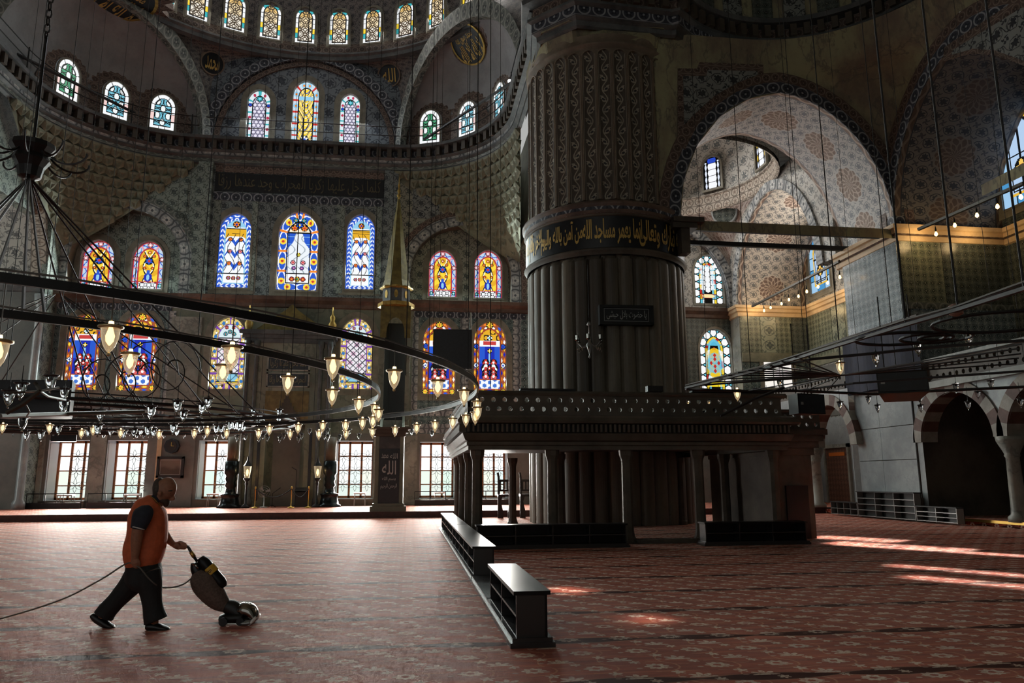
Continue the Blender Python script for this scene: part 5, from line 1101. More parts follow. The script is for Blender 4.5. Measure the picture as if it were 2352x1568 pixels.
def leaded(h, label, motif):
    """tall window of clear hexagonal border panes, coloured inner frame and middle field, each pane its own piece"""
    WN[0] += 1; f = QF; x0, x1, z0, z1, rise = h; w = x1-x0; zs = z1-rise
    b = MB(); reveal(b, f, h, 0, -.3); archband(b, f, h, .14, 0, .05); o = b.build('window_%d' % WN[0], M['frame_stone']); tag(o, label, None, None, 'structure')
    b = MB(); b.poly([f.p(*q, -.26) for q in outline(h, 18)]); b.build('lead_backing', M['outlet'], o)
    def pane(pts, c, k=1.):
        b = MB(); b.poly([f.p(x, z, -.24) for x, z in pts]); b.build('pane', pane_mat(c, k), o)
    C = outline((x0, x1, z0, z1, rise), 40); L = [0]
    for p, q in zip(C, C[1:]): L.append(L[-1]+math.dist(p, q))
    def on(s, d):
        s = max(0, min(L[-1]-1e-6, s)); i = max(k for k in range(len(L)) if L[k] <= s); i = min(i, len(C)-2); t = (s-L[i])/(L[i+1]-L[i]); p = Vector(C[i]).lerp(Vector(C[i+1]), t); tn = (Vector(C[i+1])-Vector(C[i])).normalized()
        return p+Vector((tn.y, -tn.x))*d
    n = 15; st = L[-1]/n; bw = w*.20
    for k in range(n):
        s0, s1 = st*k+.03, st*(k+1)-.03; e = st*.2
        pane([on(s0+e, .03), on(s1-e, .03), on(s1, bw*.5), on(s1-e, bw), on(s0+e, bw), on(s0, bw*.5)], (236, 238, 238))
        for d0, d1 in ((.02, bw*.4), (bw*.6, bw)): pane([on(st*(k+1)-e*.6, d0 if d0 < .1 else d1), on(st*(k+1)+e*.6, d0 if d0 < .1 else d1), on(st*(k+1), bw*.38 if d0 < .1 else bw*.62)], (96, 186, 206))
    n2 = 22; s2 = L[-1]/n2; a, c = bw*1.12, bw*1.45
    for k in range(n2): pane([on(s2*k+.02, a), on(s2*(k+1)-.02, a), on(s2*(k+1)-.02, c), on(s2*k+.02, c)], (168, 40, 36) if k % 5 == 2 else (226, 196, 50) if (motif or k % 2) else (96, 186, 206))
    a, c = bw*1.52, bw*1.8
    for k in range(n2): pane([on(s2*k+.02, a), on(s2*(k+1)-.02, a), on(s2*(k+1)-.02, c), on(s2*k+.02, c)], (110, 190, 214) if motif or k % 3 else (222, 228, 230))
    cx = (x0+x1)/2; iw = w*.27
    hs = z1-z0; zz = z0+hs*.14
    if motif:
        pane([(cx-iw*.8, z0+hs*.12), (cx+iw*.8, z0+hs*.12), (cx+iw*.8, z0+hs*.19), (cx-iw*.8, z0+hs*.19)], (232, 206, 40))
        pane([(cx-iw, z0+hs*.21), (cx+iw, z0+hs*.21), (cx+iw*.75, z0+hs*.29), (cx, z0+hs*.26), (cx-iw*.75, z0+hs*.29)], (236, 238, 238))
        for zc, r, cc in ((.36, .75, (222, 186, 40)), (.60, .75, (222, 186, 40)), (.48, 1.05, (84, 176, 206))):
            pane([(cx+iw*r*math.cos(k*PI/6), z0+hs*zc+iw*r*1.15*math.sin(k*PI/6)) for k in range(12)], cc)
        for dx, zc in ((0, .36), (0, .60), (-.45, .48), (.45, .48), (0, .43), (0, .54)):
            b = MB(); r = iw*.2; b.poly([f.p(cx+iw*dx+r*math.cos(k*PI/2), z0+hs*zc+r*1.3*math.sin(k*PI/2), -.225) for k in range(4)]); b.build('pane', pane_mat((176, 44, 40)), o)
        for s in (-1, 1): pane([(cx+s*iw, z0+hs*.32), (cx+s*iw, z0+hs*.66), (cx+s*iw*.5, z0+hs*.69), (cx+s*iw*.85, z0+hs*.5)], (236, 238, 238))
        pane([(cx-iw, z0+hs*.75), (cx+iw, z0+hs*.75), (cx, z0+hs*.88)], (84, 176, 206)); pane([(cx-iw*.3, z0+hs*.68), (cx+iw*.3, z0+hs*.68), (cx, z0+hs*.73)], (176, 44, 40))
    else:
        for k in range(5):
            for i in (-1, 0, 1):
                xx = cx+i*iw*.68; q = z0+hs*(.26+.105*k)+(hs*.03 if i else 0); pane([(xx-iw*.3, q), (xx, q-hs*.02 if not i else q), (xx+iw*.3, q), (xx+iw*.3, q+hs*.085), (xx, q+hs*.1), (xx-iw*.3, q+hs*.085)], (234, 236, 238))
        pane([(cx-iw, z0+hs*.13), (cx+iw, z0+hs*.13), (cx+iw, z0+hs*.21), (cx-iw, z0+hs*.21)], (176, 44, 40)); b = MB(); b.poly([f.p(cx+iw*.85*x, z0+hs*(.17+.035*z), -.225) for x, z in ((-1, 0), (-.6, -1), (.6, -1), (1, 0), (.6, 1), (-.6, 1))]); b.build('pane', pane_mat((236, 220, 160)), o)
        pane([(cx-iw*.5, z0+hs*.80), (cx+iw*.5, z0+hs*.80), (cx, z0+hs*.86)], (176, 44, 40))
leaded(RB[1], 'clear leaded window with hexagon border in the aisle bay, upper', False); leaded(RB[0], 'yellow and blue leaded window above the tribune, lower in the aisle bay', True)
# window of the outer wall and the plain bright window under it
pw = at(1886, 690, X=XB-.1); stained_window(Frame((XB-.06, 0, 0), (0, -1, 0), (-1, 0, 0)), (-pw.y-1.05, -pw.y+1.05, 12.4, 15.9, 1.3), 'blue', 'pale blue window on the outer wall of the aisle bay', -.05, 40)
for q, f, Yk in (((1756, 1816, 826, 890), JF, YB),):
    a, c = at(q[0], q[3], Y=Yk), at(q[1], q[2], Y=Yk); WN[0] += 1; b = MB(); h = (a.x, c.x, a.z, c.z, 0); archband(b, f, h, .25, 0, .08); o = b.build('window_%d' % WN[0], M['frame_stone']); tag(o, 'plain bright window behind the right-hand chandelier', None, None, 'structure')
    w3, h3 = (c.x-a.x)/3, (c.z-a.z)/3
    for i in range(3):
        for k in range(3): b = MB(); b.box(a.x+w3*i+.03, a.x+w3*(i+1)-.03, YB-.06, YB-.05, a.z+h3*k+.03, a.z+h3*(k+1)-.03); b.build('pane', pane_mat((236, 230, 222)), o)
# roundel on the pendentive, tie beams
p, ux, uy, n = on_surface(pend2, 1664, 486); n = Vector((-.5, -.85, -.12)).normalized(); ux = Vector((0, 0, 1)).cross(n).normalized(); uy = n.cross(ux); p = p+n*.35; ro = thing('roundel', 'round dark lettered roundel in the aisle bay', 'roundel', p)
b = MB(); disc(b, p, ux, uy, n, .68, .14); b.build('disc', M['tile_dark'], ro); b = MB(); disc(b, p, ux, uy, n, .76, .18, r0=.67); b.build('ring', M['marble_pale'], ro)
for (x0, y0, x1, y1, Yk, r) in ((1590, 521, 2020, 545, 27.0, .10), (1575, 557, 1964, 572, 30.2, .10)):
    a, c = at(x0, y0, Y=Yk), at(x1, y1, Y=Yk); b = MB(); b.box(a.x, c.x, Yk-.08, Yk+.08, (a.z+c.z)/2-r, (a.z+c.z)/2+r); b.build('tie_beam', M['iron'], label='black iron tie beam across the great right-hand arch, %s' % ('upper nearer one' if y0 < 540 else 'lower farther one'), cat='tie beam')
b = MB(); p = at(1590, 512, Y=26.9); b.box(p.x-.9, p.x+.35, 26.5, 27.5, p.z-.08, p.z+.12); b.box(p.x-.9, p.x+.1, 26.6, 27.4, p.z-.3, p.z-.08); b.box(p.x-.55, p.x-.2, 26.7, 27.2, p.z-1.3, p.z-.3); b.build('beam_bracket', M['dark_stone'], label='stone bracket on the pier carrying the tie beams', cat='bracket')

# ---------------------------------------------------------------- arcades under the galleries
def voussoir_arch(f, h, par, w=.5, n0=.06, t=.65, k=13):
    A = outline(h, k*2)[1:-1]; B_ = outline(grow(h, w, 0), k*2)[1:-1]
    for i in range(k):
        j = i*2; b = MB(); P = [A[j], A[j+1], A[j+2], B_[j+2], B_[j+1], B_[j]]
        F_ = [f.p(*q, n0) for q in P]; K_ = [f.p(*q, -t) for q in P]; b.poly(F_)
        for a in range(6): c = (a+1) % 6; b.quad(F_[a], K_[a], K_[c], F_[c])
        b.build('voussoir', M['red_stone'] if i % 2 else M['white_stone'], par)
HA = [(-26.6, -22.95, 2.8, 4.75, 1.75), (-22.35, -18.7, 2.8, 4.75, 1.75), (-18.1, -14.4, 2.8, 4.75, 1.75)]
full = lambda h: (h[0], h[1], -.1, h[3], h[4])
b = MB(); wall_part(b, SF, -YF, -8, .0, 5.0, [full(h) for h in HA]+[(-22.96, -22.34, -.1, 2.95, 0), (-18.71, -18.09, -.1, 2.95, 0)]); ga = b.build('wall_arcade', M['marble_pale'], label='gallery arcade wall with striped arches at the right', kind='structure')
for h in HA[:2]: voussoir_arch(SF, h, ga, .45)
for y in (22.65, 18.4):
    b = MB(); b.lathe([(.34, .2), (.34, .36), (.25, .45), (.23, .6), (.2, 2.3), (.24, 2.36), (.22, 2.42), (.42, 2.85), (.44, 3.0), (.3, 3.02)], 16, (XS+.3, y, 0)); b.build('arcade_column', M['marble'], ga, True)
b = MB(); b.quad((XR-.05, 8, 0), (XR-.05, YF, 0), (XR-.05, YF, 5), (XR-.05, 8, 5)); b.build('wall_gallery_back', M['marble'], label='grey marble wall behind the arcade', kind='structure')
b = MB(); b.box(XS, XR, 8, YF, 5.0, 5.2); gf = b.build('ceiling_gallery', M['dark_stone'], label='gallery floor slab over the arcade', kind='structure')
pierced('gallery_parapet', Frame((XS-.05, 0, 0), (0, -1, 0), (-1, 0, 0)), -YF+.05, -10, 5.2, 5.95, .1, .34, 2, gf)
b = MB(); b.box(XS-.25, XS+.1, 8, YF, 4.95, 5.2); b.box(XS-.2, XS+.1, 8, YF, 5.95, 6.08); b.build('parapet_rail', M['marble'], gf)
HF = (-34.1, -30.85, 2.9, 5.0, 1.9); b = MB(); wall_part(b, RF, -YB, -30.8, .28, 5.6, [(HF[0], HF[1], .2, HF[3], HF[4]), (-38.3, -34.7, .2, 5.0, 1.9), (-34.71, -34.09, .2, 3.05, 0)]); gb = b.build('wall_aisle_arcade', M['marble_pale'], label='striped arch beside the marble corner pier', kind='structure')
voussoir_arch(RF, HF, gb, .5)
b = MB(); b.lathe([(.36, .28), (.36, .42), (.26, .5), (.23, 2.4), (.28, 2.45), (.26, 2.5), (.42, 2.95), (.44, 3.1)], 16, (19.55, 34.4, 0)); b.build('arcade_column', M['marble'], gb, True)
pierced('gallery_parapet', RF, -YB, -31, 5.6, 6.3, .1, .3, 2, gb)
a, c = at(1908, 1140, X=XB-.05), at(1948, 1018, X=XB-.05)
b = MB(); b.box(XB-.12, XB-.02, min(a.y, c.y), max(a.y, c.y), .3, 3.3); do = b.build('door_1', M['wood_door'], label='brown carved wooden door beyond the striped arch', kind='structure')
b = MB(); b.box(XB-.14, XB-.11, min(a.y, c.y)+.3, max(a.y, c.y)-.3, 2.85, 3.05); b.build('door_sign', simple('orange_sign', lin(206, 110, 40), .5), do)
b = MB(); y0, y1 = min(a.y, c.y), max(a.y, c.y)
for q in ((y0-.15, y0, .28, 3.5), (y1, y1+.15, .28, 3.5), (y0-.15, y1+.15, 3.3, 3.5)): b.box(XB-.2, XB, *q)
b.build('door_frame', M['marble'], do)
# ---------------------------------------------------------------- prayer niche
def wbox(name, mat, par, *q, **k): b = MB(); b.box(*q); return b.build(name, mat, par, **k)
MX = -6.7; NF_ = Frame((0, 41.8, 0), (1, 0, 0), (0, -1, 0))
mi = thing('prayer_niche', 'grey marble prayer niche with stepped dark hood and two lettered panels', 'niche', (MX, 41.8, PLAT))
steps = [(MX-1.02, MX+1.02, PLAT-.1, 4.6, 0)]+[(MX-w, MX+w, 4.6+.2*k, 4.6+.2*(k+1)+.001, 0) for k, w in enumerate((.85, .72, .6, .48, .37, .26, .16, .08))]
b = MB(); xs = (MX-2.35, MX+2.35)
for z0, z1 in [(PLAT, 4.6)]+[(4.6+.2*k, 4.8+.2*k) for k in range(8)]+[(6.2, 9.4)]: wall_part(b, NF_, xs[0], xs[1], z0, z1, [h for h in steps if h[2] < (z0+z1)/2 < h[3]])
for x in xs: b.quad((x, 41.8, PLAT), (x, YQ, PLAT), (x, YQ, 9.4), (x, 41.8, 9.4))
b.build('marble_face', M['marble_green'], mi)
b = MB(); b.lathe([(1.02, PLAT), (1.02, 4.6)], 14, (MX, 41.8, 0), False, None, 0, PI); b.build('niche_recess', M['marble_green'], mi, True)
for k, w in enumerate((.85, .72, .6, .48, .37, .26, .16, .08)):
    b = MB(); b.lathe([(1.02 if k == 0 else (.85, .72, .6, .48, .37, .26, .16)[k-1], 4.6+.2*k), (w, 4.6+.2*k+.02), (w, 4.8+.2*k)], 12, (MX, 41.8, 0), False, None, 0, PI); b.build('hood_tier', M['dark_stone'], mi)
for x in (MX-2.2, MX-1.72, MX+1.72, MX+2.2): 
    b = MB(); b.lathe([(.17, PLAT), (.17, .6), (.11, .75), (.1, 8.7), (.16, 8.85), (.18, 9.2)], 10, (x, 41.7, 0)); b.build('colonnette', M['cornice'], mi, True)
for x in (MX-1.35, MX+1.35): wbox('dark_strip', M['black_panel'], mi, x-.07, x+.07, 41.74, 41.8, .6, 4.2)
wbox('yellow_panel', simple('ochre_niche_panel', lin(112, 98, 60), .55, grain=.3, gs=3), mi, MX-1.15, MX+1.15, 41.77, 41.81, 4.75, 6.45)
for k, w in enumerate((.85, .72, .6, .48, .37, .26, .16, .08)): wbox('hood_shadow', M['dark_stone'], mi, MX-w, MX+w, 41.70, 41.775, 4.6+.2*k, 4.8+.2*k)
for zc, t in ((7.95, 'كلما دخل عليها زكريا'), (7.05, 'المحراب وجد عندها رزقا')):
    o = wbox('lettered_panel', M['black_panel'], mi, MX-1.05, MX+1.05, 41.74, 41.8, zc-.32, zc+.32)
    write('lettering', t, 1.95, .52, lambda x, z, zc=zc: Vector((MX+x, 41.73, zc+z)), simple('stone_lettering', lin(128, 118, 92), .6), o, .012)
    b = MB()
    for q in ((MX-1.15, MX+1.15, zc+.33, zc+.4), (MX-1.15, MX+1.15, zc-.4, zc-.33), (MX-1.15, MX-1.06, zc-.4, zc+.4), (MX+1.06, MX+1.15, zc-.4, zc+.4)): b.box(q[0], q[1], 41.72, 41.8, q[2], q[3])
    b.build('panel_frame', M['marble'], mi)
b = MB()
for q, z0, z1 in ((.0, 9.1, 9.35), (.12, 9.35, 9.55), (.25, 9.55, 9.8)): b.box(MX-2.4-q, MX+2.4+q, 41.75-q, YQ, z0, z1)
b.build('niche_cornice', M['cornice'], mi)
b = MB(); P = [(MX-2.0, 9.8), (MX+2.0, 9.8), (MX+1.2, 10.4), (MX+.35, 11.0), (MX, 11.35), (MX-.35, 11.0), (MX-1.2, 10.4)]; b.poly([(x, 41.95, z) for x, z in P])
for i in range(7): j = (i+1) % 7; b.quad((P[i][0], 41.95, P[i][1]), (P[i][0], 42.3, P[i][1]), (P[j][0], 42.3, P[j][1]), (P[j][0], 41.95, P[j][1]))
b.build('crest', M['gilt_spire'], mi)
for x in (MX-2.25, MX+2.25):
    b = MB(); b.lathe([(.14, 9.8), (.2, 10.0), (.24, 10.2), (.12, 10.4), (.16, 10.6), (.05, 10.8), (.03, 11.2)], 10, (x, 41.85, 0)); b.build('finial', M['gold'], mi, True)
# tall bronze candlesticks with thick candles
for px, l in ((530, 'left'), (757, 'right')):
    x = at(px, 1158, Y=41).x; t = thing('candlestick', 'huge dark bronze candlestick %s of the prayer niche' % l, 'candlestick', (x, 40.7, PLAT))
    b = MB(); b.lathe([(.62, 0), (.64, .08), (.5, .16), (.42, .5), (.46, .62), (.5, .66), (.28, .72), (.22, 1.0), (.3, 1.1), (.24, 1.3), (.3, 1.45), (.26, 1.6), (.36, 1.75), (.36, 2.35), (.28, 2.38)], 20, (x, 40.7, PLAT)); b.build('holder', simple('dark_bronze', lin(34, 40, 42), .25, .7), t, True)
    b = MB(); b.lathe([(.27, 2.36), (.27, 3.6), (.1, 3.62)], 16, (x, 40.7, PLAT)); b.build('candle', simple('tan_wax', lin(92, 78, 62), .5), t, True)
# glazed lanterns on slim posts
for px, l in ((569, 'left'), (730, 'right')):
    x = at(px, 1100, Y=40.6).x; t = thing('standing_lantern', 'small lit glass lantern on a slim post %s of the niche' % l, 'lantern', (x, 40.4, PLAT))
    b = MB(); b.lathe([(.22, 0), (.2, .1), (.06, .2), (.05, 1.1), (.09, 1.2), (.05, 1.3), (.16, 1.42), (.18, 1.5)], 10, (x, 40.4, PLAT)); b.build('post', M['iron'], t, True)
    b = MB(); b.lathe([(.12, 1.5), (.2, 2.05), (.2, 2.1)], 6, (x, 40.4, PLAT), False); b.build('glass', M['lamp_lit'], t); b = MB(); b.lathe([(.22, 2.1), (.1, 2.3), (.05, 2.4), (.02, 2.6)], 6, (x, 40.4, PLAT)); b.build('cap', M['iron'], t)
    b = MB(); b.lathe([(.02, 1.6), (.07, 1.75), (.05, 1.9), (.01, 1.95)], 8, (x, 40.4, PLAT)); b.build('flame_bulb', M['bulb_string'], t)
    l_ = bpy.data.lights.new('lantern_light', 'POINT'); l_.energy = 55; l_.color = (1, .72, .38); l_.shadow_soft_size = .08; lo = bpy.data.objects.new('lantern_light', l_); lo.location = (x, 40.4, PLAT+1.8); COL.objects.link(lo)
# rope barrier, fan, microphone stand, small lectern
SP = []
for px, py, l in ((585, 1163, 'left'), (668, 1164, 'middle'), (708, 1155, 'right')):
    p = at(px, py, Y=39.6); p.z = PLAT; SP.append(p); t = thing('stanchion', 'slim brass barrier post before the niche, %s one' % l, 'barrier post', p)
    b = MB(); b.lathe([(.17, 0), (.17, .03), (.04, .08), (.025, .12), (.025, .95), (.05, .98), (.04, 1.05), (.01, 1.08)], 12, p); b.build('post', M['brass'], t, True)
for i, (a, c) in enumerate(zip(SP, SP[1:])):
    b = MB(); b.tube([a.lerp(c, t)+Vector((0, 0, .95-.42*math.sin(PI*t))) for t in [k/12 for k in range(13)]], .03, 6); b.build('barrier_rope', M['black'], label='dark barrier rope sagging between the %s posts' % ('left and middle' if i == 0 else 'middle and right'), cat='rope')
p = at(606, 1155, Y=40.6); p.z = PLAT; t = thing('floor_fan', 'small pale floor fan left in front of the niche', 'fan', p)
b = MB(); b.lathe([(.2, 0), (.18, .04), (.03, .07), (.03, .6)], 12, p); b.build('stand', M['grey_metal'], t, True)
for r in (.1, .2, .3): b = MB(); b.tube([p+Vector((r*math.cos(k*PI/10), -.05, .8+r*math.sin(k*PI/10))) for k in range(20)], .012, 4, closed=True); b.build('guard_ring', M['grey_metal'], t)
b = MB()
for k in range(3):
    a = k*2*PI/3; b.poly([p+Vector((.28*math.cos(a+q)*s, 0, .8+.28*math.sin(a+q)*s)) for q, s in ((-.1, .2), (0, 1), (.5, 1), (.6, .25))])
b.build('blades', M['grey_metal'], t)
p = at(678, 1150, Y=40.9); p.z = PLAT; t = thing('microphone_stand', 'thin black microphone stand in the niche', 'stand', p); b = MB(); b.tube([p, p+Vector((0, 0, 1.9))], .02, 6); b.tube([p+Vector((-.2, 0, 0)), p+Vector((0, 0, .1)), p+Vector((.2, 0, 0))], .02, 5); b.tube([p+Vector((0, 0, 1.9)), p+Vector((-.25, 0, 2.05))], .025, 6); b.build('pole', M['black'], t)
p = at(625, 1150, Y=40.9); p.z = PLAT; t = thing('boom_stand', 'short black boom stand left in the niche', 'stand', p); b = MB(); b.tube([p, p+Vector((0, 0, .7)), p+Vector((.4, 0, 1.0))], .02, 6); b.tube([p+Vector((-.2, 0, 0)), p+Vector((0, 0, .12)), p+Vector((.2, 0, 0))], .02, 5); b.build('pole', M['black'], t)
p = at(693, 1150, Y=41.0); p.z = PLAT; t = thing('reading_desk', 'small brown reading desk at the right of the niche', 'desk', p); b = MB(); b.box(p.x-.3, p.x+.3, p.y-.15, p.y+.2, p.z, p.z+.8); b.build('body', M['wood_dark'], t); b = MB(); b.quad(p+Vector((-.36, -.25, .82)), p+Vector((.36, -.25, .82)), p+Vector((.36, .25, 1.0)), p+Vector((-.36, .25, 1.0))); b.quad(p+Vector((-.36, .25, .95)), p+Vector((.36, .25, .95)), p+Vector((.36, -.25, .77)), p+Vector((-.36, -.25, .77))); b.build('top', M['wood_dark'], t)
# picture, clock
a, c = at(358, 1097, Y=42.35), at(424, 1048, Y=42.35); t = thing('framed_picture', 'dark framed landscape picture on the wall above the man', 'picture', ((a.x+c.x)/2, 42.35, a.z))
b = MB()
for q in ((a.x, c.x, a.z, a.z+.12), (a.x, c.x, c.z-.12, c.z), (a.x, a.x+.12, a.z, c.z), (c.x-.12, c.x, a.z, c.z)): b.box(q[0], q[1], 42.3, 42.44, q[2], q[3])
b.build('frame', M['black'], t); g = G('brown_landscape_print'); u, v = g.uv(); m_ = g.step(v+(g.noise(g.vec(u, v), 2.5, 3)-.5)*.5, 2.2, 2.5); g.bsdf(g.mix(m_, lin(74, 62, 52), lin(112, 100, 88)), .6); wbox('print', g.m, t, a.x+.12, c.x-.12, 42.36, 42.4, a.z+.12, c.z-.12)
b = MB()
for q in ((a.x+.17, c.x-.17, a.z+.17, a.z+.19), (a.x+.17, c.x-.17, c.z-.19, c.z-.17), (a.x+.17, a.x+.19, a.z+.17, c.z-.17), (c.x-.19, c.x-.17, a.z+.17, c.z-.17)): b.box(q[0], q[1], 42.35, 42.37, q[2], q[3])
b.build('inner_line', M['silver_paint'], t)
p = at(395, 1024, Y=42.3); t = thing('wall_clock', 'dark octagonal wall clock above the framed picture', 'clock', p); b = MB(); disc(b, p, Vector((1, 0, 0)), Vector((0, 0, 1)), Vector((0, -1, 0)), .40, .1, 8); b.build('case', M['black_panel'], t); b = MB(); disc(b, p, Vector((1, 0, 0)), Vector((0, 0, 1)), Vector((0, -1, 0)), .28, .13, 24); b.build('dial', M['wood_dark'], t); b = MB(); b.box(p.x-.012, p.x+.012, p.y-.15, p.y-.135, p.z, p.z+.2); b.box(p.x, p.x+.14, p.y-.15, p.y-.135, p.z-.012, p.z+.012); b.build('hands', M['brass'], t)
# stools and low rails by the windows
for (px, py, w, h, l) in ((150, 1152, .75, .5, 'in the far left window'), (303, 1152, .75, .5, 'in the window left of the picture'), (490, 1150, .62, .5, 'left of the left candlestick'), (826, 1150, .62, .55, 'right of the right candlestick'), (1010, 1152, .62, .6, 'behind the tall pulpit, in the right window')):
    p = at(px, py, Y=41.9); p.z = PLAT; p.z = .3; t = thing('stool', 'pale stool with thin legs %s' % l, 'stool', (p.x, p.y, PLAT))
    b = MB(); b.box(p.x-w/2, p.x+w/2, p.y-.2, p.y+.2, PLAT+.62, PLAT+.70); b.build('seat', M['white'], t)
    for sx in (-1, 1):
        for sy in (-1, 1): b = MB(); b.tube([(p.x+sx*(w/2-.04), p.y+sy*.16, PLAT+.62), (p.x+sx*(w/2-.02), p.y+sy*.18, PLAT)], .022, 5); b.build('leg', M['grey_metal'], t)
for (x0, x1, l) in ((-19.2, -16.6, 'far left window'), (-16.3, -13.7, 'window behind the man'), (.3, 2.8, 'window right of the pulpit'), (3.4, 5.7, 'window seen through the tribune')):
    t = thing('window_rail', 'low black rail before the %s' % l, 'rail', ((x0+x1)/2, 41.5, PLAT)); b = MB(); b.tube([(x0, 41.5, PLAT+.75), (x1, 41.5, PLAT+.75)], .025, 5); b.box(x0, x1, 41.45, 41.55, PLAT, PLAT+.3); b.build('rail', M['black'], t)
    for k in range(4): b = MB(); x = x0+(x1-x0)*k/3; b.tube([(x, 41.5, PLAT+.3), (x, 41.5, PLAT+.75)], .02, 5); b.build('upright', M['black'], t)
# ---------------------------------------------------------------- pulpit: portal, stair, kiosk, gilt spire
pu = thing('pulpit', 'tall marble pulpit with black lettered portal and gilt octagonal spire', 'pulpit', (-.9, 36, PLAT))
b = MB(); b.box(-1.72, -.12, 34.3, 34.9, PLAT, PLAT+.22); b.box(-1.62, -.22, 34.36, 34.9, PLAT+.22, PLAT+.34); b.build('base', M['marble_green'], pu)
b = MB(); b.box(-1.55, -1.38, 34.45, 34.9, .6, 3.6); b.box(-.45, -.28, 34.45, 34.9, .6, 3.6); b.build('portal_jamb', M['marble_green'], pu)
pd = wbox('portal_door', M['black_panel'], pu, -1.38, -.45, 34.52, 34.8, .6, 3.05); wbox('portal_lintel', M['cornice'], pu, -1.38, -.45, 34.48, 34.85, 3.05, 3.6)
for tx, w, h, x, z in (('الله', .34, .24, -.72, 2.72), ('محمد', .3, .22, -1.12, 2.72), ('الله', .62, .62, -.92, 2.2), ('بسم الله', .6, .22, -.92, 1.68), ('الرحمن الرحيم', .72, .26, -.92, 1.36)): write('lettering', tx, w, h, lambda a, c, x=x, z=z: Vector((x+a, 34.51, z+c)), M['silver_paint'], pd, .006)
b = MB()
for q, z0, z1 in ((.05, 3.6, 3.75), (.15, 3.75, 3.9), (.25, 3.9, 4.0)): b.box(-1.58-q, -.25+q, 34.4-q, 34.95+q, z0, z1)
b.build('portal_cornice', M['dark_stone'], pu)
b = MB()
for x in (-1.52, -.42):
    P = [(34.9, PLAT), (40.4, PLAT), (40.4, 5.0), (39.0, 5.0), (34.9, 1.6)]; b.poly([(x, y, z) for y, z in P]); b.poly([(x+.12, y, z) for y, z in reversed(P)])
    for i in range(5): j = (i+1) % 5; b.quad((x, *P[i]), (x+.12, *P[i]), (x+.12, *P[j]), (x, *P[j]))
b.build('stair_side', M['marble_green'], pu)
for k in range(12): wbox('stair_tread', M['marble'], pu, -1.4, -.42, 35.0+.34*k, 35.36+.34*k, PLAT, .7+.36*k)
for x in (-1.56, -.22):
    for y in (39.1, 40.2): b = MB(); b.box(x-.12, x+.12, y-.12, y+.12, 4.4, 10.1); b.build('kiosk_post', M['marble_green'], pu)
wbox('kiosk_shade', M['black'], pu, -1.5, -.25, 40.05, 40.1, 4.6, 10.0)  # black sheet stands for the shade inside the kiosk
KFr = Frame((0, 38.97, 0), (1, 0, 0), (0, -1, 0)); b = MB(); wall_part(b, KFr, -1.68, -.1, 9.0, 10.75, [(-1.36, -.42, 8, 10.1, .8)]); b.build('kiosk_arch', M['gilt_spire'], pu)
b = MB(); wall_part(b, Frame((-1.68, 0, 0), (0, 1, 0), (-1, 0, 0)), 38.97, 40.3, 9.0, 10.75, []); b.build('kiosk_side', M['gilt_spire'], pu)
KC = (-.9, 39.6, 0)
b = MB(); b.lathe([(.82, 10.7), (.98, 10.75), (.98, 10.95), (.8, 11.0)], 8, KC); b.build('kiosk_cornice', M['gold'], pu)
for k in range(8):
    a0, a1 = k*PI/4+PI/8, (k+1)*PI/4+PI/8; r = .78; c0, c1 = Vector((KC[0]+r*math.cos(a0), KC[1]+r*math.sin(a0), 0)), Vector((KC[0]+r*math.cos(a1), KC[1]+r*math.sin(a1), 0))
    b = MB(); b.quad(c0+Vector((0, 0, 11.0)), c1+Vector((0, 0, 11.0)), c1+Vector((0, 0, 11.75)), c0+Vector((0, 0, 11.75))); d_ = b.build('drum_panel', M['cornice'], pu)
    m_ = (c0+c1)/2; n = Vector((math.cos((a0+a1)/2), math.sin((a0+a1)/2), 0)); ux = Vector((-n.y, n.x, 0)); b = MB(); b.poly([m_+n*.02+ux*.1*math.cos(q)+Vector((0, 0, 11.38+.22*math.sin(q))) for q in [i*PI/6 for i in range(12)]]); b.build('gilt_drop', M['gold'], d_)
    A = [Vector((KC[0]+q*math.cos(t), KC[1]+q*math.sin(t), z)) for q, z in ((.84, 11.8), (.70, 12.2), (.07, 16.9)) for t in (a0+.01, a1-.01)]
    b = MB(); b.quad(A[0], A[1], A[3], A[2]); b.quad(A[2], A[3], A[5], A[4]); b.build('spire_panel', M['gilt_spire'], pu)
b = MB(); b.lathe([(.8, 11.7), (.9, 11.76), (.88, 11.84), (.8, 11.86)], 8, KC); b.build('spire_band', M['gold'], pu)
b = MB(); b.lathe([(.07, 16.85), (.05, 17.0), (.12, 17.12), (.05, 17.25), (.09, 17.4), (.03, 17.55), (.07, 17.7), (.02, 17.85), (.01, 18.3)], 8, KC); b.build('finial', M['gold'], pu, True)
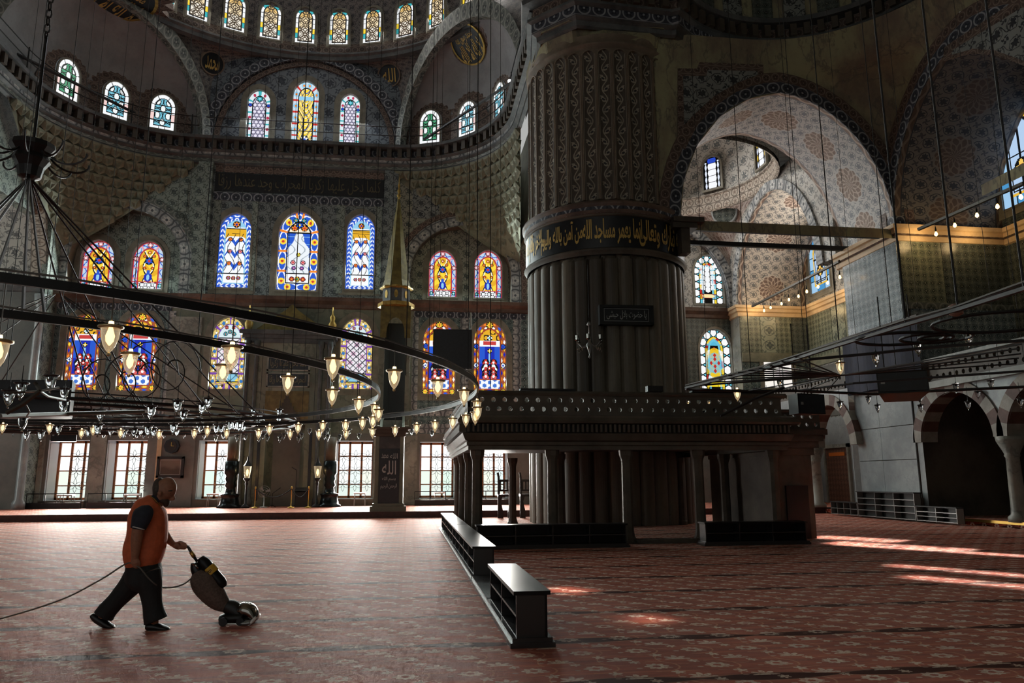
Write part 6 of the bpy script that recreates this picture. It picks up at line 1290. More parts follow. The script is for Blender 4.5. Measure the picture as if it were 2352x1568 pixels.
# ---------------------------------------------------------------- screens, speakers, cloth
a, c = at(994, 846, Y=37), at(1084, 757, Y=37); t = thing('hanging_screen', 'black square screen hanging before the blue tulip window', 'screen', ((a.x+c.x)/2, 37, a.z))
wbox('case', M['black'], t, a.x, c.x, 37, 37.12, a.z, c.z); wbox('panel', M['black_panel'], t, a.x+.05, c.x-.05, 36.985, 37, a.z+.05, c.z-.05); b = MB(); b.tube([(c.x-.05, 37.06, c.z), (c.x-.05, 37.06, c.z+.9)], .05, 6); b.build('bracket', M['marble'], t); b = MB(); b.tube([(a.x+.3, 37.06, c.z), (a.x+.3, 37.06, 26)], .012, 4); b.tube([(c.x-.3, 37.06, c.z), (c.x-.3, 37.06, 26)], .012, 4); b.build('suspension', M['rope'], t)
def speaker(label, px, py, Y, w, h, d, rz=0., tilt=0., mat='black'):
    p = at(px, py, Y=Y); t = thing('loudspeaker', label, 'loudspeaker', p-Vector((0, 0, h/2))); Mx = Matrix.Translation(p) @ Matrix.Rotation(rz, 4, 'Z') @ Matrix.Rotation(tilt, 4, 'X')
    b = MB(); c_ = .16*w
    P = [(-w/2, -d/2), (w/2, -d/2), (w/2-c_, d/2), (-w/2+c_, d/2)]; lo = [Mx @ Vector((x, y, -h/2)) for x, y in P]; hi = [Mx @ Vector((x, y, h/2)) for x, y in P]; b.loft([lo, hi], True, True); b.build('cabinet', M[mat], t)
    b = MB(); b.box(-w/2+.03, w/2-.03, -d/2-.02, -d/2, -h/2+.03, h/2-.03, Mx); b.build('grille', M['black_panel'], t)
    b = MB(); b.box(-w/2+.06, -w/2+.13, -d/2-.025, -d/2-.018, -.03, .03, Mx); b.build('badge', M['grey_metal'], t)
    b = MB()
    for s in (-1, 1): b.tube([Mx @ Vector((s*w*.3, 0, h/2)), Mx @ Vector((s*w*.3, 0, h/2))+Vector((0, 0, 1.6))], .012, 5)
    b.build('suspension', M['rope'], t)
speaker('black loudspeaker hanging just right of the tribune', 1848, 929, 15.5, .76, .44, .42, .25)
speaker('big black loudspeaker hanging below the navy cloth', 2070, 888, 13.0, .86, .42, .5, -.5, -.25)
speaker('big black loudspeaker behind the lamps at the left edge', 75, 918, 19, 2.2, .85, .8, -.1)
speaker('black loudspeaker over the far left clear window', 152, 1000, 33, .98, .5, .4)
a = at(1926, 905, X=19.3); c = at(2098, 752, X=19.3); g_y0, g_y1 = a.y, c.y
t = thing('navy_cloth', 'navy blue cloth hung on the corner pier above the marble', 'cloth', (19.35, (a.y+c.y)/2, 5.3)); b = MB()
b.grid(lambda s, q: Vector((19.3+.05*math.sin(s*14), 30.9+(25.9-30.9)*s, 5.25+2.55*q+.05*math.sin(s*5))), 20, 3); b.grid(lambda s, q: Vector((19.36+.05*math.sin(s*14), 25.9+(30.9-25.9)*s, 5.25+2.55*q)), 20, 3); b.build('drape', M['navy'], t); b = MB(); b.tube([(19.33, 30.95, 7.85), (19.33, 25.8, 7.85)], .04, 6); b.build('rod', M['wood_dark'], t)
# ---------------------------------------------------------------- low bookshelves
def shelf(label, x0, x1, y0, y1, h, nb, nr, open_to, mats=('blackwood', 'blackwood_edge'), z=0., plinth=.06):
    """open shelf unit; open_to = '-x' or '-y' is the side with the compartments"""
    t = thing('low_bookshelf', label, 'bookshelf', ((x0+x1)/2, (y0+y1)/2, z)); W_, E_ = M[mats[0]], M[mats[1]]; q = .025
    wbox('top', W_, t, x0-.03, x1+.03, y0-.03, y1+.03, z+h-.04, z+h); 
    if plinth: b = MB(); b.box(x0-.07, x1+.07, y0-.07, y1+.07, z, z+.05); b.box(x0-.045, x1+.045, y0-.045, y1+.045, z+.05, z+.09); b.build('plinth', E_, t)
    if open_to == '-x':
        wbox('back', W_, t, x1-q, x1, y0, y1, z+.05, z+h-.04)
        for k in range(nb+1): y = y0+(y1-y0-q)*k/nb; wbox('upright', E_, t, x0, x1-q, y, y+q, z+.05, z+h-.04)
        for k in range(nr): zz = z+.07+(h-.13)*k/nr; wbox('board', E_, t, x0+.005, x1-q, y0+q, y1-q, zz, zz+q)
    else:
        wbox('back', W_, t, x0, x1, y1-q, y1, z+.05, z+h-.04)
        for k in range(nb+1): x = x0+(x1-x0-q)*k/nb; wbox('upright', E_, t, x, x+q, y0, y1-q, z+.05, z+h-.04)
        for k in range(nr): zz = z+.07+(h-.13)*k/nr; wbox('board', E_, t, x0+q, x1-q, y0+.005, y1-q, zz, zz+q)
    return t
shelf('glossy black low bookshelf nearest the viewer', 1.1, 1.42, 7.85, 10.35, .54, 2, 2, '-x')
shelf('long glossy black low bookshelf running to the tribune', 1.1, 1.44, 12.95, 19.2, .55, 5, 2, '-x'); shelf('farther glossy black low bookshelf beside the tribune', 1.1, 1.44, 19.3, 25.8, .55, 5, 2, '-x')
b = MB(); b.box(1.03, 1.5, 10.45, 12.85, 0, .05); b.box(1.06, 1.47, 10.45, 12.85, .05, .09); b.build('shelf_plinth', M['blackwood_edge'], label='black plinth strip on the carpet between the two bookshelves', cat='plinth')
wbox('pane_like_lid', M['blackwood'], None, 1.6, 1.9, 18.9, 19.0, 0, .001) if False else None
shelf('black low bookshelf before the left bays of the tribune', 1.65, 5.35, 18.45, 18.85, .57, 4, 2, '-y'); shelf('black low bookshelf before the right bays of the tribune', 7.4, 10.1, 18.45, 18.85, .57, 3, 2, '-y')
shelf('grey edged tall bookshelf below the marble pier', 19.0, 19.3, 26.6, 30.3, 1.1, 3, 4, '-x', ('black', 'grey_metal'), plinth=0)
shelf('grey edged low bookshelf at the far side of the tall one', 19.0, 19.3, 30.35, 32.4, .62, 4, 2, '-x', ('black', 'grey_metal'), plinth=0); shelf('grey edged low bookshelf at the near side of the tall one', 19.0, 19.3, 24.4, 26.55, .62, 2, 3, '-x', ('black', 'grey_metal'), plinth=0)
p = at(1160, 1195, Y=33); p.z = 0
# carved lectern chair seen through the tribune
for (px, l) in ((1161, 'dark carved high-backed chair seen through the tribune'), (1212, 'dark carved chair beyond the inner tribune post')):
    p = at(px, 1172, Y=33.); t = thing('carved_chair', l, 'chair', (p.x, 33, 0)); x = p.x
    for s in (-1, 1):
        b = MB(); P = [(s*.34, 0), (s*.10, 0), (s*.10, .25), (s*.2, .7), (s*.12, .95), (s*.34, .95)]; b.poly([(x+u, 32.95, z) for u, z in P]); b.poly([(x+u, 33.05, z) for u, z in P])
        for i in range(6): j = (i+1) % 6; b.quad((x+P[i][0], 32.95, P[i][1]), (x+P[i][0], 33.05, P[i][1]), (x+P[j][0], 33.05, P[j][1]), (x+P[j][0], 32.95, P[j][1]))
        b.build('side_leg', M['wood_dark'], t); b = MB(); b.tube([(x+s*.3, 33, .9), (x+s*.3, 33, 1.75), (x+s*.34, 33, 1.95)], .05, 6); b.build('back_post', M['wood_dark'], t)
    b = MB(); b.box(x-.34, x+.34, 32.8, 33.3, .92, 1.02); b.build('seat', M['wood_dark'], t); wbox('back_rail', M['wood_dark'], t, x-.3, x+.3, 32.96, 33.04, 1.15, 1.22); wbox('back_rail', M['wood_dark'], t, x-.3, x+.3, 32.96, 33.04, 1.55, 1.65)
    for k in range(4): b = MB(); b.tube([(x-.22+.147*k, 33, 1.2), (x-.22+.147*k, 33, 1.57)], .03, 5); b.build('back_baluster', M['wood_dark'], t)
# crystal sconce on the pier, junk on the tribune top
p = at(1354, 792, Y=_front.y-.5); t = thing('crystal_sconce', 'small dull crystal chandelier in front of the great pier', 'chandelier', p-Vector((0, 0, .5)))
b = MB(); b.lathe([(.02, -.5), (.05, -.45), (.02, -.35), (.1, -.1), (.13, .0), (.06, .1), (.04, .3), (.03, .7), (.09, .74), (.03, .86)], 10, p); b.build('stem', M['grey_metal'], t, True)
for k in range(6):
    a = k*PI/3+.2; d = Vector((math.cos(a), math.sin(a), 0)); b = MB(); b.tube([p+d*(.1+.38*q)+Vector((0, 0, -.12*math.sin(PI*q)+.1*q)) for q in (0, .3, .6, 1)], .018, 5); am = b.build('arm', M['grey_metal'], t); b = MB(); b.lathe([(.02, 0), (.09, .05), (.05, .07), (.06, .22)], 8, p+d*.48+Vector((0, 0, .1))); b.build('cup', M['chrome'], am)
    for q in range(3): b = MB(); c = p+d*(.3+.09*q)+Vector((0, 0, -.12-.03*q)); b.lathe([(.005, .06), (.025, 0), (.005, -.07)], 5, c); b.build('drop', M['chrome'], am)
b = MB(); b.tube([p+Vector((0, 0, .85)), p+Vector((0, 0, 3.0))], .01, 4); b.build('cord', M['rope'], t)
for i, (px0, px1, h, l) in enumerate(((1195, 1322, .05, 'long flat black slab on the tribune rail, left'), (1488, 1523, .16, 'small black box on the tribune rail'), (1590, 1775, .05, 'flat black slab on the tribune rail, right'))):
    a, c = at(px0, 905, Y=19.4), at(px1, 905, Y=19.4); b = MB(); b.box(a.x, c.x, 19.38, 19.6, 3.975, 3.975+h); b.box(a.x+.04, c.x-.04, 19.36, 19.38, 3.975, 3.975+h*.7); b.build('flat_case', M['black'], label=l, cat='case')
p = at(1877, 1142, Y=42.2); b = MB(); b.box(p.x-.35, p.x+.35, 42.1, 42.45, PLAT+.25, PLAT+1.05); b.box(p.x-.32, p.x+.32, 42.07, 42.1, PLAT+.3, PLAT+1.0); b.box(p.x-.3, p.x-.25, 42.1, 42.4, PLAT, PLAT+.25); b.box(p.x+.25, p.x+.3, 42.1, 42.4, PLAT, PLAT+.25); b.build('wall_cabinet', M['cornice'], label='small beige cabinet beyond the tribune at the far wall', cat='cabinet')
# two lit sconces in the dark arcade
for px, py, l in ((2215, 996, 'left'), (2263, 994, 'right')):
    p = at(px, py, X=XR-.25); t = thing('wall_sconce', 'small warm wall light in the dark arcade, %s one' % l, 'wall light', p); b = MB(); b.box(p.x, p.x+.2, p.y-.06, p.y+.06, p.z-.18, p.z-.1); b.build('bracket', M['brass'], t); b = MB(); b.lathe([(.02, -.1), (.06, 0), (.04, .09), (.01, .12)], 8, p); b.build('bulb', M['bulb_string'], t)
p = at(1171, 187, Z=21.9); t = thing('floodlight', 'small bright floodlight at the end of the right tie bar', 'floodlight', p); b = MB(); b.lathe([(.05, -.12), (.12, -.08), (.14, .06), (.12, .1)], 10, p); b.build('housing', M['iron'], t, True); b = MB(); ball_ = [(.02, .02), (.1, .0), (.1, -.1), (.02, -.16)]; b.lathe(ball_, 10, p+Vector((-.03, -.12, 0))); b.build('lens', emit('white_floodlight_lens', (1, 1, 1), 2.0), t, True)
# ---------------------------------------------------------------- lamps and chandeliers
def lamp_meshes():
    cup = [(.012, -.235), (.03, -.215), (.055, -.17), (.075, -.10), (.082, -.03), (.086, 0)]
    b = MB(); b.lathe(cup, 12, caps=False); m1, m2 = b.mesh('glass_cup', M['lamp_lit'], True), b.mesh('glass_cup', M['lamp_clear'], True)
    r = MB(); r.lathe([(.086, -.012), (.112, -.004), (.112, .014), (.086, .02)], 12, caps=False); r1, r2 = r.mesh('rim', M['lamp_rim'], True), r.mesh('rim', M['lamp_rim_dark'], True)
    f = MB(); f.lathe([(.006, -.275), (.02, -.262), (.02, -.245), (.008, -.235)], 8); f1, f2 = f.mesh('glass_drop', M['lamp_rim']), f.mesh('glass_drop', M['chrome'])
    u = MB(); u.lathe([(.008, -.17), (.036, -.13), (.042, -.08), (.026, -.03), (.018, .0), (.026, .03), (.022, .06)], 8); u1 = u.mesh('bulb', M['bulb'], True)
    s = MB(); s.lathe([(.02, -.06), (.025, .0), (.022, .06)], 6); s2 = s.mesh('socket', M['lamp_rim_dark'])
    k = MB(); k.lathe([(.03, -.20), (.045, -.15), (.03, -.1)], 6, caps=False); k2 = k.mesh('wax_cup', M['chrome'])
    c = MB(); c.tube([(0, 0, 0), (0, 0, 1)], .006, 4); c1, c2 = c.mesh('cord', M['cable_grey']), c.mesh('cord', M['rope'])
    return (m1, r1, f1, u1, c1), (m2, r2, f2, s2, c2)
LIT, CLR = lamp_meshes()
ORD = 'first second third fourth fifth sixth seventh eighth ninth tenth eleventh twelfth thirteenth'.split()
PLACES = ((60, 'at the left frame edge'), (125, 'left of the first tulip window'), (245, 'under the first tulip window'), (375, 'under the second tulip window'), (470, 'above the man'), (570, 'under the left lattice window'), (640, 'at the left of the niche'), (700, 'before the niche'), (770, 'at the right of the niche'), (860, 'under the right lattice window'), (930, 'before the pulpit'), (1060, 'under the black screen'), (1200, 'by the tribune corner'), (1700, 'at the left tip'), (1800, 'before the plain bright window'), (1960, 'by the small loudspeaker'), (2120, 'by the big loudspeaker'), (2500, 'before the arcade'))
CPLACES = ((120, 'at the left frame edge'), (260, 'over the leftmost vase window'), (400, 'over the second vase window'), (475, 'between vase and braid windows'), (600, 'over the left braid window'), (760, 'over the tall middle window'), (880, 'over the right braid window'), (960, 'by the gilt spire'), (1060, 'over the third vase window'), (1200, 'over the vase window beside the pier'), (1720, 'over the aisle windows'), (1860, 'across the great right arch'), (2000, 'at the right of the great arch'), (2150, 'over the tiled corner pier'), (2500, 'across the right side arch'))
def labels(xs, head, places):
    """a name for each of a row of alike things: what it hangs before, counted from the left there"""
    pl = [next(n for lim, n in places if x < lim) for x in xs]; out = [None]*len(xs)
    for n in set(pl):
        idx = sorted([i for i in range(len(xs)) if pl[i] == n], key=lambda i: xs[i])
        for k, i in enumerate(idx): out[i] = '%s %s%s' % (head, n, ', %s from left' % ORD[k] if len(idx) > 1 else '')
    return out
def lamp(p, lit, cord, label, group, sc=1., rz=0.):
    t = thing('hanging_lamp', label, 'lamp', p, rz, group); t.scale = (sc,)*3; A = LIT if lit else CLR
    for nm, me in zip(('glass_cup', 'rim', 'glass_drop', 'bulb' if lit else 'socket', 'cord'), A):
        o = bpy.data.objects.new(nm, me); COL.objects.link(o); o.parent = t
        if nm == 'cord': o.scale = (1, 1, max(.05, cord/sc))
    return t
RO, RI = (Vector((-8.42, 15.23, 3.4)), 9.74), (Vector((-8.9, 15.17, 3.4)), 8.26)
def ring_at(ring, px, near):
    """point of a level ring whose image column is px, on its near or far half"""
    best = None
    for k in range(1440):
        a = k*PI/720; p = ring[0]+Vector((ring[1]*math.cos(a), ring[1]*math.sin(a), 0))
        if p.y < 1: continue
        d = abs(proj(p)[0]-px); nr = proj(p)[1] < (895 if ring is RO else 905)
        if nr == near and (best is None or d < best[0]): best = (d, p)
    return best[1]
ch = thing('ring_chandelier', 'vast black two-ring chandelier hanging over the left half of the hall', 'chandelier', (-7.65, 15.2, 3.3))
for R_, nm in ((RO, 'outer_ring'), (RI, 'inner_ring')):
    P = [R_[0]+Vector((R_[1]*math.cos(k*PI/60), R_[1]*math.sin(k*PI/60), 0)) for k in range(120)]
    b = MB(); b.sweep(P, [(-.02, -.045), (.02, -.045), (.02, .045), (-.02, .045), (-.02, -.045)], True); b.build(nm, M['iron'], ch)
    b = MB(); b.tube([p+Vector((0, 0, .07+.012*math.sin(k*1.7))) for k, p in enumerate(P)], .012, 4, closed=True); b.build('ring_flex', M['cable_grey'], ch)
hub = at(70, 385, Y=15.2)
b = MB(); b.lathe([(.10, -.25), (.2, -.2), (.24, .0), (.34, .15), (.3, .25), (.42, .4), (.4, .5), (.1, .55)], 12, hub); b.build('hub', M['iron'], ch)
for k in range(10):
    a = k*PI/5; d = Vector((math.cos(a), math.sin(a), 0)); b = MB(); b.tube([hub+d*(.3+.18*q-.16*math.sin(q*1.6))*1.0+Vector((0, 0, .35+.16*math.cos(q*1.6)-.04*q)) for q in [i*.22 for i in range(18)]], .022, 5); b.build('hub_scroll', M['iron'], ch)
b = MB(); b.tube([hub+Vector((0, 0, .5)), hub+Vector((0, 0, 2.9))], .03, 6); b.build('hub_rod', M['iron'], ch)
z = 2.9
for k in range(26):
    b = MB(); c = hub+Vector((0, 0, z+.17*k)); w = Vector((.055, 0, 0)) if k % 2 else Vector((0, .055, 0))
    b.tube([c+w*math.cos(q)+Vector((0, 0, .105*math.sin(q))) for q in [i*PI/4 for i in range(8)]], .017, 5, closed=True); b.build('chain_link', M['iron'], ch)
b = MB(); b.tube([hub+Vector((0, 0, z+.17*26)), hub+Vector((0, 0, 24))], .03, 5); b.build('suspension_cable', M['rope'], ch)
for (px, py) in ((592, 950), (545, 948), (482, 950), (330, 960), (215, 955), (104, 738), (52, 728), (-40, 720), (-160, 720), (-240, 730), (-320, 760)):
    e = at(px, py, Z=3.4); b = MB(); b.tube([hub+Vector((0, 0, -.2)), hub.lerp(e, .5)+Vector((0, 0, -.12)), e], .02, 5); b.build('stay_rod', M['iron'], ch)
for (cx, cy, r) in ((285, 875, .5), (335, 860, .62), (228, 880, .45), (395, 850, .55)):
    c = at(cx, cy, Y=15.5); b = MB(); b.tube([c+Vector((r*(1-q*.09)*math.cos(q), 0, r*1.25*(1-q*.09)*math.sin(q))) for q in [i*.35 for i in range(26)]], .014, 4); b.build('iron_scroll', M['iron'], ch)
# lit lamps of the two rings
L_ = [(10, 785, 'o', 1), (258, 752, 'o', 1), (540, 798, 'o', 1), (765, 825, 'o', 1), (906, 852, 'o', 1), (1005, 875, 'o', 1), (1067, 897, 'o', 1), (302, 813, 'i', 1), (515, 840, 'i', 1), (664, 866, 'i', 1), (765, 896, 'i', 1), (826, 918, 'i', 1),
      (861, 930, 'i', 0), (871, 941, 'i', 0), (858, 958, 'i', 0), (834, 963, 'i', 0), (795, 969, 'i', 0), (743, 971, 'i', 0), (1096, 922, 'o', 0), (1104, 936, 'o', 0), (1092, 947, 'o', 0), (1070, 954, 'o', 0), (1040, 961, 'o', 0), (1000, 969, 'o', 0), (957, 975, 'o', 0), (908, 981, 'o', 0), (856, 985, 'o', 0), (795, 989, 'o', 0), (734, 990, 'o', 0), (667, 990, 'o', 0), (686, 975, 'i', 0), (621, 979, 'i', 0), (596, 989, 'o', 0), (522, 989, 'o', 0), (477, 983, 'i', 0), (447, 989, 'o', 0), (367, 991, 'o', 0), (280, 988, 'o', 0), (216, 981, 'i', 0), (190, 988, 'o', 0), (117, 976, 'i', 0), (8, 975, 'i', 0)]
NM = {(10, 785): 'large lit lamp cut by the left frame edge', (258, 752): 'large lit lamp between the two left blue tulip windows', (540, 798): 'lit lamp before the left pale lattice window, upper', (765, 825): 'lit lamp at the left edge of the right pale lattice window', (906, 852): 'lit lamp before the pulpit kiosk', (1005, 875): 'lit lamp below the black hanging screen', (1067, 897): 'lit lamp between the two right blue tulip windows', (302, 813): 'lit lamp before the second blue tulip window', (515, 840): 'lit lamp before the left pale lattice window, lower', (664, 866): 'lit lamp before the lettered panels of the niche', (765, 896): 'lit lamp hanging under the right pale lattice window', (826, 918): 'lit lamp right of the niche just inside the ring end'}
LL = labels([q[0] for q in L_], 'small lit glass lamp', PLACES)
for (x, y, r, nr), ll in zip(L_, LL):
    R_ = RO if r == 'o' else RI; p = ring_at(R_, x, bool(nr)); z = at(x, y, Y=p.y).z; q = at(x, y, Y=p.y); q = Vector((p.x, p.y, min(z, 3.3)))
    lamp(q, True, 3.4-q.z, NM.get((x, y), ll), 'lit lamps of the ring chandelier', 1., random.random()*6)
# farther ring chandeliers of clear lamps
C2 = []
for (cx, cy, z, rs, l) in ((-11.4, 25.2, 3.55, (7.6, 6.3, 4.6, 2.6), 'wide black ring chandelier of clear lamps behind the lit one'),):
    t = thing('far_chandelier', l, 'chandelier', (cx, cy, z)); C2.append(t)
    for r in rs:
        P = [Vector((cx+r*math.cos(k*PI/36), cy+r*math.sin(k*PI/36), z)) for k in range(72)]; b = MB(); b.tube(P, .045, 5, closed=True); b.build('ring', M['iron'], t)
        b = MB(); b.tube([p+Vector((0, 0, .14)) for p in P], .02, 4, closed=True); b.build('upper_wire', M['iron'], t)
    for k in range(16):
        a = k*PI/8; d = Vector((math.cos(a), math.sin(a), 0)); b = MB(); b.tube([Vector((cx, cy, z))+d*.3, Vector((cx, cy, z))+d*rs[0]], .025, 5); b.build('spoke', M['iron'], t)
    for k in range(8):
        a = k*PI/4; d = Vector((math.cos(a), math.sin(a), 0)); b = MB(); b.tube([Vector((cx, cy, z+4))+d*.2, Vector((cx, cy, z))+d*rs[1]], .02, 5); b.build('stay_rod', M['iron'], t)
U_ = [(22, 897, 35), (50, 880, 34), (118, 863, 35), (149, 893, 28), (147, 920, 29), (53, 958, 29), (232, 942, 27), (348, 933, 28), (61, 991, 19), (95, 991, 20), (31, 988, 12), (83, 986, 12), (135, 977, 20), (163, 967, 17), (204, 985, 20), (226, 975, 25), (239, 993, 12), (255, 985, 16), (285, 988, 19), (299, 986, 12), (309, 983, 20), (315, 993, 12), (324, 982, 16), (331, 993, 12), (341, 978, 24), (353, 984, 18), (356, 975, 14),
      (408, 921, 28), (422, 943, 25), (465, 928, 25), (479, 915, 25), (457, 962, 19), (462, 975, 18), (372, 980, 13), (378, 994, 11), (399, 973, 24), (408, 984, 16), (423, 993, 11), (469, 995, 11), (499, 975, 20), (510, 975, 20), (514, 995, 13), (530, 968, 20), (540, 969, 19), (550, 968, 24), (561, 973, 17), (559, 996, 11), (565, 998, 11), (545, 1000, 11), (496, 1000, 11), (582, 939, 19), (595, 947, 17), (594, 961, 17), (605, 953, 18), (642, 940, 17), (641, 956, 17), (611, 985, 12), (605, 996, 11), (595, 1002, 10), (615, 1000, 11), (643, 1003, 10), (652, 996, 11), (659, 982, 12), (693, 996, 10), (686, 1003, 10), (711, 985, 11), (745, 997, 10), (753, 984, 12), (753, 999, 10), (780, 999, 11), (803, 985, 12), (825, 996, 11), (868, 998, 11), (910, 997, 12), (945, 986, 13), (992, 990, 13)]
def unlit(x, y, h, label, group):
    D = min(.27*1711/h, 38.5); d = _f+_r*((x-1176)/F)+_u*((784-y)/F); p = Vector((0, 0, EYE))+d*(D*.98); return lamp(p, False, .32 if h > 15 else .45, label, group, 1.12, random.random()*6)
NU = {(22, 897): 'leftmost large clear lamp beside the big left loudspeaker', (118, 863): 'highest large clear lamp before the left loudspeaker', (53, 958): 'large clear lamp on a bent wire at the left edge', (232, 942): 'clear lamp alone under the second blue tulip window', (348, 933): 'clear lamp alone left of the pale lattice window'}
for (x, y, h), ll in zip(U_, labels([q[0]+q[1]*1e-4 for q in U_], 'small unlit clear lamp', PLACES)): unlit(x, y, h, NU.get((x, y), ll), 'clear lamps before the far wall')
# arms with the nearest clear lamps at the left
ta = thing('lamp_arm', 'branched dark iron lamp arm at the left edge before the loudspeaker', 'lamp arm', at(60, 940, Y=12.5))
def arm(pts, r=.03): 
    b = MB(); b.tube([at(x, y, Y=Y) for x, y, Y in pts], r, 5); b.build('branch', M['iron_grey'], ta)
arm([(15, 948, 12.4), (50, 930, 12.4), (92, 898, 12.4)], .035); arm([(92, 898, 12.4), (85, 885, 12.5), (80, 878, 12.5)]); arm([(92, 898, 12.4), (115, 893, 12.6), (135, 890, 12.8)], .02); arm([(92, 898, 12.4), (110, 910, 13), (150, 918, 14)], .02); arm([(92, 898, 12.4), (60, 900, 13), (10, 902, 13)], .02); arm([(0, 955, 12.4), (150, 950, 14.5), (330, 945, 16)], .04); arm([(60, 930, 12.4), (68, 945, 12.6), (60, 958, 13)], .012)
# right-hand chandelier: straight bars, fan of wires, scrolls
rc2 = thing('bar_chandelier', 'black angular chandelier of bars and fanned wires at the right', 'chandelier', (7.35, 11.9, 3.3)); H_ = Vector((7.35, 11.9, 3.4)); C0 = Vector((5.33, 13.95, 3.4))
def rbar(pts, r, mat='iron', nm='bar'): b = MB(); b.tube(pts, r, 5); b.build(nm, M[mat], rc2)
top = [at(x, y, Z=3.4) for x, y in ((1575, 890), (1750, 848), (1900, 800), (2080, 745), (2200, 710), (2352, 662), (2420, 640))]; top.append(top[-1]+(top[-1]-top[-2])*6)
rbar(top, .03); rbar([p+Vector((0, 0, .05+.02*math.sin(i*3))) for i, p in enumerate(top)], .013, 'cable_grey', 'flex'); rbar([p+Vector((.03, 0, .05-.02*math.sin(i*2))) for i, p in enumerate(top)], .014, 'cable_grey', 'flex')
rbar([at(x, y, Z=3.4) for x, y in ((1575, 893), (1700, 898), (1830, 897), (2000, 905), (2045, 903), (2150, 897), (2352, 888), (2420, 886))]+[Vector((22, 12.9, 3.4))], .03)
rbar([at(x, y, Z=3.4) for x, y in ((1740, 850), (1860, 825), (2000, 812), (2110, 800), (2230, 790), (2352, 782))], .022); rbar([at(x, y, Z=3.4) for x, y in ((1830, 897), (1960, 880), (2120, 868), (2352, 852))], .022)
for i in range(11): rbar([H_, C0.lerp(top[2], .08+.075*i)+Vector((0, 0, -.02*math.sin(i)))], .012, nm='fan_wire')
for (x, y) in ((2340, 800), (2345, 812), (2340, 822), (2345, 790), (2335, 835), (2110, 845), (1780, 897), (1720, 897), (1850, 897), (1900, 897)): rbar([H_, at(x, y, Z=3.4)], .012, nm='fan_wire')
for (x, y, r, e) in ((2066, 778, .55, .8), (2150, 775, .42, .9), (2150, 775, .2, .9), (2300, 740, .75, .8)):
    c = at(x, y, Z=3.4); rbar([c+Vector((r*math.cos(k*PI/12), r*e*math.sin(k*PI/12), 0)) for k in range(25)], .02, nm='iron_scroll')
rbar([at(1800, 860+30, Z=3.4), at(1735, 915, Y=13.2), at(1655, 955, Y=13.4)], .03, nm='slanting_rod')
p = at(2195, 711, Z=3.42); b = MB(); b.lathe([(.03, -.07), (.07, -.05), (.07, .04), (.04, .06)], 10, p); b.build('junction', simple('pinkish_cap', lin(150, 120, 108), .5), rc2)
for k in range(3): a = top[5-k]; rbar([a, a+Vector((0, 0, 9))], .012, 'rope', 'suspension_cable')
RLM = [(1582, 925, 18, 1), (1631, 923, 17, 1), (1693, 896, 25, 1), (1929, 834, 27, 1), (1792, 871, 24, 0), (1616, 911, 20, 0), (1651, 906, 20, 0), (1855, 855, 20, 0), (2011, 812, 29, 0), (2107, 788, 29, 0), (2223, 765, 32, 0), (1762, 921, 19, 0), (1697, 925, 15, 0), (1737, 893, 19, 0), (1929, 923, 18, 0), (1994, 911, 17, 0), (2015, 930, 17, 0), (2195, 882, 20, 0), (2245, 899, 17, 0), (2275, 874, 20, 0), (2223, 923, 18, 0), (2343, 916, 20, 0), (2114, 930, 17, 0), (2112, 909, 17, 0)]
RL_ = labels([q[0]+q[1]*1e-4 for q in RLM], 'small clear lamp of the right chandelier', PLACES)
for i, (x, y, h, lit) in enumerate(RLM):
    D = .27*1711/h*.95; p = Vector((0, 0, EYE))+(_f+_r*((x-1176)/F)+_u*((784-y)/F))*D
    lamp(p, bool(lit), .5, {1582: 'lit lamp at the left tip of the right chandelier', 1631: 'lit lamp second from the left tip of the right chandelier', 1693: 'lit lamp before the yellow leaded window', 1929: 'lit lamp at the hub of the right chandelier'}.get(x if lit else 0, RL_[i]), 'lamps of the right chandelier', 1., random.random()*6)
# festoon bars with warm bulbs at the cornices
bm = MB(); bm.lathe([(.01, -.09), (.055, -.05), (.06, .0), (.04, .05), (.025, .09)], 8); bmm = bm.mesh('bulb', M['bulb_string'], True); sm = MB(); sm.lathe([(.03, .08), (.035, .16), (.01, .3)], 6); smm = sm.mesh('socket', M['iron'])
def festoon(bar, bulbs, kw, label, lp, glow):
    a, c = at(*bar[0], **kw[0]), at(*bar[1], **kw[1]); b = MB(); b.tube([a, c], .075, 5); b.build('tie_bar', M['iron_grey'], label='long grey tie bar above %s' % label, cat='tie bar')
    for i, (x, y) in enumerate(bulbs):
        p = at(x, y, **lp); t = thing('festoon_bulb', 'warm bare bulb %s, %s from left in its row' % (label, ORD[i]), 'bulb', p, 0, 'warm bulbs '+label); child('bulb', bmm, t, p); child('socket', smm, t, p); q_ = a+(c-a)*((p.y-a.y)/(c.y-a.y)); child('cord', LIT[4], t, p+Vector((0, 0, .25)), None, (1, 1, max(.05, q_.z-p.z-.2)))
    for q in glow: l = bpy.data.lights.new('bulb_glow', 'POINT'); l.energy = 26; l.color = (1, .66, .30); l.shadow_soft_size = .25; o = bpy.data.objects.new('bulb_glow', l); o.location = q; COL.objects.link(o)
festoon(((1728, 703), (1928, 600)), ((1755, 713), (1770, 706), (1795, 697), (1812, 688), (1834, 680), (1853, 669), (1879, 658), (1901, 649), (1929, 636)), (dict(X=19.0), dict(X=19.0)), 'inside the aisle bay', dict(X=19.0), ((20.2, 40.4, 11.4), (22.3, 39.6, 11.3), (22.6, 36.5, 11.4), (22.5, 33.6, 11.4)))
festoon(((2110, 526), (2352, 420)), ((2150, 537), (2193, 517), (2244, 494), (2291, 474), (2345, 452)), (dict(X=19.2), dict(X=19.2)), 'at the right edge', dict(X=19.2), ((20.4, 26.1, 11.2), (22.6, 26.0, 11.3)))
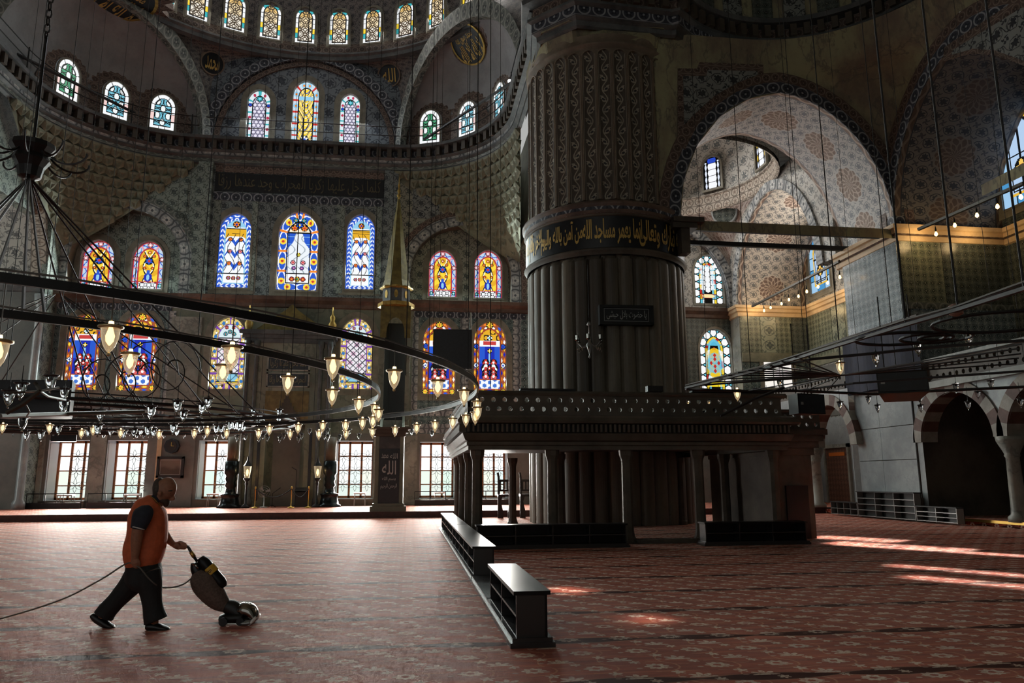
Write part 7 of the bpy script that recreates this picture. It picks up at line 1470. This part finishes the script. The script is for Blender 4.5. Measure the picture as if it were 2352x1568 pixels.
# long suspension cables down from the domes
cabm = MB(); cabm.tube([(0, 0, 0), (0, 0, 1)], 1., 5, False); cabm = cabm.mesh('hanging_cable', M['rope'])
CB = ((60, 13, 1.5, 3.5), (40, 17, 1, 4), (140, 16, 1.6, 4.2), (176, 20, 1, 5), (205, 24, .9, 3.4), (305, 12, 1.2, 3.45), (332, 11, 1.7, 3.45), (262, 21, .9, 4), (415, 24, .9, 3.5), (440, 19, .8, 4), (483, 10, 2.1, 3.45), (514, 17, 1.1, 3.5), (560, 20, 1., 3.5), (598, 25, .9, 3.4), (628, 18, .9, 3.5), (672, 21, .9, 3.4), (692, 13.5, 2.0, 3.45), (720, 22, .9, 3.5), (745, 24, .9, 3.4), (838, 20, 1.1, 3.4), (868, 17, 1.3, 3.4), (905, 24, .9, 3.6), (942, 13, 2.0, 3.45), (992, 20, 1.3, 3.4), (1001, 24, .9, 3.4), (1078, 18, 1.3, 3.4), (1097, 14.5, 2.0, 3.45), (1127, 15, 1.7, 3.5), (1150, 22, .9, 4), (1602, 17, 1.2, 4), (1696, 14, 1.8, 3.5), (1817, 15, 1.4, 3.5), (1827, 13, 1.6, 3.5), (1894, 11.9, 2.6, 3.5), (1932, 17, 1.0, 4), (2014, 12.5, 2.0, 3.5), (2075, 16, 1.1, 4), (2240, 14, 1.2, 4), (2296, 11, 1.2, 3.5))
CL = labels([q[0] for q in CB], 'thin black cable hanging', CPLACES)
for (x, Y, w, z0), ll in zip(CB, CL):
    p = at(x, 400, Y=Y); t = bpy.data.objects.new('hanging_cable', cabm); t.location = (p.x, p.y, z0); r = w*.55*Y/1711; zt_ = 15+Y*.35 if x > 1500 else 26; t.scale = (r, r, zt_-z0); COL.objects.link(t)
    tag(t, ll, 'cable', 'cables hanging from the vaults')
# ---------------------------------------------------------------- man pushing the vacuum cleaner
MY = 9.45
def wp(x, y, Y=MY): return at(160+x/4.02, 1080+y/4.02, Y=Y)      # x, y measured in an enlarged view of the photo
U = 9.6/1711/4.02                                                # metres per enlarged pixel at the man
def crom(P, n):
    """smooth path through key rows of numbers"""
    P = [np.array(p, float) for p in P]; out = []
    for i in range(len(P)-1):
        a, b, c, d = P[max(0, i-1)], P[i], P[i+1], P[min(len(P)-1, i+2)]
        for k in range(n):
            t = k/n; out.append(.5*((2*b)+(c-a)*t+(2*a-5*b+4*c-d)*t*t+(3*b-a-3*c+d)*t**3))
    return out+[P[-1]]
def limb(mb, keys, n=5, seg=14, ex=1.):
    """keys: x, y, Y, half-width in the picture plane, half-depth; a closed tapering form"""
    R_ = crom(keys, n); C = [wp(r[0], r[1], r[2]) for r in R_]; rings = []
    for k, r in enumerate(R_):
        t = (C[min(k+1, len(C)-1)]-C[max(0, k-1)]); t.y = 0; t.normalize(); nrm = Vector((t.z, 0, -t.x)); rw, rd = max(.004, r[3]*U), max(.004, r[4]*U)
        ring = []
        for j in range(seg):
            a = 2*PI*j/seg; ca, sa = math.cos(a), math.sin(a); ring.append(C[k]+nrm*(rw*math.copysign(abs(ca)**ex, ca))+Vector((0, rd*math.copysign(abs(sa)**ex, sa), 0)))
        rings.append(ring)
    mb.loft(rings, True, True)
def ball(mb, c, rx, ry, rz, n=12):
    mb.loft([[Vector((c[0]+rx*math.cos(2*PI*j/n)*math.sin(PI*(k+.02)/8.04), c[1]+ry*math.sin(2*PI*j/n)*math.sin(PI*(k+.02)/8.04), c[2]+rz*math.cos(PI*(k+.02)/8.04))) for j in range(n)] for k in range(9)], True, True)
def fused(o, vox, smooth=4):
    m = o.modifiers.new('fuse', 'REMESH'); m.mode = 'VOXEL'; m.voxel_size = vox; m.use_smooth_shade = True
    if smooth: s = o.modifiers.new('soften', 'SMOOTH'); s.factor = .5; s.iterations = smooth
    return o
man = thing('person', 'bald man in orange vest and black trousers pushing an upright vacuum cleaner', 'person', wp(620, 1470))
man.location.z = 0
b = MB()
# head (tilted down), neck, trunk
limb(b, [(880, 70, MY, 24, 22), (884, 90, MY, 66, 52), (882, 128, MY, 90, 70), (879, 165, MY, 95, 76), (873, 200, MY, 90, 76), (862, 232, MY, 76, 72), (858, 258, MY, 66, 66), (860, 284, MY, 50, 54), (868, 304, MY, 28, 34), (872, 314, MY, 10, 14)], 4, 18)
limb(b, [(916, 214, MY, 11, 12), (940, 234, MY, 15, 15), (958, 252, MY, 16, 18), (954, 264, MY, 13, 17), (924, 267, MY, 11, 16)], 3, 8)       # nose
limb(b, [(930, 190, MY-.05, 12, 18), (958, 192, MY, 15, 40), (930, 190, MY+.05, 12, 18)], 3, 8)                        # brow
limb(b, [(896, 274, MY, 18, 26), (914, 280, MY, 10, 22), (904, 287, MY, 10, 18)], 3, 8)                               # lips
limb(b, [(872, 302, MY, 22, 28), (886, 305, MY, 14, 20)], 3, 8)                                                      # chin
for s in (-1, 1): limb(b, [(838, 190, MY+s*.138, 12, 8), (828, 210, MY+s*.152, 18, 10), (834, 232, MY+s*.146, 13, 9), (842, 246, MY+s*.134, 7, 6)], 3, 8)   # ears
limb(b, [(840, 235, MY, 58, 56), (808, 275, MY, 62, 60), (775, 320, MY, 74, 88), (740, 380, MY, 96, 120)], 4, 14)
limb(b, [(745, 330, MY, 60, 100), (725, 400, MY, 118, 135), (715, 520, MY, 122, 135), (700, 650, MY, 132, 135), (690, 780, MY, 120, 132), (680, 900, MY, 112, 132), (690, 1000, MY, 95, 125)], 4, 16)
# near arm hangs with the flex, far arm reaches the handle
NA, FA_ = MY-.265, MY+.25
limb(b, [(680, 370, NA+.05, 50, 50), (655, 450, NA, 52, 52), (632, 540, NA-.01, 47, 46), (618, 640, NA-.01, 44, 42), (612, 720, NA, 38, 36), (606, 780, NA, 31, 28), (603, 812, NA, 28, 24)], 4, 12)
limb(b, [(780, 370, FA_-.05, 50, 50), (810, 460, FA_, 48, 48), (850, 545, FA_, 42, 42), (890, 610, FA_-.03, 38, 38), (930, 655, FA_-.07, 30, 30), (958, 680, FA_-.10, 24, 26), (972, 690, FA_-.11, 24, 26)], 4, 12)
# near hand: palm, four fingers curled round the flex, thumb
limb(b, [(603, 808, NA, 27, 20), (604, 838, NA, 34, 18), (608, 862, NA, 32, 17)], 3, 12)
for k in range(4): limb(b, [(588+10*k, 858, NA-.005, 8, 9), (590+11*k, 884+3*k, NA+.004, 8, 8), (600+9*k, 898+2*k, NA+.022, 7, 8), (606+7*k, 888, NA+.035, 6, 7)], 3, 8)
limb(b, [(628, 822, NA-.01, 9, 10), (644, 845, NA+.0, 9, 9), (646, 872, NA+.012, 8, 8), (640, 886, NA+.02, 6, 7)], 3, 8)
# far hand closed on the handle
HY = FA_-.11
limb(b, [(968, 688, HY, 26, 22), (1000, 694, HY, 34, 20), (1035, 692, HY, 30, 20), (1048, 694, HY, 20, 16)], 3, 12)
for k in range(4): limb(b, [(1006+15*k, 676-2*k, HY-.035, 9, 9), (1020+16*k, 668+3*k, HY-.05, 9, 9), (1034+15*k, 688+5*k, HY-.058, 8, 8), (1024+14*k, 716+2*k, HY-.045, 8, 8), (1006+14*k, 722, HY-.02, 7, 7)], 3, 8)
limb(b, [(990, 672, HY-.015, 10, 10), (1020, 660, HY-.01, 10, 9), (1050, 668, HY-.004, 9, 8), (1072, 684, HY, 7, 7)], 3, 8)
# legs
RY, LY = MY-.10, MY+.12
limb(b, [(720, 930, RY, 80, 80), (745, 1050, RY, 72, 70), (755, 1160, RY, 55, 55), (770, 1280, RY, 48, 48), (780, 1400, RY, 34, 34), (782, 1440, RY, 30, 32)], 4, 12)
limb(b, [(640, 930, LY, 80, 80), (560, 1050, LY, 70, 70), (485, 1140, LY, 55, 55), (400, 1230, LY, 48, 48), (310, 1330, LY, 34, 34), (285, 1360, LY, 30, 30)], 4, 12)
fused(b.build('body', M['skin'], man, True), .0075, 3)
# close-cropped hair round the back and sides, short beard shade
b = MB(); limb(b, [(866, 82, MY, 30, 30), (842, 112, MY, 52, 58), (828, 158, MY, 52, 78), (820, 205, MY, 43, 79), (810, 240, MY, 34, 64), (800, 262, MY, 22, 46)], 4, 16); fused(b.build('hair', M['hair'], man, True), .008, 4)
b = MB(); limb(b, [(862, 262, MY, 50, 66), (880, 290, MY, 42, 52), (880, 312, MY, 32, 34), (866, 320, MY, 12, 16)], 3, 14); fused(b.build('beard_stubble', simple('dark_stubble', lin(70, 54, 46), .7, grain=.2, gs=60), man, True), .008, 3)
for s in (-1, 1):
    b = MB(); ball(b, wp(930, 212, MY+s*.062), .007, .012, .006, 8); b.build('eye', M['black'], man, True); b = MB(); limb(b, [(912, 190, MY+s*.09, 4, 8), (940, 188, MY+s*.07, 6, 10), (956, 194, MY+s*.03, 4, 8)], 3, 8); b.build('eyebrow', M['hair'], man, True)
# vest with collar and hem
b = MB(); limb(b, [(768, 226, MY, 30, 60), (758, 272, MY, 82, 98), (736, 330, MY, 120, 136), (723, 420, MY, 149, 150), (721, 520, MY, 155, 150), (714, 620, MY, 158, 150), (691, 720, MY, 163, 152), (682, 800, MY, 152, 150), (680, 850, MY, 138, 146), (680, 878, MY, 132, 144)], 5, 22, .9); fused(b.build('orange_vest', M['vest'], man, True), .010, 3)
b = MB(); limb(b, [(778, 236, MY, 46, 74), (808, 268, MY, 50, 80), (830, 300, MY, 40, 74)], 3, 14); fused(b.build('collar', M['navy_shirt'], man, True), .009, 2)
b = MB(); b.tube([wp(742, 236, MY-.10), wp(780, 262, MY-.135), wp(805, 290, MY-.12), wp(838, 330, MY-.05)], .006, 5); b.build('collar_piping', M['brass'], man)
b = MB(); limb(b, [(862, 345, MY, 8, 14), (876, 430, MY, 8, 14), (874, 520, MY, 7, 12)], 3, 8); b.build('reflective_tape', M['white'], man)
for s, NY, nm in ((0, NA, 'near'), (1, FA_, 'far')):
    b = MB(); dx = 90 if s else 0
    limb(b, [(700+dx*.3, 322, NY+(.05 if not s else -.05), 30, 30), (688+dx*.6, 365, NY+(.02 if not s else -.02), 72, 62), (668+dx, 430, NY, 78, 66), (645+dx*1.2, 500, NY, 66, 62), (632+dx*1.3, 540, NY-.005, 60, 58)], 4, 16); fused(b.build('sleeve', M['navy_shirt'], man, True), .010, 3)
b = MB(); b.tube([wp(572, 520, NA-.03), wp(600, 524, NA-.135), wp(632, 532, NA-.155), wp(672, 542, NA-.13), wp(688, 546, NA-.04)], .006, 5); b.build('sleeve_piping', M['white'], man)
# trousers: hips and two legs with wide hems
b = MB()
limb(b, [(680, 850, MY, 128, 138), (682, 900, MY, 136, 146), (684, 980, MY, 140, 150), (682, 1050, MY, 126, 146), (672, 1110, MY, 70, 110)], 4, 20, .92)
limb(b, [(720, 930, RY, 104, 100), (738, 1040, RY, 98, 96), (752, 1140, RY, 84, 84), (766, 1240, RY, 76, 78), (782, 1330, RY, 84, 84), (798, 1388, RY, 92, 88)], 4, 16)
limb(b, [(640, 930, LY, 104, 100), (575, 1040, LY, 98, 94), (505, 1120, LY, 86, 84), (428, 1205, LY, 76, 76), (350, 1290, LY, 78, 78), (312, 1346, LY, 84, 80)], 4, 16)
fused(b.build('trousers', M['trousers'], man, True), .011, 3)
# shoes
b = MB(); limb(b, [(706, 1440, RY, 26, 34), (740, 1440, RY, 36, 42), (800, 1446, RY, 34, 46), (860, 1456, RY, 26, 46), (905, 1464, RY, 18, 38), (924, 1468, RY, 8, 20)], 4, 14); o = fused(b.build('shoe', M['shoe'], man, True), .009, 2)
b = MB(); limb(b, [(205, 1330, LY, 20, 30), (240, 1362, LY, 32, 40), (300, 1400, LY, 34, 44), (355, 1432, LY, 28, 44), (398, 1446, LY, 20, 38), (416, 1448, LY, 8, 20)], 4, 14); fused(b.build('shoe', M['shoe'], man, True), .009, 2)
# ---------------------------------------------------------------- vacuum cleaner and its flex
VY = HY-.01
vc = thing('vacuum_cleaner', 'black upright vacuum cleaner with brown cloth bag and chrome head', 'vacuum cleaner', wp(1560, 1415, VY)); vc.location.z = 0
def vtube(nm, pts, r, mat, n=8): b = MB(); b.tube([wp(x, y, VY+(q[0] if q else 0)) for x, y, *q in pts], [k*U for k in r] if isinstance(r, list) else r*U, n); return b.build(nm, M[mat], vc, True)
vtube('handle', [(1046, 690), (1082, 700), (1100, 716), (1130, 770), (1180, 842)], [11, 11, 12, 12, 12], 'black')
vtube('handle_switch', [(1118, 752), (1150, 800)], 17, 'brass')
b = MB(); limb(b, [(1208, 806, VY, 30, 34), (1240, 850, VY, 50, 50), (1290, 915, VY, 52, 52), (1350, 985, VY, 52, 52), (1400, 1045, VY, 50, 48), (1424, 1080, VY, 26, 30)], 4, 16); b.build('motor_housing', M['blackwood'], vc, True)
b = MB(); limb(b, [(1282, 894, VY, 55, 55), (1312, 930, VY, 56, 56), (1330, 950, VY, 55, 55)], 3, 16); yl = b.build('yellow_label', M['yellow'], vc, True)
_c = wp(1305, 922, VY); _t = (wp(1340, 962, VY)-wp(1270, 880, VY)).normalized(); _n2 = Vector((-_t.z, 0, _t.x)); _v, _fc = letters('ntl', 62*U, 44*U, .01); b = MB(); _i = b.add([_c+_n2*x*.6+_t*0+Vector((x*.6, 0, 0))*0+Vector((0, -57.5*U, 0))+_t*(-z*.8) for x, z in _v])
for q in _fc: b.face([_i+k for k in q])
b.build('label_print', M['black'], yl)
b = MB(); limb(b, [(1160, 850, VY, 36, 36), (1165, 900, VY, 44, 44), (1185, 945, VY, 48, 46)], 3, 14); b.build('bag_clamp', M['shoe'], vc, True)
vtube('chrome_clip', [(1140, 868, -.05), (1170, 880, -.06), (1185, 905, -.06)], 12, 'chrome')
b = MB(); limb(b, [(1190, 925, VY, 44, 44), (1210, 975, VY, 92, 80), (1252, 1045, VY, 108, 92), (1310, 1125, VY, 100, 90), (1370, 1195, VY, 84, 78), (1425, 1245, VY, 60, 58), (1455, 1272, VY, 38, 40)], 5, 20); b.build('dust_bag', M['bag'], vc, True)
b = MB(); limb(b, [(1440, 1250, VY, 52, 50), (1500, 1275, VY, 70, 62), (1550, 1310, VY, 62, 66), (1590, 1345, VY, 44, 66)], 4, 14); b.build('fork', M['black'], vc, True)
b = MB(); limb(b, [(1392, 1368, VY, 30, 70), (1450, 1360, VY, 40, 80), (1530, 1352, VY, 48, 90), (1610, 1352, VY, 46, 96)], 4, 14); b.build('chassis', M['black'], vc, True)
b = MB(); limb(b, [(1545, 1300, VY, 40, 50), (1600, 1285, VY, 62, 84), (1660, 1300, VY, 66, 92), (1700, 1340, VY, 48, 92), (1715, 1380, VY, 30, 92)], 4, 16); b.build('chrome_hood', M['chrome'], vc, True)
b = MB(); limb(b, [(1600, 1392, VY, 24, 110), (1650, 1392, VY, 26, 118), (1690, 1386, VY, 24, 118)], 3, 12, .7); b.build('floor_nozzle', M['grey_metal'], vc, True)
b = MB(); limb(b, [(1672, 1412, VY, 14, 112), (1705, 1375, VY, 18, 112), (1738, 1340, VY, 14, 108)], 3, 10, .6); b.build('white_bumper', M['white'], vc, True)
for x, y, r in ((1418, 1385, 34), (1576, 1388, 32)):
    for s in (-1, 1): c = wp(x, y, VY+s*.13); c.z = r*U+.002; b = MB(); b.loft([[c+Vector((r*U*math.cos(k*PI/8), d*.02, r*U*math.sin(k*PI/8))) for k in range(16)] for d in (-1, 1)], True, True); b.build('wheel', M['black'], vc)
b = MB(); P = [wp(x, y, Y) for x, y, Y in ((-640, 1370, MY+.2), (-300, 1270, MY+.1), (0, 1160, MY), (300, 1000, NA+.05), (530, 858, NA+.02), (612, 886, NA), (650, 900, NA-.01), (720, 985, NA), (790, 1050, NA+.05), (850, 1078, MY), (960, 1078, MY+.05), (1060, 1045, VY-.02), (1130, 990, VY-.05))]
P = [Vector(p) for p in crom(P, 6)]
for p in P: p.z = max(p.z, .012)
b.tube(P, .0085, 6); b.build('power_flex', M['cable_grey'], label='thin grey power flex trailing from the man to the vacuum cleaner', cat='flex')
